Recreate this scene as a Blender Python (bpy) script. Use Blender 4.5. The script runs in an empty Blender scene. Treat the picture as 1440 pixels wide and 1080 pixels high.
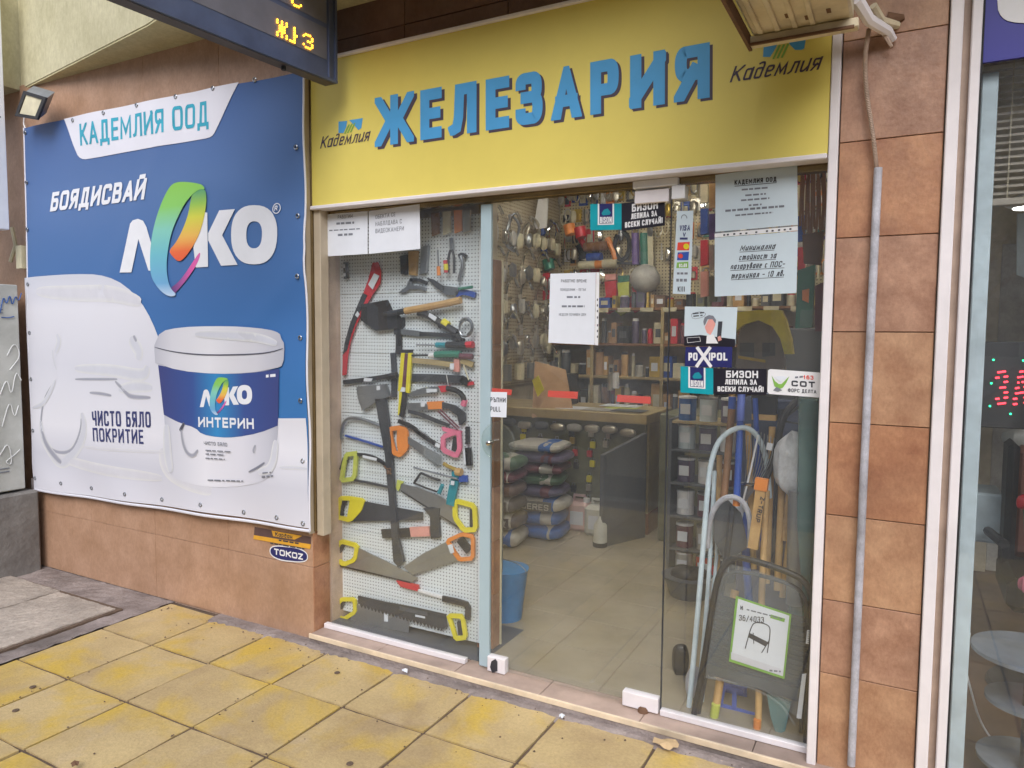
import bpy, bmesh, math, random
from mathutils import Vector, Matrix
random.seed(7)
SC = bpy.context.scene
COL = SC.collection
PI = math.pi
# ------------------------------------------------------------ camera, light
CAM_R = Vector((0.87938338, 0.4760635, 0.00695858))
CAM_U = Vector((-0.03897972, 0.05742159, 0.99758876))
CAM_F = Vector((-0.47451602, 0.87753422, -0.06905241))
FOC = 1022.9
EYE = Vector((0, 0, 1.5))
cam = bpy.data.cameras.new('camera'); cam.lens = FOC / 1440 * 36; cam.sensor_width = 36
cam.clip_start = 0.02; cam.clip_end = 400
co = bpy.data.objects.new('camera', cam); COL.objects.link(co)
mw = Matrix((CAM_R, CAM_U, -CAM_F)).transposed().to_4x4(); mw.translation = EYE
co.matrix_world = mw; SC.camera = co

world = bpy.data.worlds.new('World'); SC.world = world; world.use_nodes = True
wn = world.node_tree; bgn = wn.nodes['Background']
sky = wn.nodes.new('ShaderNodeTexSky'); sky.sky_type = 'NISHITA'; sky.sun_disc = False
SUN_EL, SUN_AZ = math.radians(40), math.radians(157)      # azimuth from +y, clockwise
sky.sun_elevation = SUN_EL; sky.sun_rotation = SUN_AZ; sky.air_density = 1.0; sky.dust_density = 2
hs = wn.nodes.new('ShaderNodeHueSaturation'); hs.inputs['Saturation'].default_value = 0.5
wn.links.new(sky.outputs[0], hs.inputs['Color']); wn.links.new(hs.outputs[0], bgn.inputs[0])
bgn.inputs[1].default_value = 0.14
sl = bpy.data.lights.new('sun', 'SUN'); sl.energy = 1.5; sl.angle = math.radians(40); sl.color = (.98, .97, 1)
so = bpy.data.objects.new('sun', sl); COL.objects.link(so)
d = Vector((math.sin(SUN_AZ) * math.cos(SUN_EL), math.cos(SUN_AZ) * math.cos(SUN_EL), math.sin(SUN_EL)))
so.rotation_euler = d.to_track_quat('Z', 'Y').to_euler(); so.location = d * 30
vs = SC.view_settings; vs.view_transform = 'Standard'; vs.look = 'None'; vs.exposure = 0.60; vs.gamma = 1
vs.use_curve_mapping = False
SC.cycles.max_bounces = 8; SC.cycles.transparent_max_bounces = 24

def at(x, y, Y):
    """point of the plane y = Y (metres) seen at picture point x, y"""
    r = CAM_R * ((x - 720) / FOC) - CAM_U * ((y - 540) / FOC) + CAM_F
    return EYE + r * (Y / r.y)
def onz(x, y, z):
    r = CAM_R * ((x - 720) / FOC) - CAM_U * ((y - 540) / FOC) + CAM_F
    return EYE + r * ((z - EYE.z) / r.z)
def onx(x, y, X):
    r = CAM_R * ((x - 720) / FOC) - CAM_U * ((y - 540) / FOC) + CAM_F
    return EYE + r * (X / r.x)
def nums(s):
    v = [float(t) for t in s.split()]
    return [(v[i], v[i + 1]) for i in range(0, len(v), 2)]
CROPS = {'A': (4.695, 460, 330), 'B': (6.353, 520, 490), 'C': (6, 460, 600), 'D': (2.919, 440, 580),
         'L': (5.54, 150, 240), 'K': (4.5, 210, 450), 'E': (3.27, 440, 270)}
def K(s):
    if isinstance(s, list): return s
    if s[0] in CROPS:
        k, ox, oy = CROPS[s[0]]
        return [(ox + a / k, oy + b / k) for a, b in nums(s[1:])]
    return nums(s)

# ------------------------------------------------------------ materials
def s2l(c):
    c /= 255
    return c / 12.92 if c <= .04045 else ((c + .055) / 1.055) ** 2.4
def rgb(r, g, b): return (s2l(r), s2l(g), s2l(b), 1)
MATS = {}
def mat(key, col=None, rough=.6, metal=0, var=.10, scale=9, bump=0.0, col2=None, emit=0, coat=0, grime=0, spec=.5, alpha=None, bscale=None, trans=0):
    if key in MATS: return MATS[key]
    m = bpy.data.materials.new(key); m.use_nodes = True; MATS[key] = m
    n = m.node_tree; L = n.links; b = n.nodes['Principled BSDF']
    tc = n.nodes.new('ShaderNodeTexCoord')
    no = n.nodes.new('ShaderNodeTexNoise'); no.inputs['Scale'].default_value = scale; no.inputs['Detail'].default_value = 6
    no.inputs['Roughness'].default_value = .62
    L.new(tc.outputs['Object'], no.inputs['Vector'])
    cr = n.nodes.new('ShaderNodeValToRGB')
    c2 = col2 or tuple(max(0, c * (1 - 2.2 * var)) for c in col[:3]) + (1,)
    c1 = col if col2 else tuple(min(1, c * (1 + var)) for c in col[:3]) + (1,)
    cr.color_ramp.elements[0].position = .3; cr.color_ramp.elements[0].color = c2
    cr.color_ramp.elements[1].position = .66; cr.color_ramp.elements[1].color = c1
    L.new(no.outputs[0], cr.inputs[0]); out = cr.outputs[0]
    if bump:                      # fine speckle and faint streaks
        nf = n.nodes.new('ShaderNodeTexNoise'); nf.inputs['Scale'].default_value = scale * 14; nf.inputs['Detail'].default_value = 8; nf.inputs['Roughness'].default_value = .75
        mpf = n.nodes.new('ShaderNodeMapping'); mpf.inputs['Scale'].default_value = (1, 1, .55)
        L.new(tc.outputs['Object'], mpf.inputs[0]); L.new(mpf.outputs[0], nf.inputs['Vector'])
        rf = n.nodes.new('ShaderNodeValToRGB'); rf.color_ramp.elements[0].position = .3; rf.color_ramp.elements[1].position = .7
        rf.color_ramp.elements[0].color = (.68, .66, .64, 1); rf.color_ramp.elements[1].color = (1.0, 1.0, 1.0, 1)
        mf = n.nodes.new('ShaderNodeMixRGB'); mf.blend_type = 'MULTIPLY'; mf.inputs[0].default_value = .8
        L.new(nf.outputs[0], rf.inputs[0]); L.new(out, mf.inputs[1]); L.new(rf.outputs[0], mf.inputs[2]); out = mf.outputs[0]
    if grime:
        n2 = n.nodes.new('ShaderNodeTexNoise'); n2.inputs['Scale'].default_value = scale * .28; n2.inputs['Detail'].default_value = 9
        n2.inputs['Distortion'].default_value = .6
        L.new(tc.outputs['Object'], n2.inputs['Vector'])
        r2 = n.nodes.new('ShaderNodeValToRGB'); r2.color_ramp.elements[0].position = .48; r2.color_ramp.elements[1].position = .72
        r2.color_ramp.elements[0].color = (0, 0, 0, 1); r2.color_ramp.elements[1].color = (grime, grime, grime, 1)
        mx = n.nodes.new('ShaderNodeMixRGB'); mx.inputs[2].default_value = (.10, .085, .075, 1)
        L.new(n2.outputs[0], r2.inputs[0]); L.new(r2.outputs[0], mx.inputs[0]); L.new(out, mx.inputs[1]); out = mx.outputs[0]
    L.new(out, b.inputs['Base Color'])
    b.inputs['Roughness'].default_value = rough; b.inputs['Metallic'].default_value = metal
    b.inputs['Specular IOR Level'].default_value = spec
    if coat: b.inputs['Coat Weight'].default_value = coat; b.inputs['Coat Roughness'].default_value = .08
    if emit:
        b.inputs['Emission Color'].default_value = col; b.inputs['Emission Strength'].default_value = emit
    if bump:
        bp = n.nodes.new('ShaderNodeBump'); bp.inputs['Strength'].default_value = bump; bp.inputs['Distance'].default_value = .01
        nb = n.nodes.new('ShaderNodeTexNoise'); nb.inputs['Scale'].default_value = bscale or scale * 5; nb.inputs['Detail'].default_value = 5
        L.new(tc.outputs['Object'], nb.inputs['Vector']); L.new(nb.outputs[0], bp.inputs['Height']); L.new(bp.outputs[0], b.inputs['Normal'])
    if alpha is not None: b.inputs['Alpha'].default_value = alpha
    return m
def ramp_mat(key, axis, stops, rough=.45):
    """printed gradient along the object's own bounding box"""
    m = bpy.data.materials.new(key); m.use_nodes = True; MATS[key] = m
    n = m.node_tree; L = n.links; b = n.nodes['Principled BSDF']
    tc = n.nodes.new('ShaderNodeTexCoord'); sp = n.nodes.new('ShaderNodeSeparateXYZ'); cr = n.nodes.new('ShaderNodeValToRGB')
    L.new(tc.outputs['Generated'], sp.inputs[0]); L.new(sp.outputs[axis], cr.inputs[0])
    e = cr.color_ramp.elements
    while len(e) < len(stops): e.new(.5)
    for i, (p, c) in enumerate(stops): e[i].position = p; e[i].color = rgb(*c)
    L.new(cr.outputs[0], b.inputs['Base Color']); b.inputs['Roughness'].default_value = rough
    return m
def glass_mat(key, tint, refl=1.0, rough=0.0, dirt=.03):
    m = bpy.data.materials.new(key); m.use_nodes = True; MATS[key] = m
    n = m.node_tree; L = n.links; n.nodes.remove(n.nodes['Principled BSDF']); out = n.nodes['Material Output']
    tr = n.nodes.new('ShaderNodeBsdfTransparent'); tr.inputs[0].default_value = (*tint, 1)
    gl = n.nodes.new('ShaderNodeBsdfGlossy'); gl.inputs['Roughness'].default_value = rough; gl.inputs[0].default_value = (refl, refl, refl, 1)
    fr = n.nodes.new('ShaderNodeFresnel'); ge = n.nodes.new('ShaderNodeNewGeometry'); ma = n.nodes.new('ShaderNodeMath'); ma.operation = 'MULTIPLY_ADD'
    ma.inputs[1].default_value = 1 / 1.5 - 1.5; ma.inputs[2].default_value = 1.5
    L.new(ge.outputs['Backfacing'], ma.inputs[0]); L.new(ma.outputs[0], fr.inputs[0])
    mx = n.nodes.new('ShaderNodeMixShader'); L.new(fr.outputs[0], mx.inputs[0]); L.new(tr.outputs[0], mx.inputs[1]); L.new(gl.outputs[0], mx.inputs[2])
    df = n.nodes.new('ShaderNodeBsdfDiffuse'); df.inputs[0].default_value = (.7, .72, .74, 1)
    tc = n.nodes.new('ShaderNodeTexCoord'); no = n.nodes.new('ShaderNodeTexNoise'); no.inputs['Scale'].default_value = 2.2; no.inputs['Detail'].default_value = 8
    mp = n.nodes.new('ShaderNodeMapping'); mp.inputs['Scale'].default_value = (1, 1, .35)
    L.new(tc.outputs['Object'], mp.inputs[0]); L.new(mp.outputs[0], no.inputs['Vector'])
    cr = n.nodes.new('ShaderNodeValToRGB'); cr.color_ramp.elements[0].position = .4; cr.color_ramp.elements[1].position = .8
    cr.color_ramp.elements[0].color = (dirt * .4,) * 3 + (1,); cr.color_ramp.elements[1].color = (dirt * 2.2,) * 3 + (1,)
    L.new(no.outputs[0], cr.inputs[0])
    m2 = n.nodes.new('ShaderNodeMixShader'); L.new(cr.outputs[0], m2.inputs[0]); L.new(mx.outputs[0], m2.inputs[1]); L.new(df.outputs[0], m2.inputs[2])
    L.new(m2.outputs[0], out.inputs[0])
    return m

# ------------------------------------------------------------ mesh builder
WL = {}          # world location of every parent
class MB:
    def __init__(s): s.v = []; s.f = []; s.smooth = False
    def quad(s, *p):
        i = len(s.v); s.v += [Vector(q) for q in p]; s.f.append(tuple(range(i, i + len(p)))); return s
    def box(s, x0, x1, y0, y1, z0, z1, M=None):
        i = len(s.v)
        for x in (x0, x1):
            for y in (y0, y1):
                for z in (z0, z1):
                    p = Vector((x, y, z)); s.v.append(M @ p if M else p)
        for f in ((0, 1, 3, 2), (4, 6, 7, 5), (0, 4, 5, 1), (2, 3, 7, 6), (0, 2, 6, 4), (1, 5, 7, 3)):
            s.f.append(tuple(i + k for k in f))
        return s
    def bbox(s, x0, x1, y0, y1, z0, z1, b=.004, M=None):
        """box with a chamfered rim on all sides"""
        bm = bmesh.new(); bmesh.ops.create_cube(bm, size=1)
        for v in bm.verts: v.co = Vector(((x0 + x1) / 2 + v.co.x * (x1 - x0), (y0 + y1) / 2 + v.co.y * (y1 - y0), (z0 + z1) / 2 + v.co.z * (z1 - z0)))
        bmesh.ops.bevel(bm, geom=bm.edges[:], offset=b, segments=1, affect='EDGES')
        return s.add(bm, M)
    def add(s, bm, M=None):
        i = len(s.v); bm.verts.ensure_lookup_table()
        for v in bm.verts: s.v.append(M @ v.co if M else v.co.copy())
        for f in bm.faces: s.f.append(tuple(i + v.index for v in f.verts))
        bm.free(); return s
    def prism(s, pts, dvec):
        """pts: world points of the front face, dvec: vector to the back face"""
        pts = [Vector(p) for p in pts]; d = Vector(dvec); n = len(pts); i = len(s.v)
        s.v += pts + [p + d for p in pts]
        s.f.append(tuple(range(i, i + n))); s.f.append(tuple(reversed(range(i + n, i + 2 * n))))
        for k in range(n): s.f.append((i + k, i + n + k, i + n + (k + 1) % n, i + (k + 1) % n))
        return s
    def ring(s, outer, inner, dvec):
        d = Vector(dvec); n = len(outer); i = len(s.v)
        s.v += [Vector(p) for p in outer] + [Vector(p) for p in inner] + [Vector(p) + d for p in outer] + [Vector(p) + d for p in inner]
        for k in range(n):
            a, b = k, (k + 1) % n
            for q in ((a, b, n + b, n + a), (2 * n + a, 3 * n + a, 3 * n + b, 2 * n + b), (a, 2 * n + a, 2 * n + b, b), (n + a, n + b, 3 * n + b, 3 * n + a)):
                s.f.append(tuple(i + t for t in q))
        return s
    def tube(s, pts, r, n=8, closed=False):
        pts = [Vector(p) for p in pts]; m = len(pts); rs = r if isinstance(r, (list, tuple)) else [r] * m
        i = len(s.v); up = None
        for k, p in enumerate(pts):
            a = pts[(k - 1) % m] if (k or closed) else p; b = pts[(k + 1) % m] if (k < m - 1 or closed) else p
            t = (b - a).normalized()
            if up is None:
                up = t.orthogonal().normalized()
            else:
                up = (up - t * up.dot(t)); up = up.normalized() if up.length > 1e-6 else t.orthogonal().normalized()
            w = t.cross(up)
            for j in range(n):
                an = 2 * PI * j / n; s.v.append(p + (up * math.cos(an) + w * math.sin(an)) * rs[k])
        for k in range(m if closed else m - 1):
            for j in range(n):
                k2 = (k + 1) % m
                s.f.append((i + k * n + j, i + k * n + (j + 1) % n, i + k2 * n + (j + 1) % n, i + k2 * n + j))
        if not closed:
            s.f.append(tuple(i + j for j in reversed(range(n)))); s.f.append(tuple(i + (m - 1) * n + j for j in range(n)))
        s.smooth = True
        return s
    def lathe(s, prof, c, n=20, M=None):
        """prof: (radius, z) list, c: base centre"""
        i = len(s.v); c = Vector(c); m = len(prof)
        for r, z in prof:
            for j in range(n):
                a = 2 * PI * j / n; p = Vector((r * math.cos(a), r * math.sin(a), z)); s.v.append(c + (M @ p if M else p))
        for k in range(m - 1):
            for j in range(n): s.f.append((i + k * n + j, i + k * n + (j + 1) % n, i + (k + 1) * n + (j + 1) % n, i + (k + 1) * n + j))
        s.f.append(tuple(i + j for j in reversed(range(n)))); s.f.append(tuple(i + (m - 1) * n + j for j in range(n)))
        s.smooth = True
        return s
    def pillow(s, c, dx, dy, dz, rz=0, p=.45, seed=0, lump=.06, tilt=0):
        """soft filled bag"""
        rr = random.Random(seed); ph = [rr.uniform(0, 6.3) for _ in range(6)]
        i = len(s.v); nu, nv = 20, 10; M = Matrix.Rotation(rz, 3, 'Z') @ Matrix.Rotation(tilt, 3, 'X')
        sg = lambda x, e: math.copysign(abs(x) ** e, x)
        for a in range(nv + 1):
            la = -PI / 2 + PI * a / nv
            for b in range(nu):
                lo = 2 * PI * b / nu
                q = Vector((sg(math.cos(la), .8) * sg(math.cos(lo), p) * dx / 2, sg(math.cos(la), .8) * sg(math.sin(lo), p) * dy / 2, sg(math.sin(la), .75) * dz / 2))
                k = 1 + lump * (math.sin(q.x * 17 / dx * .5 + ph[0]) * math.sin(q.y * 13 / dy * .5 + ph[1]) + .5 * math.sin(lo * 5 + ph[2]))
                s.v.append(Vector(c) + M @ (q * k))
        for a in range(nv):
            for b in range(nu): s.f.append((i + a * nu + b, i + a * nu + (b + 1) % nu, i + (a + 1) * nu + (b + 1) % nu, i + (a + 1) * nu + b))
        s.smooth = True
        return s
    # shapes given by picture points on a plane y = Y
    def P(s, pts, Y, t=.01): return s.prism([at(x, y, Y) for x, y in K(pts)], (0, t, 0))
    def T(s, pts, Y, r, n=8, smooth=2, closed=False):
        p = K(pts); q = []
        for k, (x, y) in enumerate(p):
            yy = Y[0] + (Y[1] - Y[0]) * k / (len(p) - 1) if isinstance(Y, tuple) else Y
            q.append(at(x, y, yy))
        if len(q) > 2 and smooth: q = chaikin(q, smooth, closed)
        return s.tube(q, r, n, closed)
    def S(s, pts, w, Y, t=.01, closed=False, smooth=0):
        """bar of width w metres along a polyline on the plane y = Y"""
        q = [at(x, y, Y) for x, y in K(pts)]
        if smooth: q = chaikin(q, smooth, closed, .25 if not closed else .13)
        return s.strip([(p.x, p.z) for p in q], w, Y, t, closed)
    def strip(s, q, w, Y, t, closed=False):
        L_, R_ = offset(q, w / 2, closed)
        n = len(q)
        a = len(s.v)
        for k in range(n):
            for (px, pz) in (L_[k], R_[k]):
                for yy in (Y, Y + t): s.v.append(Vector((px, yy, pz)))
        for k in range(n if closed else n - 1):
            i, j = a + 4 * k, a + 4 * ((k + 1) % n)
            s.f += [(i, j, j + 2, i + 2), (i + 1, i + 3, j + 3, j + 1), (i, i + 1, j + 1, j), (i + 2, j + 2, j + 3, i + 3)]
        if not closed:
            e = a + 4 * (n - 1); s.f += [(a, a + 2, a + 3, a + 1), (e, e + 1, e + 3, e + 2)]
        return s
    def build(s, name, m, parent=None, **props):
        me = bpy.data.meshes.new(name)
        if parent is not None: o0 = WL[parent.name]
        elif s.v:
            xs = [v.x for v in s.v]; ys = [v.y for v in s.v]; zs = [v.z for v in s.v]
            o0 = Vector(((min(xs) + max(xs)) / 2, (min(ys) + max(ys)) / 2, min(zs)))
        else: o0 = Vector((0, 0, 0))
        me.from_pydata([v - o0 for v in s.v], [], s.f); me.validate(); me.update()
        bm = bmesh.new(); bm.from_mesh(me); bmesh.ops.recalc_face_normals(bm, faces=bm.faces[:]); bm.to_mesh(me); bm.free()
        if m is not None: me.materials.append(MATS[m] if isinstance(m, str) else m)
        if s.smooth:
            me.polygons.foreach_set('use_smooth', [True] * len(me.polygons))
            try: me.set_sharp_from_angle(angle=math.radians(40))
            except Exception: pass
        o = bpy.data.objects.new(name, me); COL.objects.link(o)
        if parent is not None: o.parent = parent; WL[o.name] = WL[parent.name].copy()
        else: o.location = o0; WL[o.name] = o0
        for k, v in props.items(): o[k] = v
        if name in ('small_print', 'barcode', 'red_dots', 'green_dots', 'lit_digit', 'hole'): o['kind'] = 'stuff'
        return o
def chaikin(q, it, closed=False, c=.25):
    for _ in range(it):
        n = len(q); r = [] if closed else [q[0]]
        for k in range(n if closed else n - 1):
            a, b = q[k], q[(k + 1) % n]
            r += [a * (1 - c) + b * c, a * c + b * (1 - c)]
        if not closed: r.append(q[-1]); r[1:2] = r[1:2]
        q = r
    return q
def offset(q, hw, closed):
    n = len(q); L_, R_ = [], []
    def nrm(a, b):
        dx, dy = b[0] - a[0], b[1] - a[1]; l = math.hypot(dx, dy) or 1e-9
        return (-dy / l, dx / l)
    for k in range(n):
        n1 = nrm(q[k - 1], q[k]) if (k or closed) else None
        n2 = nrm(q[k], q[(k + 1) % n]) if (k < n - 1 or closed) else None
        if n1 is None: n1 = n2
        if n2 is None: n2 = n1
        mx, my = n1[0] + n2[0], n1[1] + n2[1]; l2 = mx * mx + my * my
        f = 2 / l2 if l2 > .35 else 2 / .35
        L_.append((q[k][0] + mx * f * hw, q[k][1] + my * f * hw)); R_.append((q[k][0] - mx * f * hw, q[k][1] - my * f * hw))
    return L_, R_
def empty(name, loc, label, cat, group=None):
    o = bpy.data.objects.new(name, None); COL.objects.link(o); o.location = loc; WL[o.name] = Vector(loc)
    o.empty_display_size = .05
    o['label'] = label; o['category'] = cat
    if group: o['group'] = group
    return o
def solo(mb, name, m, label, cat, group=None):
    o = mb.build(name, m, None, label=label, category=cat)
    if group: o['group'] = group
    return o
def struct(mb, name, m): return mb.build(name, m, None, kind='structure')
def thing(name, label, cat, parts, group=None):
    """parts: (part name, material, MB) ; one part makes a single mesh"""
    if len(parts) == 1: return solo(parts[0][2], name, parts[0][1], label, cat, group)
    vs_ = [v for p in parts for v in p[2].v]
    o0 = Vector((sum(v.x for v in vs_) / len(vs_), sum(v.y for v in vs_) / len(vs_), min(v.z for v in vs_)))
    e = empty(name, o0, label, cat, group)
    for p in parts: p[2].build(p[0], p[1], e)
    return e
def copy_tree(o, parent=None):
    c = o.copy(); COL.objects.link(c)
    if parent: c.parent = parent
    for ch in [x for x in o.children]: copy_tree(ch, c)
    return c

# ------------------------------------------------------------ lettering (stroke glyphs on a 10 x 10 box)
G = {}
for ln in """А .76 0 0 5 10 10 0;1.8 3 8.2 3
Б .64 9 10 0 10 0 0;~0 5.8 5 5.8 10 5.8 10 0 5 0 0 0
В .66 0 0 0 10;~0 10 5 10 9.3 10 9.3 5.3 5 5.3 0 5.3;~0 5.3 6 5.3 10 5.3 10 0 6 0 0 0
Г .55 0 0 0 10 10 10
Д .8 2.2 0 3 10 8 10 8 0;0 -1.8 0 0 10 0 10 -1.8
Е .58 10 10 0 10 0 0 10 0;0 5.1 9 5.1
Ж 1.1 5 0 5 10;0 10 3.6 5 0 0;10 10 6.4 5 10 0;3.4 5 6.6 5
З .62 ~0 7.6 0 10 5 10 9.5 10 9.5 5.3 5 5.3;~5 5.3 10 5.3 10 0 5 0 0 0 0 2.4;3 5.3 5 5.3
И .72 0 10 0 0;0 1 10 9;10 10 10 0
Й .72 0 10 0 0;0 1 10 9;10 10 10 0;2.5 12.6 7.5 12.6
К .7 0 0 0 10;10 10 2 4.8;3 5.8 10 0
Л .74 10 0 10 10 3.4 10 2.8 3 1.8 .4 0 0
М .9 0 0 0 10 5 2.5 10 10 10 0
Н .7 0 0 0 10;10 0 10 10;0 5.1 10 5.1
О .72 @5 10 10 10 10 5 10 0 5 0 0 0 0 5 0 10
П .7 0 0 0 10 10 10 10 0
Р .64 0 0 0 10;~0 10 6 10 10 10 10 4.3 6 4.3 0 4.3
С .68 ~10 7.2 10 10 5 10 0 10 0 5 0 0 5 0 10 0 10 2.8
Т .64 0 10 10 10;5 10 5 0
У .68 0 10 5.4 3.4;~10 10 5.4 1.5 4 0 1 0
Ф .85 5 -.5 5 10.5;@5 8.6 10 8.6 10 5 10 1.6 5 1.6 0 1.6 0 5 0 8.6
Ч .66 ~0 10 0 4.2 4 4.2 10 4.6;10 10 10 0
Ъ .76 0 10 3 10 3 0;~3 5.6 7 5.6 10 5.6 10 0 7 0 3 0
Ш .95 0 10 0 0 10 0 10 10;5 10 5 0
Я .66 10 0 10 10;~10 10 4 10 0 10 0 4.6 4 4.6 10 4.6;5 4.6 0 0
D .7 0 0 0 10;~0 10 5 10 10 10 10 5 10 0 5 0 0 0
I .14 5 0 5 10
L .55 0 10 0 0 10 0
N .7 0 0 0 10;0 9 10 1;10 0 10 10
S .62 ~10 7.4 10 10 5 10 0 10 0 5.3 5 5 10 4.7 10 0 5 0 0 0 0 2.6
U .7 ~0 10 0 4 0 0 5 0 10 0 10 4 10 10
V .74 0 10 5 0 10 10
X .74 0 0 10 10;0 10 10 0
Z .62 0 10 10 10 0 0 10 0
R .66 0 0 0 10;~0 10 6 10 10 10 10 4.6 6 4.6 0 4.6;5 4.6 10 0
0 .6 @5 10 10 10 10 5 10 0 5 0 0 0 0 5 0 10
1 .36 0 7.5 6 10 6 0
3 .58 ~0 8 0 10 5 10 9.5 10 9.5 5.3 4 5.3;~4 5.3 10 5.3 10 0 5 0 0 0 0 2.2
4 .62 7.5 0 7.5 10 0 3 10 3
6 .6 ~9 9.2 5 10.4 0 9 0 4;@5 6 10 6 10 3 10 0 5 0 0 0 0 3 0 6
8 .6 @5 10 9 10 9 5.4 5 5.4 1 5.4 1 10;@5 5.4 10 5.4 10 0 5 0 0 0 0 5.4
9 .6 ~1 .8 5 -.4 10 1 10 6;@5 10 10 10 10 7 10 4 5 4 0 4 0 7 0 10
! .16 5 3 5 10;5 0 5 1.4
- .5 0 4.6 10 4.6
/ .5 0 -1 10 10
. .14 5 0 5 1.2
: .14 5 0 5 1.2;5 5.5 5 6.7
( .3 ~10 11 0 8 0 2 10 -1
) .3 ~0 11 10 8 10 2 0 -1
а .56 @4.5 7 9 7 9 3.5 9 0 4.5 0 0 0 0 3.5 0 7;10 7 10 0
в .5 ~0 0 0 10 4 11 9 10 8 6 3 6;~3 6 10 6.4 10 0 5 0 0 0
г .44 ~0 6 2 8 9 6.4 8 3.4 1 2.6 1 0 8 0
д .56 @4.5 6.6 9 6.6 9 3.3 9 0 4.5 0 0 0 0 3.3 0 6.6;~9 3.3 10 10 5 10.5 1 9.6
е .52 ~0 3.6 10 3.6 10 7 5 7 0 7 0 3 0 0 5 0 9.6 .8
з .46 ~0 6 2 7.4 8 7 8 4 4 3.8;~4 3.8 10 3.8 9 0 4 0 0 .8
и .56 ~0 7 0 1 1 0 5 0 9.6 3;10 7 10 0
й .56 ~0 7 0 1 1 0 5 0 9.6 3;10 7 10 0;3 9 7 9
к .52 0 0 0 7;10 7 1.4 3.4;3 4 10 0
л .58 10 0 10 7 4 7 2.6 1 0 0
м .72 0 0 1 7 5 1.5 9 7 10 0
н .54 0 0 0 7;10 0 10 7;0 3.6 10 3.6
о .54 @5 7 10 7 10 3.5 10 0 5 0 0 0 0 3.5 0 7
п .56 ~0 0 0 7;~0 5.4 3 7 9 7.4 10 5 10 0
р .54 0 -3 0 7;@5 7 10 7 10 3.5 10 0 5 0 0 0 0 3.5 0 7
с .5 ~9.6 6 8 7 4 7 0 7 0 3.5 0 0 4 0 8 0 9.6 1
т .74 0 0 0 7;~0 5.6 2 7 5 7 5 5 5 0;~5 5.6 7 7 10 7 10 5 10 0
у .52 0 7 5 1;~10 7 5 -1 3 -3 0 -3
я .52 10 0 10 7;~10 7 4 7 0 7 0 3.2 4 3.2 10 3.2;5 3.2 0 0""".split('\n'):
    ch, w, rest = ln.split(' ', 2)
    G[ch] = (float(w), [(t[0] if t[0] in '~@' else '', nums(t.lstrip('~@'))) for t in rest.split(';')])
for a, b in zip('ABCEHKMOPTYX', 'АВСЕНКМОРТУX'): G[a] = G[b]
def clip(poly, ax, lim, sgn):
    out = []
    for i in range(len(poly)):
        a, b = poly[i - 1], poly[i]; da, db = sgn * (a[ax] - lim), sgn * (b[ax] - lim)
        if (da >= 0) != (db >= 0):
            t = da / (da - db); out.append((a[0] + (b[0] - a[0]) * t, a[1] + (b[1] - a[1]) * t))
        if db >= 0: out.append(b)
    return out
def text(mb, s, p0, p1, pt, wt, fn, gap=.16, it=3):
    """letters of s between world points p0 and p1 on the baseline, pt above p0 at cap height;
    wt = stroke weight / cap height ; fn(point 3d, layer) displaces"""
    H = (pt - p0).length; Wd = (p1 - p0).length; ex = (p1 - p0) / Wd; ez = (pt - p0) / H
    nat = sum((G[c][0] if c in G else .32) for c in s) + gap * (len(s) - 1)
    k = (Wd / H) / nat; x = 0; hw = wt / 2; lay = 0
    for c in s:
        if c not in G: x += (.32 + gap) * k; continue
        w, strokes = G[c]; W = w * k
        ih = min(hw, W * .5)
        for fl, pts in strokes:
            lay += 1
            mpx = lambda u: (ih + u / 10 * (W - 2 * ih)) if w > .2 else W / 2
            q = [Vector((mpx(u), hw + v / 10 * (1 - 2 * hw))) for u, v in pts]
            y0 = min(0, min(p.y for p in q) - hw); y1 = max(1, max(p.y for p in q) + hw)
            cl = fl == '@'
            if fl: q = chaikin(q, it, cl)
            if not cl:
                d0 = (q[0] - q[1]).normalized(); d1 = (q[-1] - q[-2]).normalized()
                vert0 = abs(d0.y) > .4; vert1 = abs(d1.y) > .4
                sm = fl == '~'
                q[0] = q[0] + d0 * (hw * (1.8 if vert0 and not sm else (.2 if sm else 1)))
                q[-1] = q[-1] + d1 * (hw * (1.8 if vert1 and not sm else (.2 if sm else 1)))
            q = [(p.x, p.y) for p in q]
            Lo, Ro = offset(q, hw, cl)
            n = len(q)
            for a in range(n if cl else n - 1):
                b = (a + 1) % n; poly = [Lo[a], Lo[b], Ro[b], Ro[a]]
                for ax, lim, sg in ((1, y0, 1), (1, y1, -1), (0, -.02, 1), (0, max(W, .01) + .02 if w > .2 else 9, -1)):
                    poly = clip(poly, ax, lim, sg)
                    if len(poly) < 3: break
                if len(poly) < 3: continue
                mb.quad(*[fn(p0 + ex * ((x + u) * H) + ez * (v * H), (lay % 5) * 1.5 + .13 * (a % 11)) for u, v in poly])
        x += W + gap * k
    return mb
def flat_fn(Y):
    return lambda p, l: Vector((p.x, Y - l * .00008, p.z))
def txt(s, a, b, t, Y, wt=.16, gap=.16, mb=None, it=2):
    """text by picture points: baseline start a, end b, cap top t above a"""
    mb = mb or MB()
    return text(mb, s, at(*a, Y), at(*b, Y), at(*t, Y), wt, flat_fn(Y), gap, it)
def greek(mb, x0, x1, y, h, Y, slope=0, seed=1):
    """unreadable small print: short dark word marks"""
    r = random.Random(seed); x = x0
    while x < x1:
        w = r.uniform(3, 9); e = min(x + w, x1); yy = y + slope * (x - x0); ye = y + slope * (e - x0)
        mb.quad(at(x, yy, Y), at(e, ye, Y), at(e, ye - h, Y), at(x, yy - h, Y)); x = e + r.uniform(1.2, 2.2)
    return mb

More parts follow.
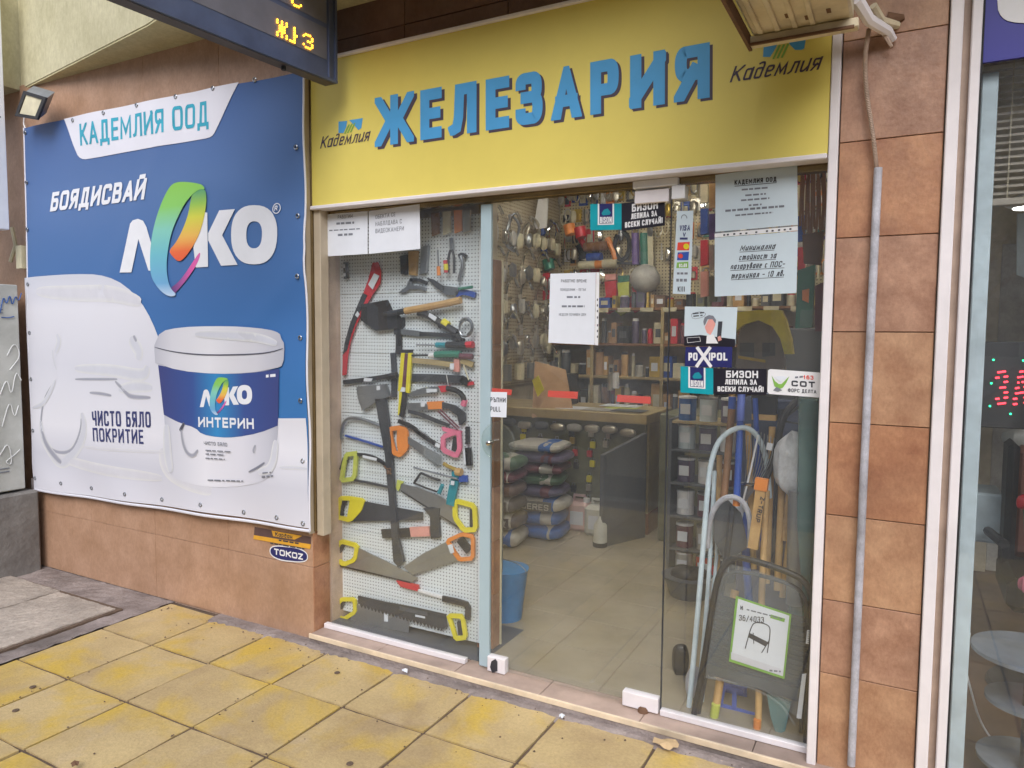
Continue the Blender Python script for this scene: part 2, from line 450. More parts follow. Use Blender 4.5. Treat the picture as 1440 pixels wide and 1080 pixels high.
# ------------------------------------------------------------ material palette
for k, c, kw in [
    ('yellow_tile', rgb(208, 180, 100), dict(rough=.8, col2=rgb(194, 170, 132), scale=2.3, bump=.35, bscale=60, grime=.35)),
    ('yellow_tile_bright', rgb(208, 174, 52), dict(rough=.8, col2=rgb(188, 162, 108), scale=3.0, bump=.35, bscale=60, grime=.3)),
    ('yellow_tile_pale', rgb(192, 168, 128), dict(rough=.82, col2=rgb(190, 164, 98), scale=3.6, bump=.35, bscale=60, grime=.4)),
    ('mortar', rgb(172, 160, 156), dict(rough=.9, col2=rgb(130, 118, 114), scale=7, bump=1.0, bscale=40, grime=.7)),
    ('joint_dirt', rgb(112, 94, 80), dict(rough=.95, scale=20, bump=.8)),
    ('old_concrete', rgb(198, 186, 174), dict(rough=.9, col2=rgb(160, 150, 140), scale=5, bump=1.0, bscale=38, grime=.4)),
    ('plinth_concrete', rgb(150, 148, 145), dict(rough=.9, col2=rgb(112, 108, 105), scale=4, bump=.7, grime=.5)),
    ('asphalt', (.055, .054, .053, 1), dict(rough=.9, scale=30, bump=.8)),
    ('stone_kerb', rgb(150, 148, 143), dict(rough=.9, bump=.6, grime=.4)),
    ('brown_tile', rgb(194, 152, 126), dict(rough=.42, col2=rgb(150, 108, 86), scale=9, bump=.15, grime=.26)),
    ('brown_tile_warm', rgb(198, 148, 112), dict(rough=.42, col2=rgb(156, 106, 80), scale=8, bump=.15, grime=.26)),
    ('brown_tile_pale', rgb(202, 160, 126), dict(rough=.42, col2=rgb(164, 120, 92), scale=8, bump=.15, grime=.24)),
    ('wall_tile_tan', rgb(198, 160, 134), dict(rough=.4, col2=rgb(176, 138, 110), scale=6, bump=.12, grime=.14)),
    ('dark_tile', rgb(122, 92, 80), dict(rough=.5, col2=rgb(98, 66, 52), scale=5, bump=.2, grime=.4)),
    ('grout', rgb(150, 124, 104), dict(rough=.9)), ('grout_pale', rgb(206, 178, 158), dict(rough=.9)),
    ('step_tile', rgb(190, 166, 152), dict(rough=.5, col2=rgb(160, 140, 128), scale=7, grime=.4)),
    ('nosing', rgb(226, 206, 178), dict(rough=.6, grime=.35)),
    ('plaster_cream', rgb(226, 220, 184), dict(rough=.9, col2=rgb(204, 198, 160), scale=3, bump=.3, grime=.30)),
    ('plaster_soffit', rgb(230, 222, 176), dict(rough=.9, col2=rgb(206, 198, 154), scale=3, bump=.3, grime=.3)),
    ('sign_yellow', rgb(230, 212, 108), dict(rough=.42, var=.03, scale=2)),
    ('sign_blue', rgb(82, 164, 220), dict(rough=.4, var=.03)),
    ('sign_shadow', rgb(78, 66, 80), dict(rough=.5, var=.04)),
    ('logo_green', rgb(130, 180, 80), dict(rough=.5, var=.05)),
    ('white_frame', rgb(232, 226, 228), dict(rough=.4, var=.03, grime=.12)),
    ('white_plastic', rgb(232, 232, 234), dict(rough=.4, var=.03)),
    ('beige_metal', rgb(186, 172, 150), dict(rough=.45, var=.05, grime=.2)),
    ('bronze', rgb(150, 132, 98), dict(rough=.25, metal=.8, var=.2, scale=4)),
    ('navy_case', rgb(86, 98, 130), dict(rough=.42, col2=rgb(70, 80, 108), scale=6, grime=.15)),
    ('case_under', rgb(88, 80, 78), dict(rough=.6, grime=.4)),
    ('led_screen', rgb(112, 112, 124), dict(rough=.5, var=.08)),
    ('led_amber', (1, .42, .02, 1), dict(emit=5)), ('led_red', (1, .03, .05, 1), dict(emit=4)), ('led_green', (.02, .8, .3, 1), dict(emit=3)),
    ('lamp_glow', (1, .97, .92, 1), dict(emit=6)),
    ('lamp_glow_soft', (1, .94, .84, 1), dict(emit=26)),
    ('black_plastic', rgb(38, 38, 42), dict(rough=.45)), ('dark_rubber', rgb(30, 30, 32), dict(rough=.7)),
    ('dark_steel', rgb(62, 64, 70), dict(rough=.42, metal=.35, var=.15)),
    ('steel', rgb(168, 172, 178), dict(rough=.3, metal=.85, var=.1)), ('chrome', rgb(214, 214, 214), dict(rough=.12, metal=1, var=.05)),
    ('blade_grey', rgb(168, 172, 178), dict(rough=.28, metal=.75, var=.06, scale=4)), ('blade_dark', rgb(74, 77, 84), dict(rough=.4, metal=.4, var=.06)),
    ('tool_yellow', rgb(228, 214, 44), dict(rough=.4, var=.05)), ('tool_lime', rgb(200, 208, 96), dict(rough=.45, var=.06)),
    ('tool_red', rgb(204, 48, 62), dict(rough=.4, var=.06)), ('tool_orange', rgb(232, 140, 62), dict(rough=.45, var=.06)),
    ('tool_pink', rgb(226, 120, 150), dict(rough=.45, var=.05)), ('tool_teal', rgb(24, 142, 158), dict(rough=.4, var=.06)),
    ('tool_green', rgb(42, 122, 100), dict(rough=.4, var=.06)), ('tool_blue', rgb(50, 84, 170), dict(rough=.4, var=.06)),
    ('salmon', rgb(228, 160, 150), dict(rough=.5)), ('coral', rgb(226, 74, 58), dict(rough=.5, var=.03)),
    ('wood', rgb(206, 168, 112), dict(rough=.6, col2=rgb(182, 142, 88), scale=14)), ('wood_dark', rgb(140, 98, 62), dict(rough=.6, scale=10)),
    ('wood_shelf', rgb(184, 164, 118), dict(rough=.6, col2=rgb(160, 140, 98), scale=6)),
    ('cardboard', rgb(186, 150, 112), dict(rough=.8, col2=rgb(166, 130, 96))), ('paper', rgb(222, 226, 234), dict(rough=.7, var=.02)),
    ('paper_blue', rgb(204, 218, 226), dict(rough=.35, var=.02)), ('ink', rgb(58, 60, 68), dict(rough=.7)), ('ink_grey', rgb(122, 126, 136), dict(rough=.7)),
    ('navy_ink', rgb(56, 62, 112), dict(rough=.5)), ('teal_ink', rgb(54, 166, 192), dict(rough=.5)), ('teal_sticker', rgb(20, 158, 172), dict(rough=.35)),
    ('black_sticker', rgb(38, 36, 46), dict(rough=.35)), ('navy_sticker', rgb(44, 46, 104), dict(rough=.35)), ('orange_sticker', rgb(226, 168, 58), dict(rough=.4)),
    ('sticker_brown', rgb(96, 74, 72), dict(rough=.5)),
    ('banner_white', rgb(226, 226, 236), dict(rough=.42, var=.02, scale=2)), ('banner_ink_white', rgb(234, 236, 242), dict(rough=.42, var=.02)),
    ('soft_grey', rgb(212, 213, 222), dict(rough=.45, var=.04)), ('mid_grey_print', rgb(176, 178, 190), dict(rough=.45, var=.05)),
    ('lid_grey', rgb(212, 212, 219), dict(rough=.45, var=.04, scale=3)), ('bucket_white', rgb(218, 218, 228), dict(rough=.45, var=.03, scale=3)),
    ('floor_tile', rgb(168, 158, 138), dict(rough=.25, col2=rgb(148, 138, 118), scale=3, grime=.12)), ('floor_joint', rgb(140, 126, 106), dict(rough=.8)),
    ('inner_wall', rgb(196, 184, 160), dict(rough=.8)), ('inner_ceiling', rgb(206, 202, 192), dict(rough=.9)),
    ('wood_floor', rgb(112, 84, 62), dict(rough=.45, col2=rgb(86, 62, 46), scale=5)), ('grey_panel', rgb(88, 92, 98), dict(rough=.5, var=.05)),
    ('red_base', rgb(128, 66, 46), dict(rough=.6)), ('bag_blue', rgb(40, 96, 170), dict(rough=.4)), ('bag_purple', rgb(96, 88, 116), dict(rough=.4)),
    ('bag_green', rgb(78, 108, 84), dict(rough=.4)), ('bag_maroon', rgb(110, 62, 74), dict(rough=.4)), ('bag_dark', rgb(84, 80, 86), dict(rough=.4)),
    ('bag_white', rgb(190, 188, 182), dict(rough=.4, bump=.2)), ('bag_brown', rgb(112, 92, 84), dict(rough=.4)),
    ('pink_can', rgb(222, 188, 186), dict(rough=.35)), ('white_can', rgb(214, 214, 204), dict(rough=.35)),
    ('olive', rgb(112, 112, 84), dict()), ('cloth_white', rgb(232, 234, 240), dict(rough=.9, bump=.8)),
    ('basket_blue', rgb(96, 116, 200), dict(rough=.4)), ('bucket_blue', rgb(58, 128, 186), dict(rough=.4)),
    ('pale_blue_frame', rgb(206, 222, 232), dict(rough=.35)), ('conduit_grey', rgb(204, 204, 214), dict(rough=.55, col2=rgb(164, 164, 172), scale=14, grime=.6, bump=.2)),
    ('flex_brown', rgb(176, 154, 138), dict(rough=.6)), ('ac_cream', rgb(226, 214, 184), dict(rough=.6, col2=rgb(200, 184, 150), grime=.7)),
    ('rust', rgb(112, 82, 60), dict(rough=.8, scale=20)), ('cabinet_grey', rgb(192, 194, 190), dict(rough=.7, col2=rgb(154, 156, 150), scale=4, grime=.3)),
    ('graffiti_blue', rgb(52, 92, 160), dict()), ('graffiti_white', rgb(220, 222, 222), dict()), ('neighbour_white', rgb(236, 240, 248), dict(rough=.35, var=.02)),
    ('car_paint', (.012, .014, .018, 1), dict(rough=.25, coat=1, var=.02)), ('car_paint_silver', rgb(150, 156, 166), dict(rough=.3, metal=.5, coat=1, var=.02)),
    ('car_glass', (.02, .025, .03, 1), dict(rough=.05, var=.02)), ('tyre', (.02, .02, .02, 1), dict(rough=.8)),
    ('far_wall', rgb(196, 196, 204), dict(rough=.9, col2=rgb(150, 150, 156), scale=.8, grime=.3)), ('far_window', (.05, .06, .075, 1), dict(rough=.1)),
    ('blue_sign', rgb(50, 48, 150), dict(rough=.4, var=.02)), ('blind', rgb(168, 158, 146), dict(rough=.5, var=.05)),
    ('chair_black', rgb(34, 34, 38), dict(rough=.5)), ('chair_brown', rgb(112, 70, 58), dict(rough=.6)), ('table_grey', rgb(128, 136, 146), dict(rough=.2)),
    ('leaf_tan', rgb(198, 170, 130), dict(rough=.8)), ('gold_item', rgb(206, 176, 84), dict(rough=.3, metal=.5)),
    ('film', rgb(200, 210, 216), dict(rough=.2, alpha=.10)), ('film_green', rgb(120, 160, 160), dict(rough=.2, alpha=.6)),
    ('yellow_plastic', rgb(222, 208, 70), dict(rough=.4)), ('shield_grey', rgb(132, 122, 118), dict(rough=.5)),
    ('foliage_dark', (.05, .09, .035, 1), dict(rough=.8)), ('cream_item', rgb(214, 206, 176), dict(rough=.6)),
    ('violet', rgb(108, 82, 150), dict(rough=.5)), ('metal_lit', rgb(196, 190, 176), dict(rough=.3, metal=.7)),
]: mat(k, c, **kw)
glass_mat('shop_glass', (.965, .975, .97), 1.0, 0, .032)
glass_mat('handle_glass', (.965, .985, .975), 1.0, 0, .015)
glass_mat('plastic_sleeve', (.90, .93, .95), .8, .08, .05)
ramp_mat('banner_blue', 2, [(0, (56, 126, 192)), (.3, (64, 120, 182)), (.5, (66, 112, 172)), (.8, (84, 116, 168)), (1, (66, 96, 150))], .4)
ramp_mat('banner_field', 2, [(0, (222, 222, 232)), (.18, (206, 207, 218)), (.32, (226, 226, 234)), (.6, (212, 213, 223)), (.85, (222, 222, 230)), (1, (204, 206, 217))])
ramp_mat('bucket_shade', 0, [(0, (176, 178, 192)), (.12, (208, 209, 219)), (.4, (228, 228, 236)), (.7, (218, 218, 228)), (.9, (196, 197, 208)), (1, (166, 168, 182))])
ramp_mat('lid_shade', 0, [(0, (186, 187, 198)), (.15, (212, 212, 220)), (.45, (226, 226, 232)), (.8, (208, 208, 216)), (1, (180, 181, 192))])
ramp_mat('label_blue', 0, [(0, (62, 68, 124)), (.3, (58, 84, 150)), (.5, (56, 140, 198)), (.72, (62, 84, 148)), (1, (64, 74, 130))])
ramp_mat('ring_outer', 2, [(0, (196, 216, 240)), (.12, (112, 170, 214)), (.38, (112, 188, 204)), (.6, (134, 204, 188)), (.8, (138, 204, 104)), (1, (140, 200, 84))])
ramp_mat('ring_inner', 2, [(0, (232, 96, 62)), (.14, (236, 112, 66)), (.35, (236, 186, 92)), (.62, (212, 212, 76)), (.8, (150, 196, 84)), (1, (84, 156, 116))])
ramp_mat('ring_pink', 0, [(0, (92, 64, 120)), (.4, (170, 92, 160)), (.75, (228, 98, 172)), (1, (220, 110, 180))])

m = bpy.data.materials.new('paving'); m.use_nodes = True; MATS['paving'] = m
n = m.node_tree; L = n.links; b = n.nodes['Principled BSDF']; tc = n.nodes.new('ShaderNodeTexCoord'); oi = n.nodes.new('ShaderNodeObjectInfo')
cx = n.nodes.new('ShaderNodeVectorMath'); cx.operation = 'SCALE'; cv = n.nodes.new('ShaderNodeCombineXYZ'); cv.inputs[0].default_value = 1; cv.inputs[1].default_value = .7
mm_ = n.nodes.new('ShaderNodeMath'); mm_.operation = 'MULTIPLY'; mm_.inputs[1].default_value = 60; L.new(oi.outputs['Random'], mm_.inputs[0])
L.new(cv.outputs[0], cx.inputs[0]); L.new(mm_.outputs[0], cx.inputs['Scale'])
va = n.nodes.new('ShaderNodeVectorMath'); va.operation = 'ADD'; L.new(tc.outputs['Object'], va.inputs[0]); L.new(cx.outputs[0], va.inputs[1])
def nz(vec, sc, det, dist=0, ro=.6):
    q = n.nodes.new('ShaderNodeTexNoise'); q.inputs['Scale'].default_value = sc; q.inputs['Detail'].default_value = det; q.inputs['Distortion'].default_value = dist; q.inputs['Roughness'].default_value = ro
    L.new(vec, q.inputs['Vector']); return q.outputs[0]
def rp(src, p0, c0, p1, c1):
    q = n.nodes.new('ShaderNodeValToRGB'); e = q.color_ramp.elements; e[0].position = p0; e[0].color = c0; e[1].position = p1; e[1].color = c1; L.new(src, q.inputs[0]); return q.outputs[0]
def mxr(f, a, c, mode='MIX'):
    q = n.nodes.new('ShaderNodeMixRGB'); q.blend_type = mode
    if isinstance(f, float): q.inputs[0].default_value = f
    else: L.new(f, q.inputs[0])
    for i, v in ((1, a), (2, c)):
        if isinstance(v, tuple): q.inputs[i].default_value = v
        else: L.new(v, q.inputs[i])
    return q.outputs[0]
W1, K0 = (1, 1, 1, 1), (0, 0, 0, 1)
V = va.outputs[0]
base = rp(nz(V, 2.4, 5), .35, rgb(186, 162, 118), .65, rgb(208, 184, 134))
c = mxr(rp(nz(V, 2.6, 4, .4), .48, K0, .66, (.8, .8, .8, 1)), base, rgb(212, 178, 64))
c = mxr(rp(nz(V, 4.3, 6, .3), .58, K0, .76, (.6, .6, .6, 1)), c, rgb(200, 180, 152))
c = mxr(rp(nz(V, 1.7, 8, 1.0), .54, K0, .74, (.46, .46, .46, 1)), c, rgb(146, 122, 100))
c = mxr(.85, c, rp(nz(V, 75, 9, 0, .8), .32, (.70, .68, .66, 1), .62, W1), 'MULTIPLY')
L.new(c, b.inputs['Base Color']); L.new(rp(nz(V, 5, 5), .3, (.55, .55, .55, 1), .7, (.9, .9, .9, 1)), b.inputs['Roughness'])
bp = n.nodes.new('ShaderNodeBump'); bp.inputs['Strength'].default_value = .5; bp.inputs['Distance'].default_value = .006; L.new(nz(V, 110, 6), bp.inputs['Height']); L.new(bp.outputs[0], b.inputs['Normal'])

# pegboard: white board with round holes in a square grid
m = bpy.data.materials.new('pegboard'); m.use_nodes = True; MATS['pegboard'] = m
def holes(m, base, pitch, rad, dark, ax=(0, 2)):
    n = m.node_tree; L = n.links; b = n.nodes['Principled BSDF']; g = n.nodes.new('ShaderNodeNewGeometry')
    sp = n.nodes.new('ShaderNodeSeparateXYZ'); L.new(g.outputs['Position'], sp.inputs[0])
    sq = []
    for a in ax:
        dv = n.nodes.new('ShaderNodeMath'); dv.operation = 'DIVIDE'; dv.inputs[1].default_value = pitch; L.new(sp.outputs[a], dv.inputs[0])
        ad = n.nodes.new('ShaderNodeMath'); ad.operation = 'ADD'; ad.inputs[1].default_value = 1000; L.new(dv.outputs[0], ad.inputs[0])
        fr = n.nodes.new('ShaderNodeMath'); fr.operation = 'FRACT'; L.new(ad.outputs[0], fr.inputs[0])
        sb = n.nodes.new('ShaderNodeMath'); sb.operation = 'SUBTRACT'; sb.inputs[1].default_value = .5; L.new(fr.outputs[0], sb.inputs[0])
        pw = n.nodes.new('ShaderNodeMath'); pw.operation = 'MULTIPLY'; L.new(sb.outputs[0], pw.inputs[0]); L.new(sb.outputs[0], pw.inputs[1]); sq.append(pw)
    s_ = n.nodes.new('ShaderNodeMath'); s_.operation = 'ADD'; L.new(sq[0].outputs[0], s_.inputs[0]); L.new(sq[1].outputs[0], s_.inputs[1])
    lt = n.nodes.new('ShaderNodeMath'); lt.operation = 'LESS_THAN'; lt.inputs[1].default_value = rad * rad; L.new(s_.outputs[0], lt.inputs[0])
    mx = n.nodes.new('ShaderNodeMixRGB'); mx.inputs[1].default_value = base; mx.inputs[2].default_value = dark; L.new(lt.outputs[0], mx.inputs[0])
    L.new(mx.outputs[0], b.inputs['Base Color']); b.inputs['Roughness'].default_value = .45
holes(m, rgb(224, 230, 234), .0168, .17, rgb(60, 66, 74))
m = bpy.data.materials.new('pegboard_cream'); m.use_nodes = True; MATS['pegboard_cream'] = m
holes(m, rgb(190, 176, 140), .03, .2, rgb(84, 72, 52))
m = bpy.data.materials.new('pegboard_side'); m.use_nodes = True; MATS['pegboard_side'] = m
holes(m, rgb(190, 176, 146), .03, .2, rgb(84, 72, 52), (1, 2))

# ------------------------------------------------------------ ground
FZ = .045                                    # shop floor
b = MB(); b.box(-60, 60, -60, -1.0, -.30, -.12); struct(b, 'road', 'asphalt')
b = MB(); b.box(-60, 60, -.86, 2.9, -.30, -.012); struct(b, 'pavement', 'joint_dirt')
b = MB()
for k in range(60): b.bbox(-30 + k, -30 + k + .992, -1.0, -.855, -.3, .0, .008)
b.build('kerb', 'stone_kerb', None, kind='structure')
b = MB(); b.box(-60, 60, -60.2, -60, -.3, -.2)
# cement margin left of the yellow tiles and along the facade
rr = random.Random(3)
def rough_sheet(name, x0, x1, y0, y1, z, m, nx, ny, amp, edge=.03):
    bb = MB(); P_ = {}
    for i in range(nx + 1):
        for j in range(ny + 1):
            e = rr.uniform(-edge, edge) if j in (0,) else 0
            P_[i, j] = Vector((x0 + (x1 - x0) * i / nx, y0 + (y1 - y0) * j / ny + e, z + rr.uniform(-amp, amp) - (.012 if j == 0 else 0)))
    for i in range(nx):
        for j in range(ny): bb.quad(P_[i, j], P_[i + 1, j], P_[i + 1, j + 1], P_[i, j + 1])
    return bb
struct(rough_sheet('x', -3.15, .9, 2.49, 2.62, .004, 0, 150, 3, .0012, .014), 'cement_strip', 'mortar')
struct(rough_sheet('x', -5.4, -3.535, 1.2, 2.62, -.004, 0, 50, 40, .004, .0), 'cement_ground', 'mortar')
struct(MB().box(-3.515, 1.62, -.59, 2.555, -.05, -.0095), 'joint_bed', 'joint_dirt')
PT = empty('yellow_pavement', (-1.5, 1.2, 0), 'yellow square concrete paving worn and stained in front of the shop', 'paving')
PT['kind'] = 'structure'; del PT['label']; del PT['category']
tx = [-3.525 + .3965 * k for k in range(14)]; ty = [2.565 - .3955 * k for k in range(9)]
def pave_tile(x0, x1, y0, y1, name, m, parent, zt, th=.03, j=.0062):
    bm = bmesh.new(); bmesh.ops.create_grid(bm, x_segments=5, y_segments=5, size=.5)
    w, h = x1 - x0 - 2 * j, y1 - y0 - 2 * j
    ta, tb = rr.uniform(-.0015, .0015), rr.uniform(-.0015, .0015)
    for v in bm.verts:
        u, t_ = v.co.x * 2, v.co.y * 2; ed = max(abs(u), abs(t_)) > .99
        c = Vector((v.co.x * w, v.co.y * h, 0))
        if ed: c.x += rr.uniform(-.0022, .0022); c.y += rr.uniform(-.0022, .0022)
        v.co = Vector(((x0 + x1) / 2 + c.x, (y0 + y1) / 2 + c.y, zt + ta * u + tb * t_ - (.003 if ed else rr.uniform(0, .0006))))
    g = bmesh.ops.extrude_edge_only(bm, edges=[e for e in bm.edges if e.is_boundary])
    for v in g['geom']:
        if isinstance(v, bmesh.types.BMVert): v.co.z -= th
    b_ = MB(); b_.add(bm); return b_.build(name, m, parent)
for r_ in range(8):
    for k in range(13):
        pave_tile(tx[k], tx[k + 1], ty[r_ + 1], ty[r_], 'paving_tile', 'paving', PT, rr.uniform(-.001, .001))
struct(MB().box(-5.4, -3.655, 1.2, 2.372, -.02, .0055), 'slab_bed', 'joint_dirt')
# old stamped concrete slabs at the far left
for i, (x0, x1, y0, y1) in enumerate([(-4.20, -3.68, 1.35, 2.345), (-5.3, -4.215, 1.35, 2.36)]):
    bm = bmesh.new(); bmesh.ops.create_grid(bm, x_segments=30, y_segments=40, size=.5)
    for v in bm.verts:
        z = .012 + .003 * math.sin(v.co.y * 210 + 2 * math.sin(v.co.x * 60)) * (rr.random()) + rr.uniform(-.0015, .0015)
        v.co = Vector(((x0 + x1) / 2 + v.co.x * (x1 - x0), (y0 + y1) / 2 + v.co.y * (y1 - y0), z))
    g = bmesh.ops.extrude_edge_only(bm, edges=[e for e in bm.edges if e.is_boundary])
    for v in g['geom']:
        if isinstance(v, bmesh.types.BMVert): v.co.z -= .04
    solo(MB().add(bm), 'concrete_slab', 'old_concrete', ['stamped grey concrete ground slab touching the yellow paving', 'stamped grey concrete ground slab below the grey cabinet'][i], 'ground slab', 'old concrete slabs at the far left')
# litter
def leaf(px, py, s, m, label, name='dry_leaf'):
    c = onz(px, py, .01); b_ = MB(); r_ = random.Random(int(px)); n = 11; ring_ = []
    for k in range(n):
        a = 2 * PI * k / n; rad = s * r_.uniform(.55, 1.1)
        ring_.append(c + Vector((math.cos(a) * rad, math.sin(a) * rad * .7, r_.uniform(.002, .018))))
    for k in range(n): b_.quad(c + Vector((0, 0, .02)), ring_[k], ring_[(k + 1) % n])
    return solo(b_, name, m, label, 'litter')
leaf(938, 1050, .05, 'leaf_tan', 'crumpled tan leaf on the mortar strip below the door pivot')
leaf(570, 946, .018, 'paper', 'tiny white scrap at the tile corner below the window', 'paper_scrap')
leaf(790, 1010, .016, 'paper', 'tiny white scrap at the tile corner below the door', 'paper_scrap')
leaf(105, 1080 - 3, .02, 'rust', 'brown scrap at the bottom edge of the paving', 'paper_scrap')
for i, (px, py) in enumerate([(46, 966), (22, 999), (474, 946), (492, 1074)]):
    c = onz(px, py, .0025); b_ = MB().lathe([(.013, 0), (.012, .002), (.004, .003)], c, 9)
    solo(b_, 'gum_spot', 'joint_dirt', ['dark gum spot on the paving below the tan wall, right of the leftmost one', 'dark gum spot nearest the left picture edge', 'dark gum spot on the paving tile right under the saw window', 'dark gum spot near the bottom edge in the middle of the paving'][i], 'gum spot', 'gum spots on the paving')

gb = MB()
for k in range(420):
    if rr.random() < .6: gx, gy = rr.choice(tx) + rr.gauss(0, .012), rr.uniform(.3, 2.5)
    elif rr.random() < .5: gx, gy = rr.uniform(-3.5, .2), 2.49 + rr.gauss(0, .03)
    else: gx, gy = rr.uniform(-4.6, .2), rr.uniform(.4, 2.5)
    s_ = rr.uniform(.0012, .0042); z_ = .0015
    gb.quad((gx - s_, gy - s_, z_), (gx + s_ * rr.uniform(.5, 1.2), gy - s_, z_), (gx + s_, gy + s_, z_), (gx - s_ * .6, gy + s_, z_ + .001))
    gb.quad((gx - s_, gy - s_, z_), (gx + s_, gy - s_, z_), (gx, gy, z_ + s_ * 1.3)); gb.quad((gx + s_, gy - s_, z_), (gx + s_, gy + s_, z_), (gx, gy, z_ + s_ * 1.3))
o_ = gb.build('grit', 'joint_dirt'); o_['kind'] = 'stuff'; o_['label'] = 'dark grit and crumbs scattered over the paving and joints'; o_['category'] = 'grit'
# ------------------------------------------------------------ doorstep
st = empty('doorstep', (-1.3, 2.6, 0), 'low pinkish tiled doorstep with pale nosing under the shop glass', 'step')
b = MB(); b.box(-2.49, .09, 2.556, 2.95, -.05, .034); b.build('base', 'mortar', st)
xs = [-2.485, -2.08, -1.66, -1.25, -.83, -.42, .07]
for i in range(6): MB().bbox(xs[i] + .0015, xs[i + 1] - .0015, 2.562, 2.70, .034, .044, .0015).build('tile', 'step_tile', st)
MB().bbox(-2.49, -.215, 2.552, 2.5615, .022, .0455, .002).build('nosing', 'nosing', st)

# ------------------------------------------------------------ left wall, clad in big tiles
lw = empty('left_wall', (-3.6, 2.7, 0), 'tan tiled wall under and around the blue paint banner', 'wall')
MB().box(-4.86, -2.492, 2.60, 2.85, -.02, 3.02).build('core', 'grout_pale', lw)
def clad(x0, x1, z0, z1, Y, nx, zs, m, parent, g=.0018, name='wall_tile', th=.012):
    zs = [z for z in zs]
    for i in range(nx):
        a, c = x0 + (x1 - x0) * i / nx, x0 + (x1 - x0) * (i + 1) / nx
        for j in range(len(zs) - 1):
            mm = rr.choice(m) if isinstance(m, list) else m
            MB().bbox(a + g, c - g, Y + rr.uniform(-.001, .001), Y + th, zs[j] + g, zs[j + 1] - g, .0012).build(name, mm, parent)
clad(-4.86, -2.49, 0, 3, 2.588, 4, [.0, .36, .66, 1.05, 1.44, 1.83, 2.22, 2.61, 3.0], 'wall_tile_tan', lw, .0009)
for z0 in (0, .36, .66, 1.05, 1.44, 1.83, 2.22, 2.61):      # return face beside the window
    z1 = {0: .36, .36: .66, .66: 1.05}.get(z0, z0 + .39)
    MB().bbox(-2.493, -2.486, 2.589, 2.70, z0 + .002, z1 - .002, .001).build('edge_tile', 'brown_tile_warm', lw)
MB().box(-4.868, -4.861, 2.572, 2.602, 0, .56).build('corner_trim', 'white_frame', lw)

# banner: blue printed sheet stretched on hooks
def wrinkle(x, z):
    u = (x + 4.85) / 2.33; v = (z - .5) / 2.2
    w = .006 * math.sin(u * 5 + v * 3) * math.sin(v * 4.3)
    w += .007 * math.exp(-((v - .02) / .05) ** 2) * math.sin(x * 9.3)
    w += .006 * math.exp(-((u - .98) / .10) ** 2) * math.sin(z * 11)
    w += .004 * math.exp(-((v - .99) / .05) ** 2) * math.sin(x * 12)
    dd = (z - 1.75) - .75 * (x + 2.55)
    w += .006 * math.exp(-(dd / .05) ** 2) * max(0, min(1, (u - .6) * 3))
    dd = (z - 2.0) + .5 * (x + 2.55)
    w += .004 * math.exp(-(dd / .05) ** 2) * max(0, min(1, (u - .55) * 3))
    dd = (z - 1.75) - 1.4 * (x + 4.0)
    w += .004 * math.exp(-(dd / .09) ** 2)
    return w * 1.15
BY = 2.555
def drape(p, l): return Vector((p.x, BY - .010 - wrinkle(p.x, p.z) - .0009 * l, p.z))
def print_poly(pts, layer, step=.05):
    q = [at(x, y, BY) for x, y in K(pts)]
    bm = bmesh.new(); vs_ = [bm.verts.new((p.x, 0, p.z)) for p in q]; bm.faces.new(vs_)
    x0, x1 = min(p.x for p in q), max(p.x for p in q); z0, z1 = min(p.z for p in q), max(p.z for p in q)
    for k in range(int(x0 / step) - 1, int(x1 / step) + 2):
        if not x0 + .001 < k * step < x1 - .001: continue
        bmesh.ops.bisect_plane(bm, geom=bm.verts[:] + bm.edges[:] + bm.faces[:], plane_co=(k * step, 0, 0), plane_no=(1, 0, 0))
    for k in range(int(z0 / step) - 1, int(z1 / step) + 2):
        if not z0 + .001 < k * step < z1 - .001: continue
        bmesh.ops.bisect_plane(bm, geom=bm.verts[:] + bm.edges[:] + bm.faces[:], plane_co=(0, 0, k * step), plane_no=(0, 0, 1))
    for v in bm.verts: v.co = drape(v.co, layer)
    b_ = MB().add(bm); b_.smooth = True; return b_
def cubic(s, it=2):
    """smooth a picture outline"""
    q = [Vector(p) for p in K(s)]; q = chaikin(q, it, True); return [(p.x, p.y) for p in q]
bn = empty('paint_banner', (-3.7, 2.55, .5), 'large blue and white paint banner laced over the left window', 'banner')
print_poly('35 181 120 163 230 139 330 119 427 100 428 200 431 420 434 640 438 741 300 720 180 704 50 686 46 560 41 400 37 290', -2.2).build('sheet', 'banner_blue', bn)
hem = MB()
for (a, c, w) in (((50, 688), (438, 746), .016), ((35, 180), (50, 688), .012), ((427, 102), (438, 746), .010)):
    A, C = at(*a, BY), at(*c, BY); q = [A + (C - A) * t / 40 for t in range(41)]
    hem.tube([Vector((p.x, BY - .006 - wrinkle(p.x, p.z), p.z)) for p in q], w * .5, 6)
hem.build('hem', 'banner_white', bn)
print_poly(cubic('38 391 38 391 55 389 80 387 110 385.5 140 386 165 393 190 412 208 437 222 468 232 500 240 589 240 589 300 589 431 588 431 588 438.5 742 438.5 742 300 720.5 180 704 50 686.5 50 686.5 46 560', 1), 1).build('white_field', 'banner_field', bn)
print_poly(cubic('93 168 93 168 150 156 250 135 337 116 337 116 305 186 300 193 290 196 200 211 126 225 117 224 111 217', 1), 1).build('name_tab', 'banner_white', bn)
def btext(s, a, c, t, m, wt=.16, gap=.16, lay=2, name='lettering'):
    b_ = MB(); text(b_, s, at(*a, BY), at(*c, BY), at(*t, BY), wt, lambda p, l: drape(p, lay + l * .12), gap, 2); b_.build(name, m, bn)
btext('КАДЕМЛИЯ ООД', (117, 206), (296, 177), (116, 175.5), 'teal_ink', .15)
btext('БОЯДИСВАЙ', (73, 298), (206, 281), (77, 271), 'banner_ink_white', .21, .13)
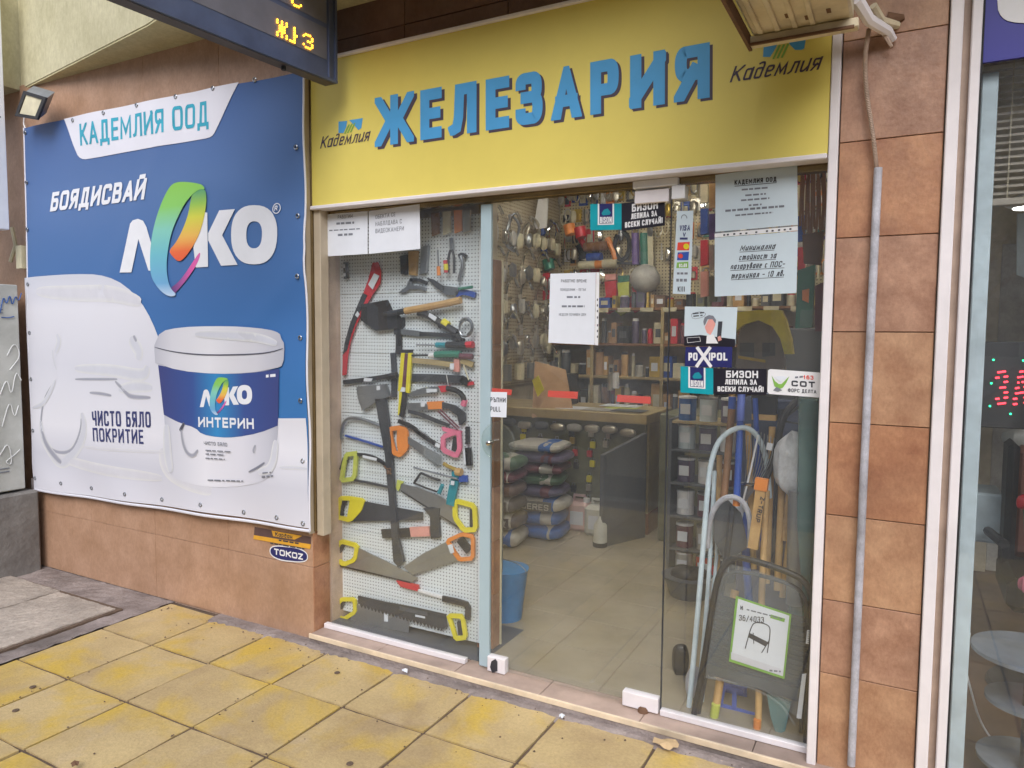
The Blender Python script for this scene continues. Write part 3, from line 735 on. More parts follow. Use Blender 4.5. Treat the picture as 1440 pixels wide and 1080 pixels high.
btext('ЧИСТО БЯЛО', (134, 598), (215, 601), (133, 577), 'navy_ink', .155, .2, 3)
btext('ПОКРИТИЕ', (135, 620), (205, 624), (134, 601), 'navy_ink', .155, .2, 3)
def logo(mp, lay, pre):
    def pp(s, k, it=2):
        q = [Vector(p) for p in nums(s)]
        q = chaikin(q, it, True) if it else q
        return print_poly([mp(p.x, p.y) for p in q], lay + k)
    white = [('115 795 205 415 225 390 262 378 300 392 325 440 420 780 338 780 262 535 205 793', 0),
             ('762 322 800 330 803 750 706 755 690 600 720 500 750 400', 0),
             ('893 312 1015 302 915 505 1035 735 905 742 806 545 806 490', 0)]
    for s, it in white: pp(s, 0, it).build('letter', 'banner_ink_white', bn)
    # O as a ring
    n = 36; sg = lambda x: math.copysign(abs(x) ** .82, x)
    outer = [mp(1167 + 182 * sg(math.cos(2 * PI * k / n)), 502 + 230 * sg(math.sin(2 * PI * k / n))) for k in range(n)]
    inner = [mp(1166 + 62 * sg(math.cos(2 * PI * k / n)), 502 + 105 * sg(math.sin(2 * PI * k / n))) for k in range(n)]
    b_ = MB()
    for k in range(n):
        j = (k + 1) % n
        b_.quad(*[drape(at(*p, BY), lay) for p in (outer[k], outer[j], inner[j], inner[k])])
    b_.build('letter', 'banner_ink_white', bn)
    pp('745 625 740 680 700 760 620 870 545 955 525 960 505 915 560 880 620 810 680 720', 1).build('ring_swirl', 'ring_pink', bn)
    pp('690 175 740 145 792 150 797 230 788 310 765 420 725 530 670 620 605 700 565 708 520 660 500 625 560 560 620 440 655 340 672 240', 2).build('ring_swirl', 'ring_inner', bn)
    pp('790 150 770 118 740 105 640 90 550 95 500 145 440 270 390 420 362 560 352 700 358 820 400 900 460 962 520 985 560 965 515 925 492 860 480 760 490 640 520 490 570 370 630 255 690 185 740 150', 3).build('ring_swirl', 'ring_outer', bn)
logo(lambda x, y: (150 + x / 5.54, 240 + y / 5.54), 3, '')
b_ = MB(); c_ = at(150 + 1338 / 5.54, 240 + 297 / 5.54, BY)
b_.ring([drape(c_ + Vector((.026 * math.cos(a * .35), 0, .026 * math.sin(a * .35))), 4) for a in range(18)], [drape(c_ + Vector((.021 * math.cos(a * .35), 0, .021 * math.sin(a * .35))), 4) for a in range(18)], (0, .0002, 0)).build('registered_mark', 'banner_ink_white', bn)
btext('R', (389, 297), (393, 296.5), (389, 290), 'banner_ink_white', .2, lay=5)
# painted splash ring and streaks
TONE = {'soft_grey': (206, 208, 218), 'mid_grey_print': (160, 162, 176), 'lid_grey': (212, 212, 220), 'ink': (84, 86, 100), 'ink_grey': (128, 130, 144)}
def bstroke(pts, w, m, lay=2, name='splash_line'):
    q = chaikin([Vector((p.x, p.z)) for p in [at(x, y, BY) for x, y in K(pts)]], 2)
    q = [(p.x, p.y) for p in q]; n = len(q); c0 = TONE[m]; steps = 4 if m in ('soft_grey', 'mid_grey_print', 'lid_grey') else 2
    for st_ in range(steps):
        f = (st_ + 1) / steps; ww0 = w * (1.9 - 1.1 * f) if steps > 2 else w * (1.3 - .4 * f)
        col = tuple(int(224 + (c - 224) * f) for c in c0); key = 'print_%d_%d_%d' % col
        if key not in MATS: mat(key, rgb(*col), rough=.42, var=.02)
        b_ = MB(); L_, R_ = [], []
        for k in range(n):
            a, c = q[max(0, k - 1)], q[min(n - 1, k + 1)]; dx, dy = c[0] - a[0], c[1] - a[1]; l = math.hypot(dx, dy) or 1
            ww = ww0 * .5 * math.sin(PI * (k + .4) / n) ** .5; L_.append((q[k][0] - dy / l * ww, q[k][1] + dx / l * ww)); R_.append((q[k][0] + dy / l * ww, q[k][1] - dx / l * ww))
        for k in range(n - 1): b_.quad(*[drape(Vector((p[0], 0, p[1])), lay + st_ * .2) for p in (L_[k], L_[k + 1], R_[k + 1], R_[k])])
        b_.build(name, key, bn)
bstroke('78 540 66 560 61 590 63 612 72 630 88 637 104 634 113 618 118 600 118 588', .016, 'mid_grey_print')
bstroke('61 590 64 615 76 638 90 652 104 640 118 620 123 600 119 580', .05, 'soft_grey')
bstroke('64 606 70 628 84 645 90 650', .03, 'mid_grey_print', 3)
bstroke('50 573 66 568 78 545 82 534', .02, 'soft_grey', 3)
bstroke('110 533 140 533 168 533', .012, 'mid_grey_print'); bstroke('165 536 180 552 186 558 214 559', .02, 'mid_grey_print')
bstroke('170 548 190 543 216 545', .04, 'soft_grey'); bstroke('130 552 145 553 160 556', .014, 'mid_grey_print')
bstroke('84 470 88 480 82 496', .03, 'soft_grey'); bstroke('78 492 79 505 84 520', .012, 'soft_grey')
bstroke('186 474 190 482 198 494 196 506', .05, 'soft_grey'); bstroke('190 472 194 480', .016, 'mid_grey_print', 3)
bstroke('110 518 160 520 205 530 210 515', .045, 'soft_grey'); bstroke('55 410 110 413 160 412 200 425', .06, 'lid_grey')
bstroke('120 628 160 632 240 636', .012, 'lid_grey'); bstroke('80 640 140 660 230 672', .04, 'lid_grey')
bstroke('395 657 415 657 434 659', .012, 'soft_grey')
bstroke('230 630 236 660 262 676 300 690', .06, 'lid_grey', 1.4)
# bucket
print_poly(cubic('K65 285 65 285 85 440 108 620 118 900 130 960 200 1015 320 1045 450 1058 600 1050 720 1025 790 975 803 900 815 700 838 310 838 310 640 330 430 335 200 318', 1), 3).build('bucket_body', 'bucket_shade', bn)
print_poly(cubic('K65 285 65 285 250 325 430 342 640 337 838 308 838 308 830 500 816 668 816 668 700 715 550 742 450 742 340 722 300 680 200 650 103 598 103 598 85 450', 1), 4).build('bucket_label', 'label_blue', bn)
print_poly(cubic('K40 165 45 150 80 72 200 46 400 38 600 42 760 58 835 82 845 120 868 150 866 285 820 305 640 335 420 341 200 321 48 272 48 272', 1), 5).build('bucket_lid', 'lid_shade', bn)
bstroke('K45 172 150 200 300 218 430 222 650 218 780 205 860 180', .007, 'ink', 7)
bstroke('K300 90 500 96 700 110 820 150', .03, 'soft_grey', 7)
bstroke('K700 960 790 940 806 760', .03, 'soft_grey', 5); bstroke('K120 660 128 850 150 960', .04, 'soft_grey', 5)
logo(lambda x, y: (210 + (328 + (x - 115) * .269) / 4.5, 450 + (362 + (y - 92) * .268) / 4.5), 5, '')
btext('ИНТЕРИН', (281.5, 600), (359, 603), (281, 586), 'banner_ink_white', .22, .16, 6)
btext('ЧИСТО БЯЛО', (289.5, 625), (322, 627.5), (289, 620), 'ink_grey', .16, .2, 6)
bstroke('K212 690 225 780 250 840 290 862 320 820', .016, 'mid_grey_print', 6); bstroke('K205 700 212 690 232 650', .02, 'ink', 6)
bstroke('K640 960 700 930 740 900', .012, 'ink_grey', 6); bstroke('K680 790 668 820 672 840', .012, 'mid_grey_print', 6)
print_poly('K725 345 800 338 800 385 728 392', 6, 1).build('label_box', 'navy_ink', bn)
b_ = MB()
for (x0, x1, y, sl_, h) in ((289, 324, 634, .06, 1.6), (289, 315, 639, .06, 1.6), (289, 316, 645, .06, 1.6), (292, 342, 676, .03, 1.8), (369, 381, 666, -.1, 1.6), (368, 384, 672, -.1, 2.4)):
    greek(b_, x0, x1, y, h, BY - .016, sl_, int(x0 + y))
b_.build('small_print', 'ink_grey', bn)
greek(MB(), 374, 388, 531, 4, BY - .016, -.1).build('small_print', 'banner_ink_white', bn)
gp = [(106, 170), (150, 160), (196, 149), (250, 137), (302, 125), (358, 112), (38, 187), (40, 257), (41, 323), (43, 400), (46, 468), (48, 533), (50, 605), (52, 672),
      (90, 679), (130, 686), (180, 694), (229, 702), (286, 709), (344, 720), (392, 727), (430, 735), (419, 208), (421, 304), (423, 389), (424, 475), (425, 563), (427, 648)]
for x, y in gp:
    c_ = at(x, y, BY); c_ = drape(c_, 3)
    MB().tube([c_ + Vector((.0095 * math.cos(a), 0, .0095 * math.sin(a))) for a in [k * PI / 5 for k in range(10)]], .0035, 5, True).build('grommet', 'steel', bn)
# stickers under the banner
s1 = empty('warning_sticker', at(403, 768, 2.585), 'long orange and black sticker stuck on the tan wall above the oval one', 'sticker')
MB().P('358 741 437 755 437 766 357 753', 2.5855, .0006).build('photo_band', 'sticker_brown', s1)
MB().P('357 752.5 437 765.5 436 772 356 758', 2.5850, .0006).build('orange_band', 'orange_sticker', s1)
MB().P('382 746 425 753.5 414 759 384 754', 2.5845, .0006).build('title_box', 'orange_sticker', s1)
txt('Кардан', (387, 753.5), (411, 758), (387, 748), 2.5838, .2, mb=None).build('lettering', 'ink', s1)
greek(greek(MB(), 392, 420, 760.5, 2, 2.5836, .17), 380, 428, 764.5, 1.6, 2.584, .17, 4).build('small_print', 'ink', s1)
s2 = empty('oval_sticker', at(405, 779, 2.585), 'dark blue oval sticker with white rim reading TOKOZ on the tan wall', 'sticker')
ov = lambda sx, sy: [(406 + 27 * sx * math.copysign(abs(math.cos(a)) ** .75, math.cos(a)), 779 + 9.5 * sy * math.copysign(abs(math.sin(a)) ** .8, math.sin(a)) + 4.4 * sx * math.cos(a)) for a in [2 * PI * k / 30 for k in range(30)]]
MB().P(ov(1, 1.15), 2.5855, .0005).build('rim', 'white_plastic', s2); MB().P(ov(.955, .98), 2.5850, .0005).build('field', 'navy_sticker', s2)
txt('TOKOZ', (385.5, 779.5), (426, 787.5), (385.5, 771), 2.5843, .24, .12).build('lettering', 'white_plastic', s2)

# lintel wall over the sign, window post
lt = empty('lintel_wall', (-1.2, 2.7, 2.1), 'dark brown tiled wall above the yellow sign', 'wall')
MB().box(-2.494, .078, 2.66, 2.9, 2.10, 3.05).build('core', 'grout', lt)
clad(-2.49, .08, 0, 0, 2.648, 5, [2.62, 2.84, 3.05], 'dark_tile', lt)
wp = empty('window_post', (-2.45, 2.6, 0), 'beige metal corner post between the banner and the tool window', 'post')
MB().bbox(-2.474, -2.432, 2.60, 2.655, .52, 2.09, .003).build('profile', 'beige_metal', wp)
MB().bbox(-2.484, -2.4745, 2.59, 2.66, .54, 2.72, .001).build('dark_gap', 'bronze', wp)
MB().bbox(-2.492, -2.4845, 2.562, 2.60, .53, 2.72, .001).build('flange', 'beige_metal', wp)

# ------------------------------------------------------------ yellow sign
sg_ = empty('shop_sign', (-1.36, 2.6, 2.08), 'long yellow shop sign with blue Cyrillic letters over the entrance', 'sign')
MB().box(-2.472, -.2475, 2.592, 2.64, 2.088, 2.735).build('board', 'sign_yellow', sg_)
MB().bbox(-2.476, -.248, 2.578, 2.646, 2.07, 2.0875, .003).build('frame_strip', 'white_frame', sg_)
MB().bbox(-2.476, -.248, 2.578, 2.646, 2.7355, 2.750, .003).build('frame_strip', 'white_frame', sg_)
SY = 2.5905
W_ = [('Ж', 527, 584), ('Е', 590, 624), ('Л', 630, 673), ('Е', 682, 719), ('З', 724, 766), ('А', 775, 820), ('Р', 829, 873), ('И', 885, 938), ('Я', 948, 1001)]
def top_y(x): return 138 - (x - 527) * (138 - 60) / (998 - 527)
def bot_y(x): return 207 - (x - 527) * (207 - 137) / (998 - 527)
for dx, dy, Y, mname, nm in ((4.2, 3.4, SY + .0009, 'sign_shadow', 'letter_shadow'), (0, 0, SY, 'sign_blue', 'letter')):
    for ch, x0, x1 in W_:
        x0 += 1; x1 -= 3
        b_ = MB(); text(b_, ch, at(x0 + dx, bot_y(x0) + dy, Y), at(x1 + dx, bot_y(x1) + dy, Y), at(x0 + dx, top_y(x0) + dy, Y), .225 if ch not in 'Ж' else .2, flat_fn(Y), .1, 3)
        b_.build(nm, mname, sg_)
for (x0, y0, x1, y1, xt, yt) in ((450, 209, 518, 198, 453, 192), (1026, 116, 1151, 98, 1033, 93)):
    txt('Кадемлия', (x0, y0), (x1, y1), (xt + 1, yt), SY, .12, .14).build('lettering', 'sign_shadow', sg_)
for (p, st_) in (('476 171 488 170 487 178 483 187 476 187', 'sign_blue'), ('491 169 510 166 508 180 504 183 498 176', 'sign_blue'),
                 ('1074 64 1094 61 1088 72 1083 80 1073 80', 'sign_blue'), ('1108 58 1133 55 1131 68 1127 70 1118 70 1111 63', 'sign_blue')):
    MB().P(p, SY, .0008).build('emblem', st_, sg_)
for x, y, k in ((484, 188, 1), (488, 187, 1), (492, 186, 1), (1086, 83, 1.5), (1092, 82, 1.5), (1098, 81, 1.5)):
    MB().P([(x, y), (x + 1.8 * k, y), (x + 8 * k, y - 13 * k), (x + 6 * k, y - 13 * k)], SY - .0004, .0008).build('emblem_stripe', 'logo_green', sg_)

# ------------------------------------------------------------ balcony above
bc = empty('balcony', (-2, 2, 2.96), 'cream plastered balcony slab hanging over the shop front', 'balcony')
bot = [(-4.86, 2.66), (-4.86, 2.598), (-3.3, 2.352), (-2.6, 2.18), (-1.5, 2.0), (3.5, 1.85), (3.5, 2.66)]
MB().prism([(x, y, 2.985) for x, y in bot], (0, 0, 1.1)).build('parapet', 'plaster_cream', bc)
MB().prism([(x, y + (.0 if y > 2.6 else .004), 2.975) for x, y in bot], (0, 0, .0095)).build('soffit', 'plaster_soffit', bc)
b = MB(); b.box(-9.0, -4.862, 2.3, 2.9, 2.975, 4.1)
solo(b, 'neighbour_balcony', 'plaster_cream', 'cream plaster parapet at the far left above the floodlight', 'balcony')
b = MB(); b.box(-12, 8, 2.70, 2.9, 3.06, 9); solo(b, 'upper_facade', 'plaster_cream', 'plain cream upper facade of the building above the balcony', 'facade')

# ------------------------------------------------------------ pillar, right of the entrance
pl = empty('tiled_pillar', (-.07, 2.7, 0), 'brown tiled pillar between the tool shop and the neighbouring salon', 'pillar')
MB().box(-.215, .076, 2.612, 3.0, -.02, 3.0).build('core', 'grout', pl)
zt = [0]
for yy in (1075, 963, 856, 732, 598, 467, 332, 195, 50): zt.append(at(1240, yy, 2.6).z)
zt = sorted(z for z in zt if z > 0) ; zt = [-.02] + [z for z in zt if z > .1] + [2.72, 3.0]
clad(-.214, .075, 0, 0, 2.6, 1, zt, ['brown_tile', 'brown_tile_warm', 'brown_tile_pale'], pl, .0014)
fr = empty('entrance_frame', (-1.3, 2.65, 0), 'white aluminium frame around the tool shop glass', 'frame')
MB().bbox(-.2455, -.2165, 2.585, 2.66, .0, 2.62, .003).build('right_post', 'white_frame', fr)
MB().bbox(-2.474, -1.655, 2.640, 2.668, .045, .068, .002).build('bottom_rail', 'white_frame', fr)
MB().bbox(-.775, -.246, 2.640, 2.668, .045, .068, .002).build('bottom_rail', 'white_frame', fr)
MB().bbox(-2.43, -.2465, 2.652, 2.70, 2.048, 2.069, .002).build('header', 'bronze', fr)

# conduit and AC
cd_ = empty('cable_conduit', (-.1, 2.57, 0), 'grey plastic conduit pipe with brown flexible hose up the pillar', 'conduit')
MB().tube([at(1197, 1076, 2.575), at(1215, 660, 2.575), at(1235, 236, 2.575)], .0125, 12).build('pipe', 'conduit_grey', cd_)
q = chaikin([at(1233, 240, 2.575), at(1228, 190, 2.57), at(1218, 130, 2.57), at(1216, 80, 2.56), at(1222, 40, 2.54)], 3)
f_ = []
for k in range(len(q) - 1):
    for t in range(6): f_.append(q[k] + (q[k + 1] - q[k]) * t / 6)
MB().tube(f_, [.0075 if i % 2 else .0058 for i in range(len(f_))], 8).build('flexible_hose', 'flex_brown', cd_)
ac = empty('air_conditioner', (-.3, 2.1, 2.42), 'dirty cream air conditioner box seen from below above the sign corner', 'air conditioner')
MB().bbox(-.462, -.175, 1.72, 2.44, 2.435, 2.95, .008).build('casing', 'ac_cream', ac)
for k in range(4): MB().bbox(-.44 + k * .05, -.425 + k * .05, 1.75, 2.40, 2.427, 2.436, .002).build('rib', 'ac_cream', ac)
for x, y in ((-.24, 2.32), (-.24, 2.2), (-.30, 2.34), (-.22, 2.1), (-.29, 2.16), (-.35, 2.3)):
    MB().box(x, x + .012, y, y + .03, 2.4335, 2.4352).build('drain_slot', 'rust', ac)
MB().bbox(-.475, -.16, 2.41, 2.45, 2.405, 2.432, .003).build('bracket', 'ac_cream', ac)
MB().box(-.476, -.466, 1.75, 2.45, 2.40, 2.438).build('bracket', 'rust', ac)
MB().box(-.470, -.17, 2.40, 2.409, 2.40, 2.408).build('bracket', 'rust', ac)
MB().tube([at(1205, 0, 2.45), at(1222, 28, 2.5), at(1248, 44, 2.56), at(1256, 56, 2.585)], [.02, .018, .016, .012], 8).build('wrapped_pipe', 'white_frame', ac)
MB().tube([at(1228, 8, 2.5), at(1240, 30, 2.55), at(1262, 36, 2.595)], [.012, .014, .012], 8).build('wrapped_pipe', 'ac_cream', ac)
MB().tube([at(1240, 42, 2.56), at(1254, 66, 2.56)], [.008, .005], 6).build('pipe_end', 'flex_brown', ac)
MB().tube([at(1250, 30, 2.598), at(1272, 24, 2.598)], [.03, .008], 8).build('sealing_patch', 'rust', ac)

# floodlight
fl = empty('floodlight', at(44, 150, 2.5), 'small silver framed floodlight on the wall above the banner corner', 'floodlight')
C4 = [at(x, y, 2.44) for x, y in ((36, 129), (66, 138), (54, 168), (24, 163))]
n_ = (C4[1] - C4[0]).cross(C4[3] - C4[0]).normalized(); n_ = -n_ if n_.y > 0 else n_
cc = sum(C4, Vector()) / 4; dn = Vector((.12, .5, .55)).normalized() * .06
MB().prism([c + Vector((0, 0, 0)) for c in C4], dn).build('housing', 'steel', fl)
MB().ring([cc + (c - cc) * 1.05 + n_ * .01 for c in C4], [cc + (c - cc) * .78 + n_ * .01 for c in C4], (0, .012, 0)).build('rim', 'black_plastic', fl)
MB().prism([cc + (c - cc) * .82 + n_ * .004 for c in C4], (0, .006, 0)).build('lens', 'cream_item', fl)
MB().tube([at(40, 140, 2.50), at(44, 128, 2.59)], .01, 6).build('bracket', 'black_plastic', fl)
MB().T('34 165 33 175 36 181', 2.56, .004, 6).build('cable', 'white_plastic', fl)

# LED clock sign
ls = empty('led_clock_sign', (-2.27, 2.0, 2.57), 'dark navy LED clock sign sticking out over the banner, amber digits', 'led sign')
def zx(px, py): p = onx(px, py, -2.235); return p
LX = -2.235; zb = .0
A_ = zx(473, 118); B_ = zx(300, 48); sl_ = (A_.z - B_.z) / (A_.y - B_.y)
zl = lambda y, h=0: A_.z + (y - A_.y) * sl_ + h
y0_, y1_ = .9, 2.5
MB().prism([(LX, y1_, zl(y1_)), (LX, y0_, zl(y0_)), (LX, y0_, zl(y0_, .7)), (LX, y1_, zl(y1_, .7))], (-.064, 0, 0)).build('case', 'navy_case', ls)
MB().prism([(LX - .004, y1_ - .004, zl(y1_) - .002), (LX - .004, y0_, zl(y0_) - .002), (LX - .060, y0_, zl(y0_) - .002), (LX - .060, y1_ - .004, zl(y1_) - .002)], (0, 0, .001)).build('underside', 'case_under', ls)
for h0, h1 in ((.085, .215), (.235, .40), (.42, .6)):
    MB().prism([(LX + .0015, y1_ - .06, zl(y1_ - .06, h0)), (LX + .0015, y0_ + .1, zl(y0_ + .1, h0)), (LX + .0015, y0_ + .1, zl(y0_ + .1, h1)), (LX + .0015, y1_ - .06, zl(y1_ - .06, h1))], (-.001, 0, 0)).build('screen', 'led_screen', ls)
for h0, h1 in ((.0, .012), (.69, .7)):
    MB().prism([(LX + .008, y1_, zl(y1_, h0)), (LX + .008, y0_, zl(y0_, h0)), (LX + .008, y0_, zl(y0_, h1)), (LX + .008, y1_, zl(y1_, h1))], (-.0078, 0, 0)).build('bezel', 'navy_case', ls)
for ya, yb in ((y1_ - .012, y1_), (y1_ - .052, y1_ - .044)):
    MB().box(LX + .0001, LX + .0078, ya, yb, zl(y1_) + .013, zl(y1_) + .68).build('bezel', 'navy_case', ls)
GL = {'Ж': '10101 10101 01110 01110 01110 10101 10101', 'd': '001 001 001 001 111 001 101', 'J': '0010 0010 0010 0011 0010 0010 1110', '3': '01110 10001 00001 00110 00001 10001 01110', 'C': '01110 10001 10000 10000 10000 10001 01110'}
def dots(ch, tl, tr, bl):
    rows = GL[ch].split(); nr, nc = len(rows), len(rows[0]); b_ = MB()
    for r_ in range(nr):
        for c_ in range(nc):
            if rows[r_][c_] != '1': continue
            u, v = c_ / (nc - 1), r_ / (nr - 1)
            px = tl[0] + (tr[0] - tl[0]) * u + (bl[0] - tl[0]) * v; py = tl[1] + (tr[1] - tl[1]) * u + (bl[1] - tl[1]) * v
            p = onx(px, py, LX + .004); b_.tube([p, p + Vector((.002, 0, 0))], .0042, 6)
    b_.build('lit_digit', 'led_amber', ls)
dots('Ж', (390, 28), (403, 33.5), (390, 49)); dots('J', (408, 37), (417, 41), (408, 57)); dots('3', (427, 47), (439, 52), (427, 65)); dots('C', (411, -12), (423, -7), (411, 6))
MB().tube([zx(404, 96) + Vector((-.02, 0, -.004)), zx(404, 96) + Vector((-.02, 0, .01))], .01, 10).build('cable_hole', 'dark_rubber', ls)

# far left neighbours
b = empty('utility_cabinet', (-4.95, 2.2, .5), 'grey street cabinet with scrawled graffiti at the far left', 'utility cabinet')
MB().bbox(-5.5, -4.775, 1.2, 2.49, .52, 1.775, .006).build('body', 'cabinet_grey', b)
for z in (1.62, 1.60, .66, .64): MB().box(-4.7755, -4.771, 1.4, 2.4, z, z + .006).build('vent_line', 'ink_grey', b)
for pts, m_ in (('0 440 5 415 9 430 14 412 17 432 22 414 26 425 30 412', 'graffiti_blue'), ('2 446 12 447 20 445', 'graffiti_blue'), ('0 555 10 530 16 560 22 520 30 535', 'graffiti_white'), ('3 600 14 560 20 590 26 570', 'graffiti_white'), ('0 640 12 620 18 655 6 650 20 640 28 632', 'graffiti_white'), ('10 500 20 480 30 500 14 520', 'graffiti_white')):
    q = [onx(x, y, -4.770) for x, y in nums(pts)]; MB().tube(chaikin(q, 2), .003, 5).build('graffiti', m_, b)
b = MB(); b.bbox(-5.6, -4.73, 1.2, 2.545, -.02, .505, .012); solo(b, 'concrete_plinth', 'plinth_concrete', 'rough grey concrete plinth under the graffiti cabinet', 'plinth')
b = empty('neighbour_board', (-4.9, 2, 2.1), 'pale blue white advertising board cut by the left picture edge', 'board')
MB().bbox(-4.84, -4.76, 1.1, 2.45, 2.10, 3.6, .004).build('panel', 'neighbour_white', b)
q = MB()
for k in range(5): q.box(-4.7598, -4.759, 2.33 + .02 * k, 2.345 + .02 * k, 2.752, 2.762)
q.build('small_print', 'ink_grey', b)
b = MB(); b.tube([at(17, 320, 2.55), at(22, 345, 2.55), at(15, 368, 2.55)], .012, 6); b.box(-4.86, -4.80, 2.53, 2.585, 1.88, 2.02)
solo(b, 'broken_box', 'cream_item', 'broken cream junction box on the wall edge above the cabinet', 'junction box')
b = MB(); b.box(-12, -4.87, 2.6, 2.9, -.1, 3.02); solo(b, 'neighbour_wall', 'wall_tile_tan', 'tan wall strip behind the cabinet left of the banner', 'wall')

# ------------------------------------------------------------ glazing
def pane(name, x0, x1, z0, z1, label, Y=2.655):
    b = MB(); b.quad((x0, Y, z0), (x1, Y, z0), (x1, Y, z1), (x0, Y, z1)); return b
b = MB().box(-2.432, -1.600, 2.652, 2.658, .068, 2.05); solo(b, 'window_pane', 'shop_glass', 'large glass pane in front of the tool pegboard', 'window pane')
b = MB().box(-.772, -.690, 2.652, 2.658, .068, 2.05); solo(b, 'window_pane', 'shop_glass', 'narrow glass strip between the door and the wide right pane', 'window pane')
b = MB().box(-.686, -.2465, 2.652, 2.658, .068, 2.05); solo(b, 'window_pane', 'shop_glass', 'wide glass pane with papers and stickers in front of ladder and poles', 'window pane')
dr = empty('glass_door', (-1.2, 2.655, .05), 'frameless glass door with pale green edge strip and round glass handle', 'door')
MB().box(-1.535, -.778, 2.652, 2.660, .056, 2.036).build('pane', 'shop_glass', dr)
MATS['edge_green'] = None; del MATS['edge_green']; mat('edge_green', rgb(168, 188, 196), rough=.25, var=.02)
MB().box(-1.585, -1.5355, 2.648, 2.662, .056, 2.036).build('edge_strip', 'edge_green', dr)
MB().box(-.7775, -.7745, 2.650, 2.661, .056, 2.036).build('edge_strip', 'blade_dark', dr)
MB().bbox(-1.538, -1.452, 2.636, 2.672, .047, .112, .002).build('lock_patch', 'white_frame', dr)
MB().P('691 930 696 927 699 931 699 944 692 946 689 938', 2.632, .004).build('keyhole', 'dark_steel', dr)
MB().bbox(-.925, -.782, 2.636, 2.672, .05, .108, .002).build('pivot_patch', 'white_frame', dr)
MB().lathe([(.022, 0), (.02, .012), (.012, .02)], (-.84, 2.64, .044), 12).build('pivot', 'rust', dr)
MB().bbox(-.912, -.782, 2.636, 2.672, 1.985, 2.032, .002).build('pivot_patch', 'white_frame', dr)
b = MB(); b.bbox(-.918, -.748, 2.630, 2.68, 2.04, 2.0685, .002); b.bbox(-.770, -.722, 2.630, 2.68, 1.99, 2.039, .002)
solo(b, 'transom_patch', 'white_plastic', 'white L shaped patch fitting above the top corner of the glass door', 'door fitting')
h0 = at(700, 621, 2.62)
hd = MB().tube([h0 + Vector((.078 * math.cos(a), 0, .078 * math.sin(a))) for a in [k * PI / 18 for k in range(36)]], .0035, 6, True); hd.build('handle_rim', 'handle_glass', dr)
MB().lathe([(.074, 0), (.076, .006)], h0 + Vector((0, .003, 0)), 32, Matrix.Rotation(PI / 2, 3, 'X')).build('handle_disc', 'handle_glass', dr)
MB().lathe([(.010, -.03), (.011, .006), (.006, .010)], at(687, 623, 2.62), 14, Matrix.Rotation(PI / 2, 3, 'X')).build('handle_bolt', 'chrome', dr)

# papers and stickers on the glass : front face at Y, picture corner points
GY = 2.6505
def sheet(name, label, cat, corners, m='paper', Y=GY, extra=(), t=.0006):
    e = empty(name, at(*nums(corners)[0], Y), label, cat)
    MB().P(corners, Y, t).build('sheet', m, e)
    for nm, mm, bb in extra: bb.build(nm, mm, e)
    return e
T_ = lambda s, a, c, t, wt=.13, gap=.2, Y=GY - .0006: txt(s, a, c, t, Y, wt, gap)
def gk(lines, Y=GY - .0007, sl=-.1):
    b_ = MB()
    for i, (x0, x1, y, h) in enumerate(lines): greek(b_, x0, x1, y, h, Y, sl, i + int(x0))
    return b_
sheet('notice_paper', 'white notice paper at the top left corner of the tool window', 'notice', '453 302 517 297 517 357 453 361', extra=[
    ('lettering', 'ink_grey', T_('РАБОТИМ', (475, 308), (496, 306), (475, 303))), ('small_print', 'ink_grey', gk([(473, 498, 316, 3), (463, 506, 325, 1.6), (475, 496, 332, 3)], sl=-.06))])
sheet('notice_paper', 'white surveillance notice paper right of the corner paper in tool window', 'notice', '518.5 297 590 287 591 350 518.5 357', extra=[
    ('lettering', 'ink_grey', T_('ОБЕКТА СЕ', (528, 308), (556, 304), (528, 302.5))), ('lettering', 'ink_grey', T_('НАБЛЮДАВА С'.replace('Ю', 'Л'), (528, 318), (565, 314), (528, 312))),
    ('lettering', 'ink_grey', T_('ВИДЕОКАМЕРИ', (528, 328), (568, 324), (528, 322)))])
def bison(cat_y, tl, split, tr, h0, h1, name):
    (x0, y0), (xs, ys), (x1, y1) = tl, split, tr
    e = empty('glue_sticker', at(x0, y0 + h0, GY), name, 'sticker')
    MB().P([(x0, y0), (xs, ys), (xs, ys + h0), (x0, y0 + h0)], GY, .0006).build('teal_field', 'teal_sticker', e)
    MB().P([(xs, ys), (x1, y1), (x1, y1 + h1), (xs, ys + h1)], GY, .0006).build('black_field', 'black_sticker', e)
    w = xs - x0; sl_ = (ys - y0) / w; f = lambda u, v: (x0 + u * w, y0 + sl_ * u * w + v * h0)
    MB().P([f(.24, .0), f(.76, .0), f(.76, .8), f(.24, .8)], GY - .0004, .0003).build('logo_box', 'white_plastic', e)
    MB().P([f(.29, .0), f(.71, .0), f(.71, .75), f(.29, .75)], GY - .0008, .0003).build('logo_box', 'navy_sticker', e)
    MB().P([f(.36, .36), f(.44, .22), f(.56, .18), f(.66, .34), f(.62, .42), f(.40, .44)], GY - .001, .0002).build('logo_emblem', 'tool_teal', e)
    txt('BISON', f(.31, .73), f(.69, .73), f(.31, .50), GY - .0012, .17, .14).build('lettering', 'white_plastic', e)
    W = x1 - xs; s2_ = (y1 - ys) / W; g = lambda u, v: (xs + u * W, ys + s2_ * u * W + v * h1)
    for s_, u0, u1, v, hh in (('БИЗОН', .24, .84, .36, .28), ('ЛЕПИЛА ЗА', .22, .82, .62, .2), ('ВСЕКИ СЛУЧАЙ!', .08, .94, .9, .2)):
        txt(s_, g(u0, v), g(u1, v), g(u0, v - hh), GY - .0008, .2, .14).build('lettering', 'white_plastic', e)
    return e
bison(0, (830, 287), (874, 286), (935, 278), 37, 39, 'teal and black glue sticker high on the door beneath the pivot')
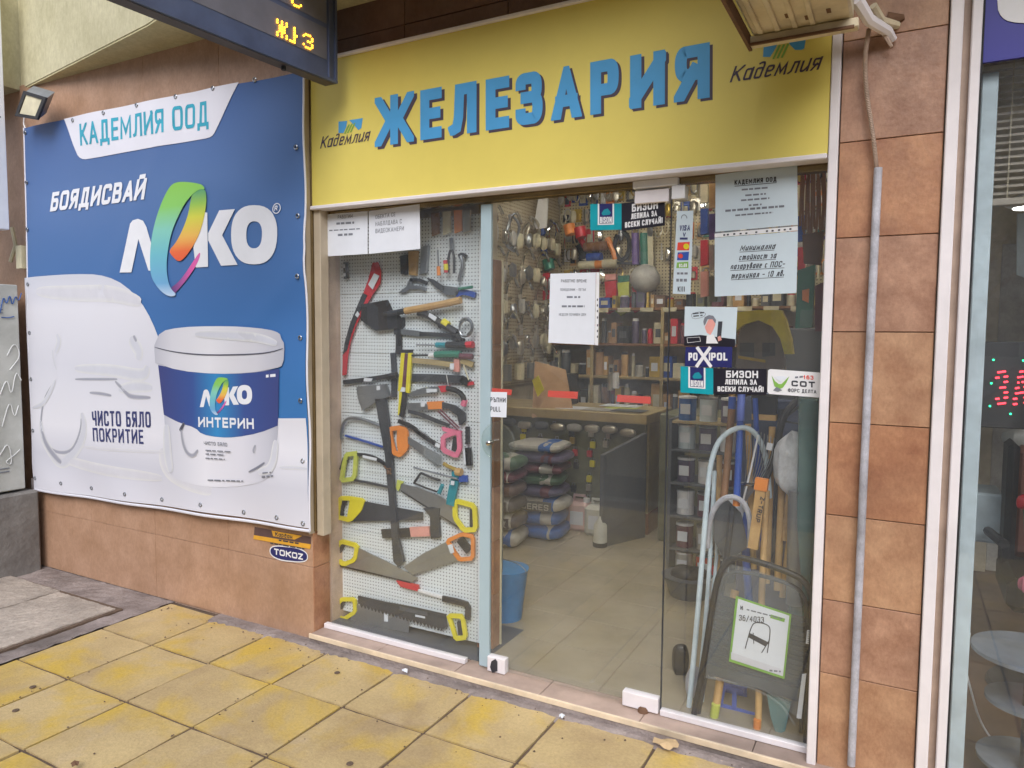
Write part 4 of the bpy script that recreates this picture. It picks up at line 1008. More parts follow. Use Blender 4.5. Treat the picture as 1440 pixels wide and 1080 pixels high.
bison(0, (957, 515), (1003, 518), (1078, 519), 37, 36, 'teal and black glue sticker on the right pane under the navy one')
hrs = sheet('opening_hours', 'white opening hours paper in a sleeve hung in the glass door', 'notice', '774 385 838 383 836 485 771 482', extra=[
    ('lettering', 'ink', T_('РАБОТНО ВРЕМЕ', (789, 397), (825, 397), (789, 393))), ('lettering', 'ink_grey', T_('ПОНЕДЕЛНИК - ПЕТЪК', (788, 409), (824, 409), (788, 405.5))),
    ('small_print', 'ink_grey', gk([(797, 816, 419, 2.6), (790, 822, 432, 2.6)], sl=0)), ('lettering', 'ink_grey', T_('НЕДЕЛЯ ПОЧИВЕН ДЕН', (786, 444), (824, 444), (786, 440.5))),
    ('sleeve_edge', 'white_plastic', MB().P('838.5 383 843 383 841 486 836.5 485', GY, .0006)),
    ('sleeve_hole', 'ink', [b for b in [MB()] if [b.P([(839.5, y), (841, y), (840.8, y + 3), (839.3, y + 3)], GY - .0007, .0002) for y in (420, 428, 436, 445, 456, 464, 472)]][0])])
cards = sheet('payment_card_strip', 'tall narrow strip of payment card marks on the right glass', 'sticker', '952 297 975 296 971 414 946 413', 'paper_blue', extra=[
    ('lettering', 'navy_ink', T_('VISA', (955, 325), (970, 324), (956, 317), .18)), ('lettering', 'navy_ink', T_('V', (960, 333), (964, 333), (960.5, 327), .2)),
    ('card_mark', 'navy_ink', MB().P('956 334 967 334 967 337 956 337', GY - .0005, .0003)),
    ('card_mark', 'coral', MB().P('953 341 970 340 969 352 952 352', GY - .0005, .0003)), ('card_mark', 'tool_yellow', MB().P([(965 + 4 * math.cos(a), 346.5 + 4 * math.sin(a)) for a in [k * PI / 8 for k in range(16)]], GY - .0008, .0003)),
    ('card_mark', 'tool_blue', MB().P('953 355 969 354 968 366 952 366', GY - .0005, .0003)), ('card_mark', 'coral', MB().P([(957 + 3.4 * math.cos(a), 360 + 3.4 * math.sin(a)) for a in [k * PI / 8 for k in range(16)]], GY - .0008, .0003)),
    ('card_mark', 'logo_green', MB().P('952 369 968 368 968 377 951 377', GY - .0005, .0003)), ('lettering', 'white_plastic', T_('Bcard'.upper().replace('A', 'А'), (955, 376), (966, 375.5), (955, 371), .2, Y=GY - .0009)),
    ('small_print', 'ink_grey', gk([(952, 967, 386, 3), (951, 966, 396, 4)], sl=0)), ('lettering', 'ink', T_('К)))', (953, 410), (963, 410), (953, 403), .16)),
    ('arch_mark', 'ink_grey', MB().tube([at(962 + 4 * math.cos(a), 307 - 5 * math.sin(a), GY - .001) for a in [k * PI / 8 for k in range(9)]], .0012, 5))])
sheet('company_notice', 'large white company notice paper at the top of the right pane', 'notice', '1006 246 1121 230 1122 316 1006 326', 'paper_blue', extra=[
    ('lettering', 'ink', T_('КАДЕМЛИЯ ООД', (1033, 260), (1092, 255), (1033, 253.5), .2)), ('underline', 'ink', MB().P('1033 261.5 1092 256.4 1092 257.2 1033 262.3', GY - .0006, .0002)),
    ('small_print', 'ink_grey', gk([(1043, 1081, 268, 2.4), (1048, 1077, 276, 2.4), (1042, 1082, 283, 2.4), (1053, 1071, 290, 2.4), (1020, 1104, 298, 3), (1034, 1087, 304, 2.2)], sl=-.08))])
e = sheet('punched_sleeve', 'punched plastic sleeve edge between the two large papers on the right pane', 'plastic sleeve', '1005 328.5 1121.5 318 1122 324 1005 334', 'white_plastic')
b = MB()
for x, y in ((1017, 329.5), (1022, 329), (1031, 328), (1040, 327.5), (1048, 327), (1062, 325.5), (1077, 324), (1085, 323.5), (1094, 322.5), (1102, 322), (1110, 321)): b.P([(x, y), (x + 3, y - .3), (x + 3, y + 2), (x, y + 2.3)], GY - .0006, .0002)
b.build('hole', 'ink', e)
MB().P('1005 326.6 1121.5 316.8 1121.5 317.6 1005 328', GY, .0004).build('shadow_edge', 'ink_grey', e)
e = sheet('payment_notice', 'white paper reading minimal card purchase in slanted underlined Cyrillic', 'notice', '1005 334.5 1122 325 1120 412 1005 417', 'paper_blue')
for s_, a, c, t in (('Минимална', (1040, 353), (1089, 350), (1043, 345)), ('стойност за', (1039, 366), (1091, 363), (1041, 358)), ('пазаруване с ПОС-', (1027, 379), (1103, 375), (1029, 371)), ('терминал - 10 лв.', (1028, 392), (1102, 388), (1030, 384))):
    T_(s_, a, c, t, .15, .2).build('lettering', 'ink', e)
    MB().P([(a[0], a[1] + 1.2), (c[0], c[1] + 1.2), (c[0], c[1] + 1.9), (a[0], a[1] + 1.9)], GY - .0005, .0002).build('underline', 'ink', e)
e = sheet('cartoon_sticker', 'pale sticker with a small cartoon head and glue tube on the right pane', 'sticker', '963 431 1037 432 1034 488 962 486', 'paper_blue')
MB().P('962 473 985 471 1034 477 1034 488 962 486', GY - .0004, .0002).build('dark_band', 'black_sticker', e)
MB().P('996 450 1000 446 1005 448 1006 457 1002 466 999 471 994 468 991 460', GY - .0006, .0002).build('head', 'salmon', e)
MB().P('989 452 991 446 997 443 1003 444 1007 450 1006 455 1002 449 995 449 992 456 990 458', GY - .0008, .0002).build('hair', 'ink_grey', e)
MB().P('994 472 1003 470 1010 483 993 483', GY - .0008, .0002).build('shirt', 'white_plastic', e)
MB().P('1010 452 1016 452 1014 476 1008 476', GY - .0008, .0002).build('tube', 'ink', e)
MB().P('1009 474 1013 472 1015 478 1010 480', GY - .001, .0002).build('hand', 'salmon', e)
MB().S('972 442 982 438 993 440 990 446 974 449 972 442', .0014, GY - .0006, .0002, smooth=1).build('speech_bubble', 'ink_grey', e)
gk([(974, 990, 442, 1.8), (975, 988, 445.5, 1.6)], GY - .0008).build('small_print', 'ink', e)
MB().S('966 475 984 474 985 480 967 482 966 475', .0014, GY - .0008, .0002).build('label_box', 'white_plastic', e)
e = sheet('epoxy_sticker', 'navy sticker reading POXIPOL below the cartoon sticker', 'sticker', '964 488 1030 487 1029 517 963 515', 'navy_sticker')
T_('PO', (968, 507), (981, 507), (968, 496), .22, .1).build('lettering', 'white_plastic', e); T_('IPOL', (997, 507), (1023, 507), (997, 496), .22, .14).build('lettering', 'white_plastic', e)
MB().S('980 488 1000 516', .012, GY - .0008, .0003).build('lettering', 'white_plastic', e); MB().S('999 488 979 516', .012, GY - .0012, .0003).build('lettering', 'white_plastic', e)
e = sheet('alarm_sign', 'white alarm company plate with a bird and bold letters on right pane', 'sign', '1080 521 1083 519 1153 524 1155 527 1153 557 1151 559 1082 554 1079 551', 'white_plastic', t=.002, Y=GY - .002)
PY = GY - .003
T_('СОТ', (1113, 543), (1146, 545), (1113, 535), .26, .2, PY).build('lettering', 'ink', e); T_('ФОРС ДЕЛТА', (1108, 551), (1148, 553.5), (1108, 546), .18, .2, PY).build('lettering', 'ink', e)
T_('163', (1130, 533), (1144, 534), (1130, 527.5), .2, .2, PY).build('lettering', 'coral', e); gk([(1118, 1129, 532, 2.5)], PY).build('small_print', 'ink_grey', e)
MB().P('1085 528 1090 536 1095 540 1099 540 1104 535 1110 529 1106 538 1101 545 1095 548 1089 543', PY, .0003).build('bird', 'logo_green', e)
MB().P('1088 530 1094 529 1101 529 1107 530 1098 538', PY - .0004, .0002).build('bird', 'paper', e)
MB().P('1087 549 1092 544 1096 546 1100 549 1094 551', PY - .0004, .0002).build('bird', 'ink_grey', e)
e = sheet('pull_label', 'white door label reading PULL beside the round handle', 'sticker', '683 551 713 551.5 712 587 682 586', 'paper')
T_('ДРЪПНИ', (684.5, 565), (711, 566), (684.5, 558.5), .17, .18).build('lettering', 'ink', e); T_('PULL', (689.5, 578.5), (704, 579), (689.5, 571.5), .15, .2).build('lettering', 'ink', e)
for i, (p, lb) in enumerate((('683 545 720 548 719 556 683 551', 'red tape strip just above the white PULL label'), ('771 549 813 551 812 561 770 558', 'red tape strip in the middle of the glass door'), ('868 555 915 558 915 568 867 565', 'red tape strip on the glass door nearest the hinge side'))):
    solo(MB().P(p, 2.6615, .0005), 'tape_strip', 'coral', lb, 'tape', 'red tape strips across the door')

# ------------------------------------------------------------ pegboard with tools
PB = 2.80
pg = empty('pegboard', (-2.0, PB, .07), 'white perforated tool board standing behind the left window', 'pegboard')
sz = [.075] + sorted(at(480, y, PB).z for y in (414, 496, 580, 660, 742, 822)) + [2.03]
for i in range(len(sz) - 1):
    MB().bbox(-2.52, -1.66, PB, PB + .008, sz[i] + .001, sz[i + 1] - .001, .001).build('board_panel', 'pegboard', pg)
MB().box(-2.535, -2.524, PB - .02, PB + .03, .05, 2.03).build('edge_rail', 'dark_steel', pg)
b = MB(); b.box(-2.62, -1.60, 2.70, 3.1, .0, .046); solo(b, 'display_sill', 'grey_panel', 'dark grey sill under the tool board behind the window', 'sill')
b = MB(); b.bbox(-2.60, -2.545, 2.70, 2.78, .05, 2.06, .003); solo(b, 'wooden_batten', 'wood_shelf', 'pale wooden batten left of the tool board behind the glass', 'batten')
b = MB(); b.box(-2.485, -2.478, 2.70, 3.1, .05, 2.06); b = MB(); b.box(-2.66, -2.64, 2.66, 3.1, .05, 2.06); solo(b, 'reveal_board', 'wood_dark', 'brown side board at the left end of the tool window', 'board')
T0 = PB - .012                                # tools hang just in front
_lay = [0]
def P(s, t=.006, dy=0): return MB().P(s, T0 - dy, t)
def tool(name, label, cat, *parts, dy=None):
    _lay[0] += 1
    d = (_lay[0] % 6) * .0031 if dy is None else dy
    out = []
    for p in parts:
        nm, m_, kind, s = p[:4]; w = p[4] if len(p) > 4 else None; o = p[5] if len(p) > 5 else 0
        b_ = MB(); Y = T0 - .004 - d - o
        if kind == 'p': b_.P(s, Y, w or .005)
        elif kind == 't': b_.T(s, Y, w or .006)
        elif kind == 's': b_.S(s, w or .02, Y, .012, smooth=1)
        elif kind == 'c': b_.S(s, w or .02, Y, .012, closed=True, smooth=1)
        out.append((nm, m_, b_))
    return thing(name, label, cat, out, None)
tool('pruning_saw', 'long curved red and black pruning saw at the top left of the tool board', 'saw',
     ('sheath', 'tool_red', 'p', 'A300 185 335 182 355 240 350 320 290 410 235 510 190 600 155 700 135 800 125 925 100 930 103 800 115 720 150 600 225 420 270 300'),
     ('blade_cover', 'blade_dark', 'p', 'A235 385 262 400 205 530 160 650 130 760 104 790 115 715 150 590 190 490', .004, .004), ('price_tag', 'paper', 'p', 'A310 255 345 272 300 362 270 330', .001, .008), ('price_tag', 'paper', 'p', 'A200 505 215 525 200 548 184 530', .001, .010))
tool('folding_spade', 'black spade head with wooden handle across the upper tool board', 'spade',
     ('blade', 'black_plastic', 'p', 'A225 460 400 430 432 500 460 512 500 560 480 618 320 635 222 565', .004), ('socket', 'dark_steel', 't', 'A380 528 450 516 525 500', .014, .012),
     ('handle', 'wood', 't', 'A518 504 640 482 760 460 882 432', .0165, .012), dy=.012)
tool('pump', 'black and yellow grease gun with a coiled grey hose at the board edge', 'grease gun',
     ('body', 'black_plastic', 't', 'A605 515 660 525 760 590 860 650', .017), ('grip', 'dark_rubber', 't', 'A740 600 800 600 880 690 855 690', .012), ('band', 'tool_yellow', 't', 'A765 575 800 600', .0185), ('price_tag', 'paper', 'p', 'A675 515 725 545 712 572 668 540', .001, .02),
     ('hose', 'steel', 't', 'A872 610 885 560 920 545 955 570 965 620 940 670 895 672 872 640 878 600 905 560 950 570 958 630 925 662', .005, .012))
tool('hammer', 'black claw hammer hanging upright in the centre of the tool board', 'hammer',
     ('head', 'dark_steel', 'p', 'A400 570 500 545 500 600 480 625 485 660 440 660 440 600 410 595', .02), ('handle', 'black_plastic', 's', 'A468 650 470 720 466 790', .03), dy=.006)
tool('hammer', 'hatchet with thin black handle left of the yellow frame saw', 'hammer',
     ('head', 'dark_steel', 's', 'A105 975 240 960 430 930', .022), ('handle', 'blade_dark', 's', 'A430 780 440 900 436 1075', .026), ('collar', 'black_plastic', 't', 'A400 940 460 925', .016, .012), ('price_tag', 'paper', 'p', 'A245 945 300 950 290 970 240 968', .001, .014), dy=.004)
tool('chisel', 'grey sleeved chisel above the screwdrivers on the tool board', 'chisel', ('sleeve', 'blade_grey', 's', 'A480 640 610 655', .026), ('shaft', 'dark_steel', 's', 'A610 655 720 660 850 668', .02), ('tip', 'black_plastic', 's', 'A820 680 900 700', .02))
tool('screwdriver', 'red and black screwdriver with teal collar near the board edge', 'screwdriver', ('shaft', 'steel', 't', 'A590 728 725 730', .004, .01), ('collar', 'tool_teal', 't', 'A722 728 790 730', .013, .01), ('grip', 'black_plastic', 't', 'A790 728 925 728', .016, .01), ('cap', 'tool_red', 't', 'A920 728 965 726', .016, .01))
tool('screwdriver', 'dark green handled screwdriver beneath the red and black one', 'screwdriver', ('shaft', 'dark_steel', 't', 'A560 798 680 796', .005, .01), ('collar', 'white_plastic', 't', 'A675 798 720 796', .011, .01), ('grip', 'tool_green', 't', 'A715 792 790 788 880 790', .0165, .01))
tool('screwdriver', 'dull pink shafted screwdriver half behind the door edge strip', 'screwdriver', ('grip', 'bag_maroon', 't', 'A878 802 960 806', .013, .01))
tool('mallet', 'hammer with pale wooden handle and worn head near board edge', 'hammer', ('handle', 'wood_shelf', 's', 'A560 830 700 842 830 860', .024), ('head', 'salmon', 's', 'A855 820 850 905', .03), ('tag', 'paper', 'p', 'A812 850 838 850 836 890 808 890', .001, .016))
tool('axe_shaft', 'short dull wooden handle at the right end of the tool board', 'handle', ('handle', 'wood_shelf', 's', 'A880 830 960 860', .024), ('strap', 'cream_item', 't', 'A900 860 935 960', .003, .012))
tool('frame_saw', 'yellow twin rail frame saw with black grip in the board centre', 'saw', ('rail', 'tool_yellow', 'p', 'B280 40 312 40 285 380 250 380', .01), ('rail', 'tool_yellow', 'p', 'B342 40 374 40 352 400 318 392', .01),
     ('clamp', 'black_plastic', 'p', 'B275 10 375 10 370 40 275 40', .014), ('plate', 'bag_maroon', 'p', 'B312 50 342 50 318 360 286 360', .004), ('yellow_grip', 'tool_yellow', 'p', 'B262 380 290 385 275 570 250 600', .012), ('black_grip', 'black_plastic', 'p', 'B290 388 322 390 312 520 290 620 262 600', .014), ('price_tag', 'paper', 'p', 'B285 345 320 350 312 388 270 385', .001, .006), dy=.014)
tool('telescopic_pole', 'thick dark green and black tube with red tip on the board', 'tube', ('tube', 'blade_dark', 's', 'B370 260 600 265 830 280', .036), ('sleeve', 'black_plastic', 's', 'B810 270 880 310', .034), ('tip', 'tool_red', 's', 'B870 318 920 310', .016), ('tie', 'white_plastic', 't', 'B685 235 710 390', .0015, .014))
tool('sickle', 'hand sickle with grey blade and curved red handle on the board', 'sickle', ('blade', 'blade_grey', 'p', 'B340 395 480 350 612 338 615 392 480 410 350 432', .004), ('collar', 'tool_red', 'p', 'B610 335 705 330 705 380 640 395', .014), ('handle', 'dark_rubber', 't', 'B690 355 780 375 840 430 842 500', .0125, .01), ('end', 'tool_pink', 't', 'B850 460 835 510', .014, .01), ('price_tag', 'paper', 'p', 'B505 360 600 362 600 388 508 395', .001, .014))
tool('garden_knife', 'orange collared grey pruning hook below the red sickle', 'pruning hook', ('blade', 'blade_grey', 'p', 'B330 490 450 485 520 500 520 545 420 560 330 545', .004), ('collar', 'tool_orange', 'p', 'B508 478 645 470 645 540 520 545', .014), ('handle', 'blade_dark', 'p', 'B645 480 760 510 850 580 850 650 800 690 780 600 700 540 645 540', .012), ('price_tag', 'paper', 'p', 'B455 475 492 475 490 520 455 520', .001, .014))
tool('folding_saw', 'thin folded grey saw running diagonally under the pruning hook', 'saw', ('blade', 'blade_dark', 'p', 'B340 545 470 575 600 630 720 680 700 700 600 670 430 600 340 575', .004), ('rod', 'bag_maroon', 't', 'B630 545 800 710', .004, .01), ('rod', 'bag_maroon', 't', 'B610 560 780 720', .004, .01))
tool('mini_saw', 'pink D handled hacksaw with black body at the right of the board', 'saw', ('body', 'black_plastic', 's', 'B250 650 360 690 480 790 640 890', .018), ('blade_holder', 'steel', 's', 'B400 730 500 790', .02), ('grip_guard', 'tool_pink', 'c', 'B650 790 790 740 800 900 770 960 650 910', .022, .004), ('grip', 'black_plastic', 's', 'B778 800 760 920', .04), ('price_tag', 'paper', 'p', 'B590 840 630 860 620 895 580 870', .001, .016), ('top_bar', 'tool_pink', 'p', 'B640 700 820 740 800 790 650 735', .012), dy=.012)
tool('axe', 'long black handled axe with broad grey head leaning down the board centre', 'axe', ('head', 'blade_grey', 'p', '501 544 541 540 547 557 533 563 509 577 503 560', .02), ('handle', 'blade_dark', 'p', '527 561 541 561 549 620 554 700 560 760 567 790 560 797 553 790 548 720 541 640', .018), ('price_tag', 'paper', 'p', 'B60 335 90 335 90 370 60 372', .001, .004), dy=.018)
tool('axe_collar', 'orange twine knot tied round the long axe handle', 'twine', ('knot', 'rust', 't', 'C480 330 500 360 545 350 515 410 500 360 540 400', .004), dy=.03)
tool('hacksaw', 'grey tube hacksaw with blue blade and orange handle', 'hacksaw', ('frame', 'blade_grey', 't', 'D120 110 115 90 125 40 150 20 200 25 280 55 320 75', .008), ('blade', 'tool_blue', 's', 'D130 95 200 115 285 142', .009), ('handle', 'tool_orange', 'c', 'C530 20 600 10 660 30 665 180 610 240 560 220 530 90', .022, .006), ('handle_fill', 'tool_orange', 'p', 'C590 30 655 30 660 180 600 230 585 120', .01, .003), ('top', 'tool_yellow', 's', 'C540 20 600 5', .012), dy=.006)
tool('hacksaw', 'hacksaw with lime handle and arched black frame', 'hacksaw', ('handle', 'tool_lime', 'c', 'C160 235 240 225 225 440 115 455 135 330', .022, .004), ('grip', 'black_plastic', 's', 'C150 270 120 370', .03), ('frame', 'black_plastic', 's', 'C235 235 330 240 420 275 500 330', .015), ('blade', 'blade_dark', 's', 'C200 448 350 475 510 510', .010), ('price_tag', 'paper', 'p', 'C300 240 420 265 415 290 300 262', .001, .008), dy=.009)
tool('hand_saw', 'black bladed hand saw with yellow handle on the middle left board', 'saw', ('blade', 'blade_dark', 'p', 'C290 625 500 665 810 722 805 788 500 795 185 802 250 700', .003), ('handle', 'tool_yellow', 'c', 'C110 605 180 605 300 625 275 700 190 790 85 765 95 680', .022, .006), ('handle_plate', 'tool_yellow', 'p', 'C190 625 300 625 270 700 180 795 165 780', .01, .004), ('grip', 'black_plastic', 's', 'C140 620 105 700 110 760', .03), dy=.004)
tool('hatchet', 'short hatchet lying sideways with pink label on its black handle', 'hatchet', ('head', 'blade_dark', 'p', 'C810 690 880 680 950 688 938 800 948 938 875 942 868 860 868 760', .018), ('label_band', 'salmon', 's', 'C700 890 860 884', .046), ('handle', 'black_plastic', 's', 'C460 905 695 895', .044), dy=.008)
tool('hand_saw', 'silver bladed hand saw slanting to a yellow handle at right', 'saw', ('blade', 'blade_grey', 'p', 'C620 480 760 510 960 590 1075 660 1120 850 1100 860 860 700 625 545', .003), ('tip_guard', 'tool_lime', 'p', 'C590 450 645 465 620 500 600 545 580 520', .008), ('handle', 'tool_yellow', 'c', 'C1075 625 1240 670 1250 870 1150 875 1075 770', .022, .006), ('grip', 'black_plastic', 's', 'C1225 700 1225 850', .03), ('cutting_edge', 'black_plastic', 's', 'C620 540 860 690 1110 850', .006), dy=.003)
tool('coping_saw', 'small black framed coping saw next to the teal clamp', 'saw', ('frame', 'black_plastic', 't', 'C735 475 785 395 800 392 890 435 950 450', .006), ('blade', 'black_plastic', 't', 'C730 475 830 515 930 550', .0045), ('handle', 'tool_teal', 't', 'C945 560 975 490', .01, .01), dy=.012)
tool('clamp', 'teal pistol grip bar clamp by the right handle of the saws', 'clamp', ('grip', 'tool_teal', 's', 'C1075 450 1050 560 1035 665', .042), ('head', 'tool_teal', 's', 'C1050 410 1105 415', .034), ('bar', 'steel', 't', 'C730 345 900 390 1100 440', .005, .012), ('jaw', 'tool_blue', 's', 'C1110 440 1180 440', .03), ('price_tag', 'paper', 'p', 'C1045 455 1075 460 1070 495 1040 490', .001, .016), dy=.014)
tool('trowel', 'grey flat scraper blade in a clear pack below the pink saw', 'scraper', ('blade', 'blade_grey', 'p', 'B330 780 480 870 640 960 640 1030 600 1050 340 850', .003), ('pack', 'film', 'p', 'B480 880 650 960 640 1060 480 960', .003, .006))
tool('brass_fitting', 'small brass gas fitting hanging beside the teal clamp', 'fitting', ('body', 'gold_item', 't', 'C985 310 1010 330 1060 350 1110 375', .009), ('knob', 'wood', 't', 'C1090 380 1135 385', .018), dy=.012)
tool('file', 'black file with white sleeve at the far right of the board', 'file', ('sleeve', 'black_plastic', 's', 'C1185 180 1195 330', .03), ('label', 'paper', 's', 'C1160 190 1175 320', .02), dy=.01)
tool('dark_hanger', 'row of small black drill bits hung vertically at the board edge', 'drill bits', ('strip', 'dark_steel', 's', 'C1180 0 1180 150', .018), dy=.01)
tool('hand_saw', 'grey hand saw with yellow handle on the lower left board', 'saw', ('blade', 'blade_grey', 'p', 'D185 555 300 610 432 680 402 700 250 665 105 632 160 610', .003), ('handle', 'tool_yellow', 'c', 'D110 528 180 548 170 605 125 625 82 595', .022, .006), ('grip', 'black_plastic', 's', 'D118 535 88 590', .04), ('cutting_edge', 'dark_steel', 's', 'D110 630 250 662 400 698', .008), dy=.003)
tool('hand_saw', 'grey blade hand saw with salmon handle pointing down left', 'saw', ('blade', 'blade_grey', 'p', 'D370 635 450 580 548 530 590 590 600 605 480 645 410 668', .003), ('handle', 'tool_orange', 'c', 'D550 528 610 500 655 510 655 600 600 605 575 570', .018, .006), ('grip', 'black_plastic', 's', 'D600 520 640 570', .04), ('price_tag', 'paper', 'p', 'D553 545 572 540 580 575 565 580', .001, .01), dy=.006)
tool('utility_knife', 'red tipped tool with white shaft and black hooked handle', 'knife', ('tip', 'tool_red', 'p', 'D340 690 430 710 432 735 360 716', .014), ('shaft', 'white_plastic', 's', 'D430 732 530 760', .012), ('handle', 'black_plastic', 's', 'D530 765 600 780 636 792 632 850', .026), dy=.01)
tool('hand_saw', 'blunt grey rectangular saw with yellow handle at bottom left', 'saw', ('blade', 'blade_grey', 'p', 'D180 790 280 815 395 855 392 905 270 880 150 860', .003), ('handle', 'tool_yellow', 'c', 'D112 768 168 768 172 820 120 852 84 828', .02, .006), ('grip', 'black_plastic', 's', 'D118 772 92 826', .036), ('price_tag', 'paper', 'p', 'D292 825 308 828 308 860 292 858', .001, .004), dy=.002)
bs = 'D185 752 300 778 420 800 545 828 552 882 530 890'
te = []
for k in range(24):
    u = k / 24; x = 530 - 345 * u; y = 892 - 102 * u
    te.append('%g %g %g %g' % (x, y + 8, x - 8, y - 8))
tool('bow_saw', 'big black toothed saw with lime handle along the bottom of the board', 'saw', ('blade', 'blade_dark', 'p', bs + ' ' + ' '.join(te) + ' 185 785', .004), ('handle', 'tool_yellow', 'c', 'D555 835 612 838 625 925 585 930 570 880', .02, .006), ('grip', 'black_plastic', 's', 'D603 860 610 915', .034), ('label', 'paper', 'p', 'D420 830 460 838 460 846 420 838', .001, .004), ('label', 'grey_panel', 'p', 'D355 795 470 820 470 835 355 812', .001, .004), dy=.008)
tool('secateurs', 'grey hand pruning shears above the black spade', 'shears', ('blade', 'blade_grey', 'p', 'A470 382 520 345 545 290 560 292 560 350 510 382', .006), ('handle', 'dark_steel', 's', 'A545 300 600 298 655 320', .016), ('handle', 'blade_grey', 's', 'A550 350 600 345 650 362', .016))
tool('garden_shears', 'long pointed grass shears at the upper right of the board', 'shears', ('blade', 'blade_dark', 'p', 'A650 282 700 295 775 345 768 385 720 350', .006), ('body', 'steel', 'p', 'A765 335 880 350 860 400 790 400 768 385', .012), ('handle', 'tool_green', 't', 'A870 358 960 345', .007, .01), ('handle', 'tool_blue', 's', 'A850 395 900 375 975 400', .024))
tool('wrench', 'steel pipe wrench hanging vertically near the top right of the board', 'wrench', ('body', 'steel', 't', 'A885 140 900 200 880 260 870 310', .009), ('jaw', 'dark_steel', 's', 'A865 140 890 125 915 145', .014))
tool('pliers', 'pair of long nose pliers hanging near the top right of the board', 'pliers', ('jaws', 'steel', 's', 'A820 100 815 20', .016), ('handle', 'dark_steel', 't', 'A815 100 800 150 800 250', .006, .01), ('handle', 'dark_steel', 't', 'A825 100 840 150 838 255', .006, .01))
tool('screwdriver', 'thin screwdriver with orange tip high on the tool board', 'screwdriver', ('grip', 'tool_orange', 't', 'A735 210 738 270', .009, .01), ('shaft', 'blade_grey', 't', 'A730 100 735 210', .004, .01))
tool('screwdriver', 'red and yellow screwdriver high on the tool board', 'screwdriver', ('grip', 'tool_red', 't', 'A780 170 786 250', .010, .01), ('band', 'tool_yellow', 't', 'A784 195 786 235', .0115, .01))
tool('tool_pouch', 'tan packaged brush hanging below the white notice papers', 'package', ('pack', 'wood', 'p', 'A535 110 595 105 585 270 540 265', .02))
tool('tool_pouch', 'grey packaged tool hanging left of the tan package', 'package', ('pack', 'blade_dark', 'p', 'A480 140 525 130 520 265 485 260', .02))
tool('tool_pouch', 'grey blue packaged shears hanging right of the tan package', 'package', ('pack', 'blade_grey', 'p', 'A620 80 665 70 650 250 610 265', .02))
tool('small_bracket', 'small dark hanging bracket with two white tags at top left of board', 'bracket', ('body', 'black_plastic', 's', 'A118 180 120 290', .022), ('tag', 'paper', 's', 'A108 195 110 220', .014, .002), ('tag', 'paper', 's', 'A112 255 113 275', .014, .002))
b = MB(); b.P('560 300 596 296 600 345 566 350', 2.86, .02)
for i, (px, py, m_) in enumerate(((606, 300, 'wood_dark'), (622, 298, 'cream_item'), (638, 296, 'tool_orange'), (650, 296, 'metal_lit'))):
    thing('hanging_pack', ['brown', 'cream', 'orange', 'silver'][i] + ' blister pack hanging at the very top right of the tool board', 'package', [('pack', m_, MB().P([(px, py), (px + 11, py - 1), (px + 11, py + 28), (px + 1, py + 32)], T0 - .01, .01))])

# partition pillar behind the board
e = empty('inner_pillar', (-1.64, 2.92, .045), 'brown tiled inner pillar just behind the door edge strip', 'pillar')
MB().box(-1.70, -1.632, 2.83, 2.90, .045, 1.83).build('core', 'grout', e)
for z0, z1, m_ in ((.045, .30, 'brown_tile'), (.30, .55, 'brown_tile_warm'), (.55, .80, 'brown_tile'), (.80, 1.10, 'wood_dark'), (1.10, 1.45, 'wood_dark'), (1.45, 1.83, 'wood_dark')):
    MB().bbox(-1.632, -1.622, 2.832, 2.894, z0 + .0015, z1 - .0015, .001).build('tile', m_, e); MB().bbox(-1.70, -1.634, 2.818, 2.829, z0 + .0015, z1 - .0015, .001).build('tile', m_, e)
MB().box(-1.632, -1.618, 2.897, 2.906, .045, 1.83).build('edge_trim', 'cream_item', e)
b = MB(); b.box(-3.0, -1.66, 2.86, 2.92, .045, 2.9); solo(b, 'window_partition', 'inner_wall', 'partition wall closing the back of the tool window', 'partition')

# ------------------------------------------------------------ shop interior
LXW, RXW, BYW, CZ = -3.05, -.235, 6.6, 2.95
fl_ = empty('shop_floor', (-1.6, 4.5, FZ), 'x', 'x'); fl_['kind'] = 'structure'; del fl_['label']; del fl_['category']
MB().box(LXW, RXW, 2.70, BYW, -.05, FZ - .003).build('base', 'floor_joint', fl_)
n = 0
for i in range(10):
    for j in range(12):
        x0, y0 = LXW + i * .333, 2.705 + j * .333
        x1, y1 = min(x0 + .333, RXW), min(y0 + .333, BYW)
        if x1 - x0 < .03 or y1 - y0 < .03: continue
        MB().bbox(x0 + .0018, x1 - .0018, y0 + .0018, y1 - .0018, FZ - .008, FZ, .0012).build('floor_tile', 'floor_tile', fl_)
def wall(name, x0, x1, y0, y1, z0, z1, m, label):
    return solo(MB().box(x0, x1, y0, y1, z0, z1), name, m, label, 'wall')
wall('shop_side_wall', LXW - .1, LXW, 2.95, BYW + .1, FZ, CZ, 'inner_wall', 'left inner side wall of the shop carrying the faucet board')
wall('shop_side_wall', RXW, -.216, 3.0, BYW + .1, FZ, CZ, 'inner_wall', 'right inner side wall of the shop behind the poles')
wall('shop_back_wall', LXW, RXW, BYW, BYW + .1, FZ, CZ, 'inner_wall', 'back wall of the shop behind the shelves')
b = MB(); b.box(LXW - .1, -.2, 2.901, BYW + .1, CZ, CZ + .1); struct(b, 'shop_ceiling', 'inner_ceiling')
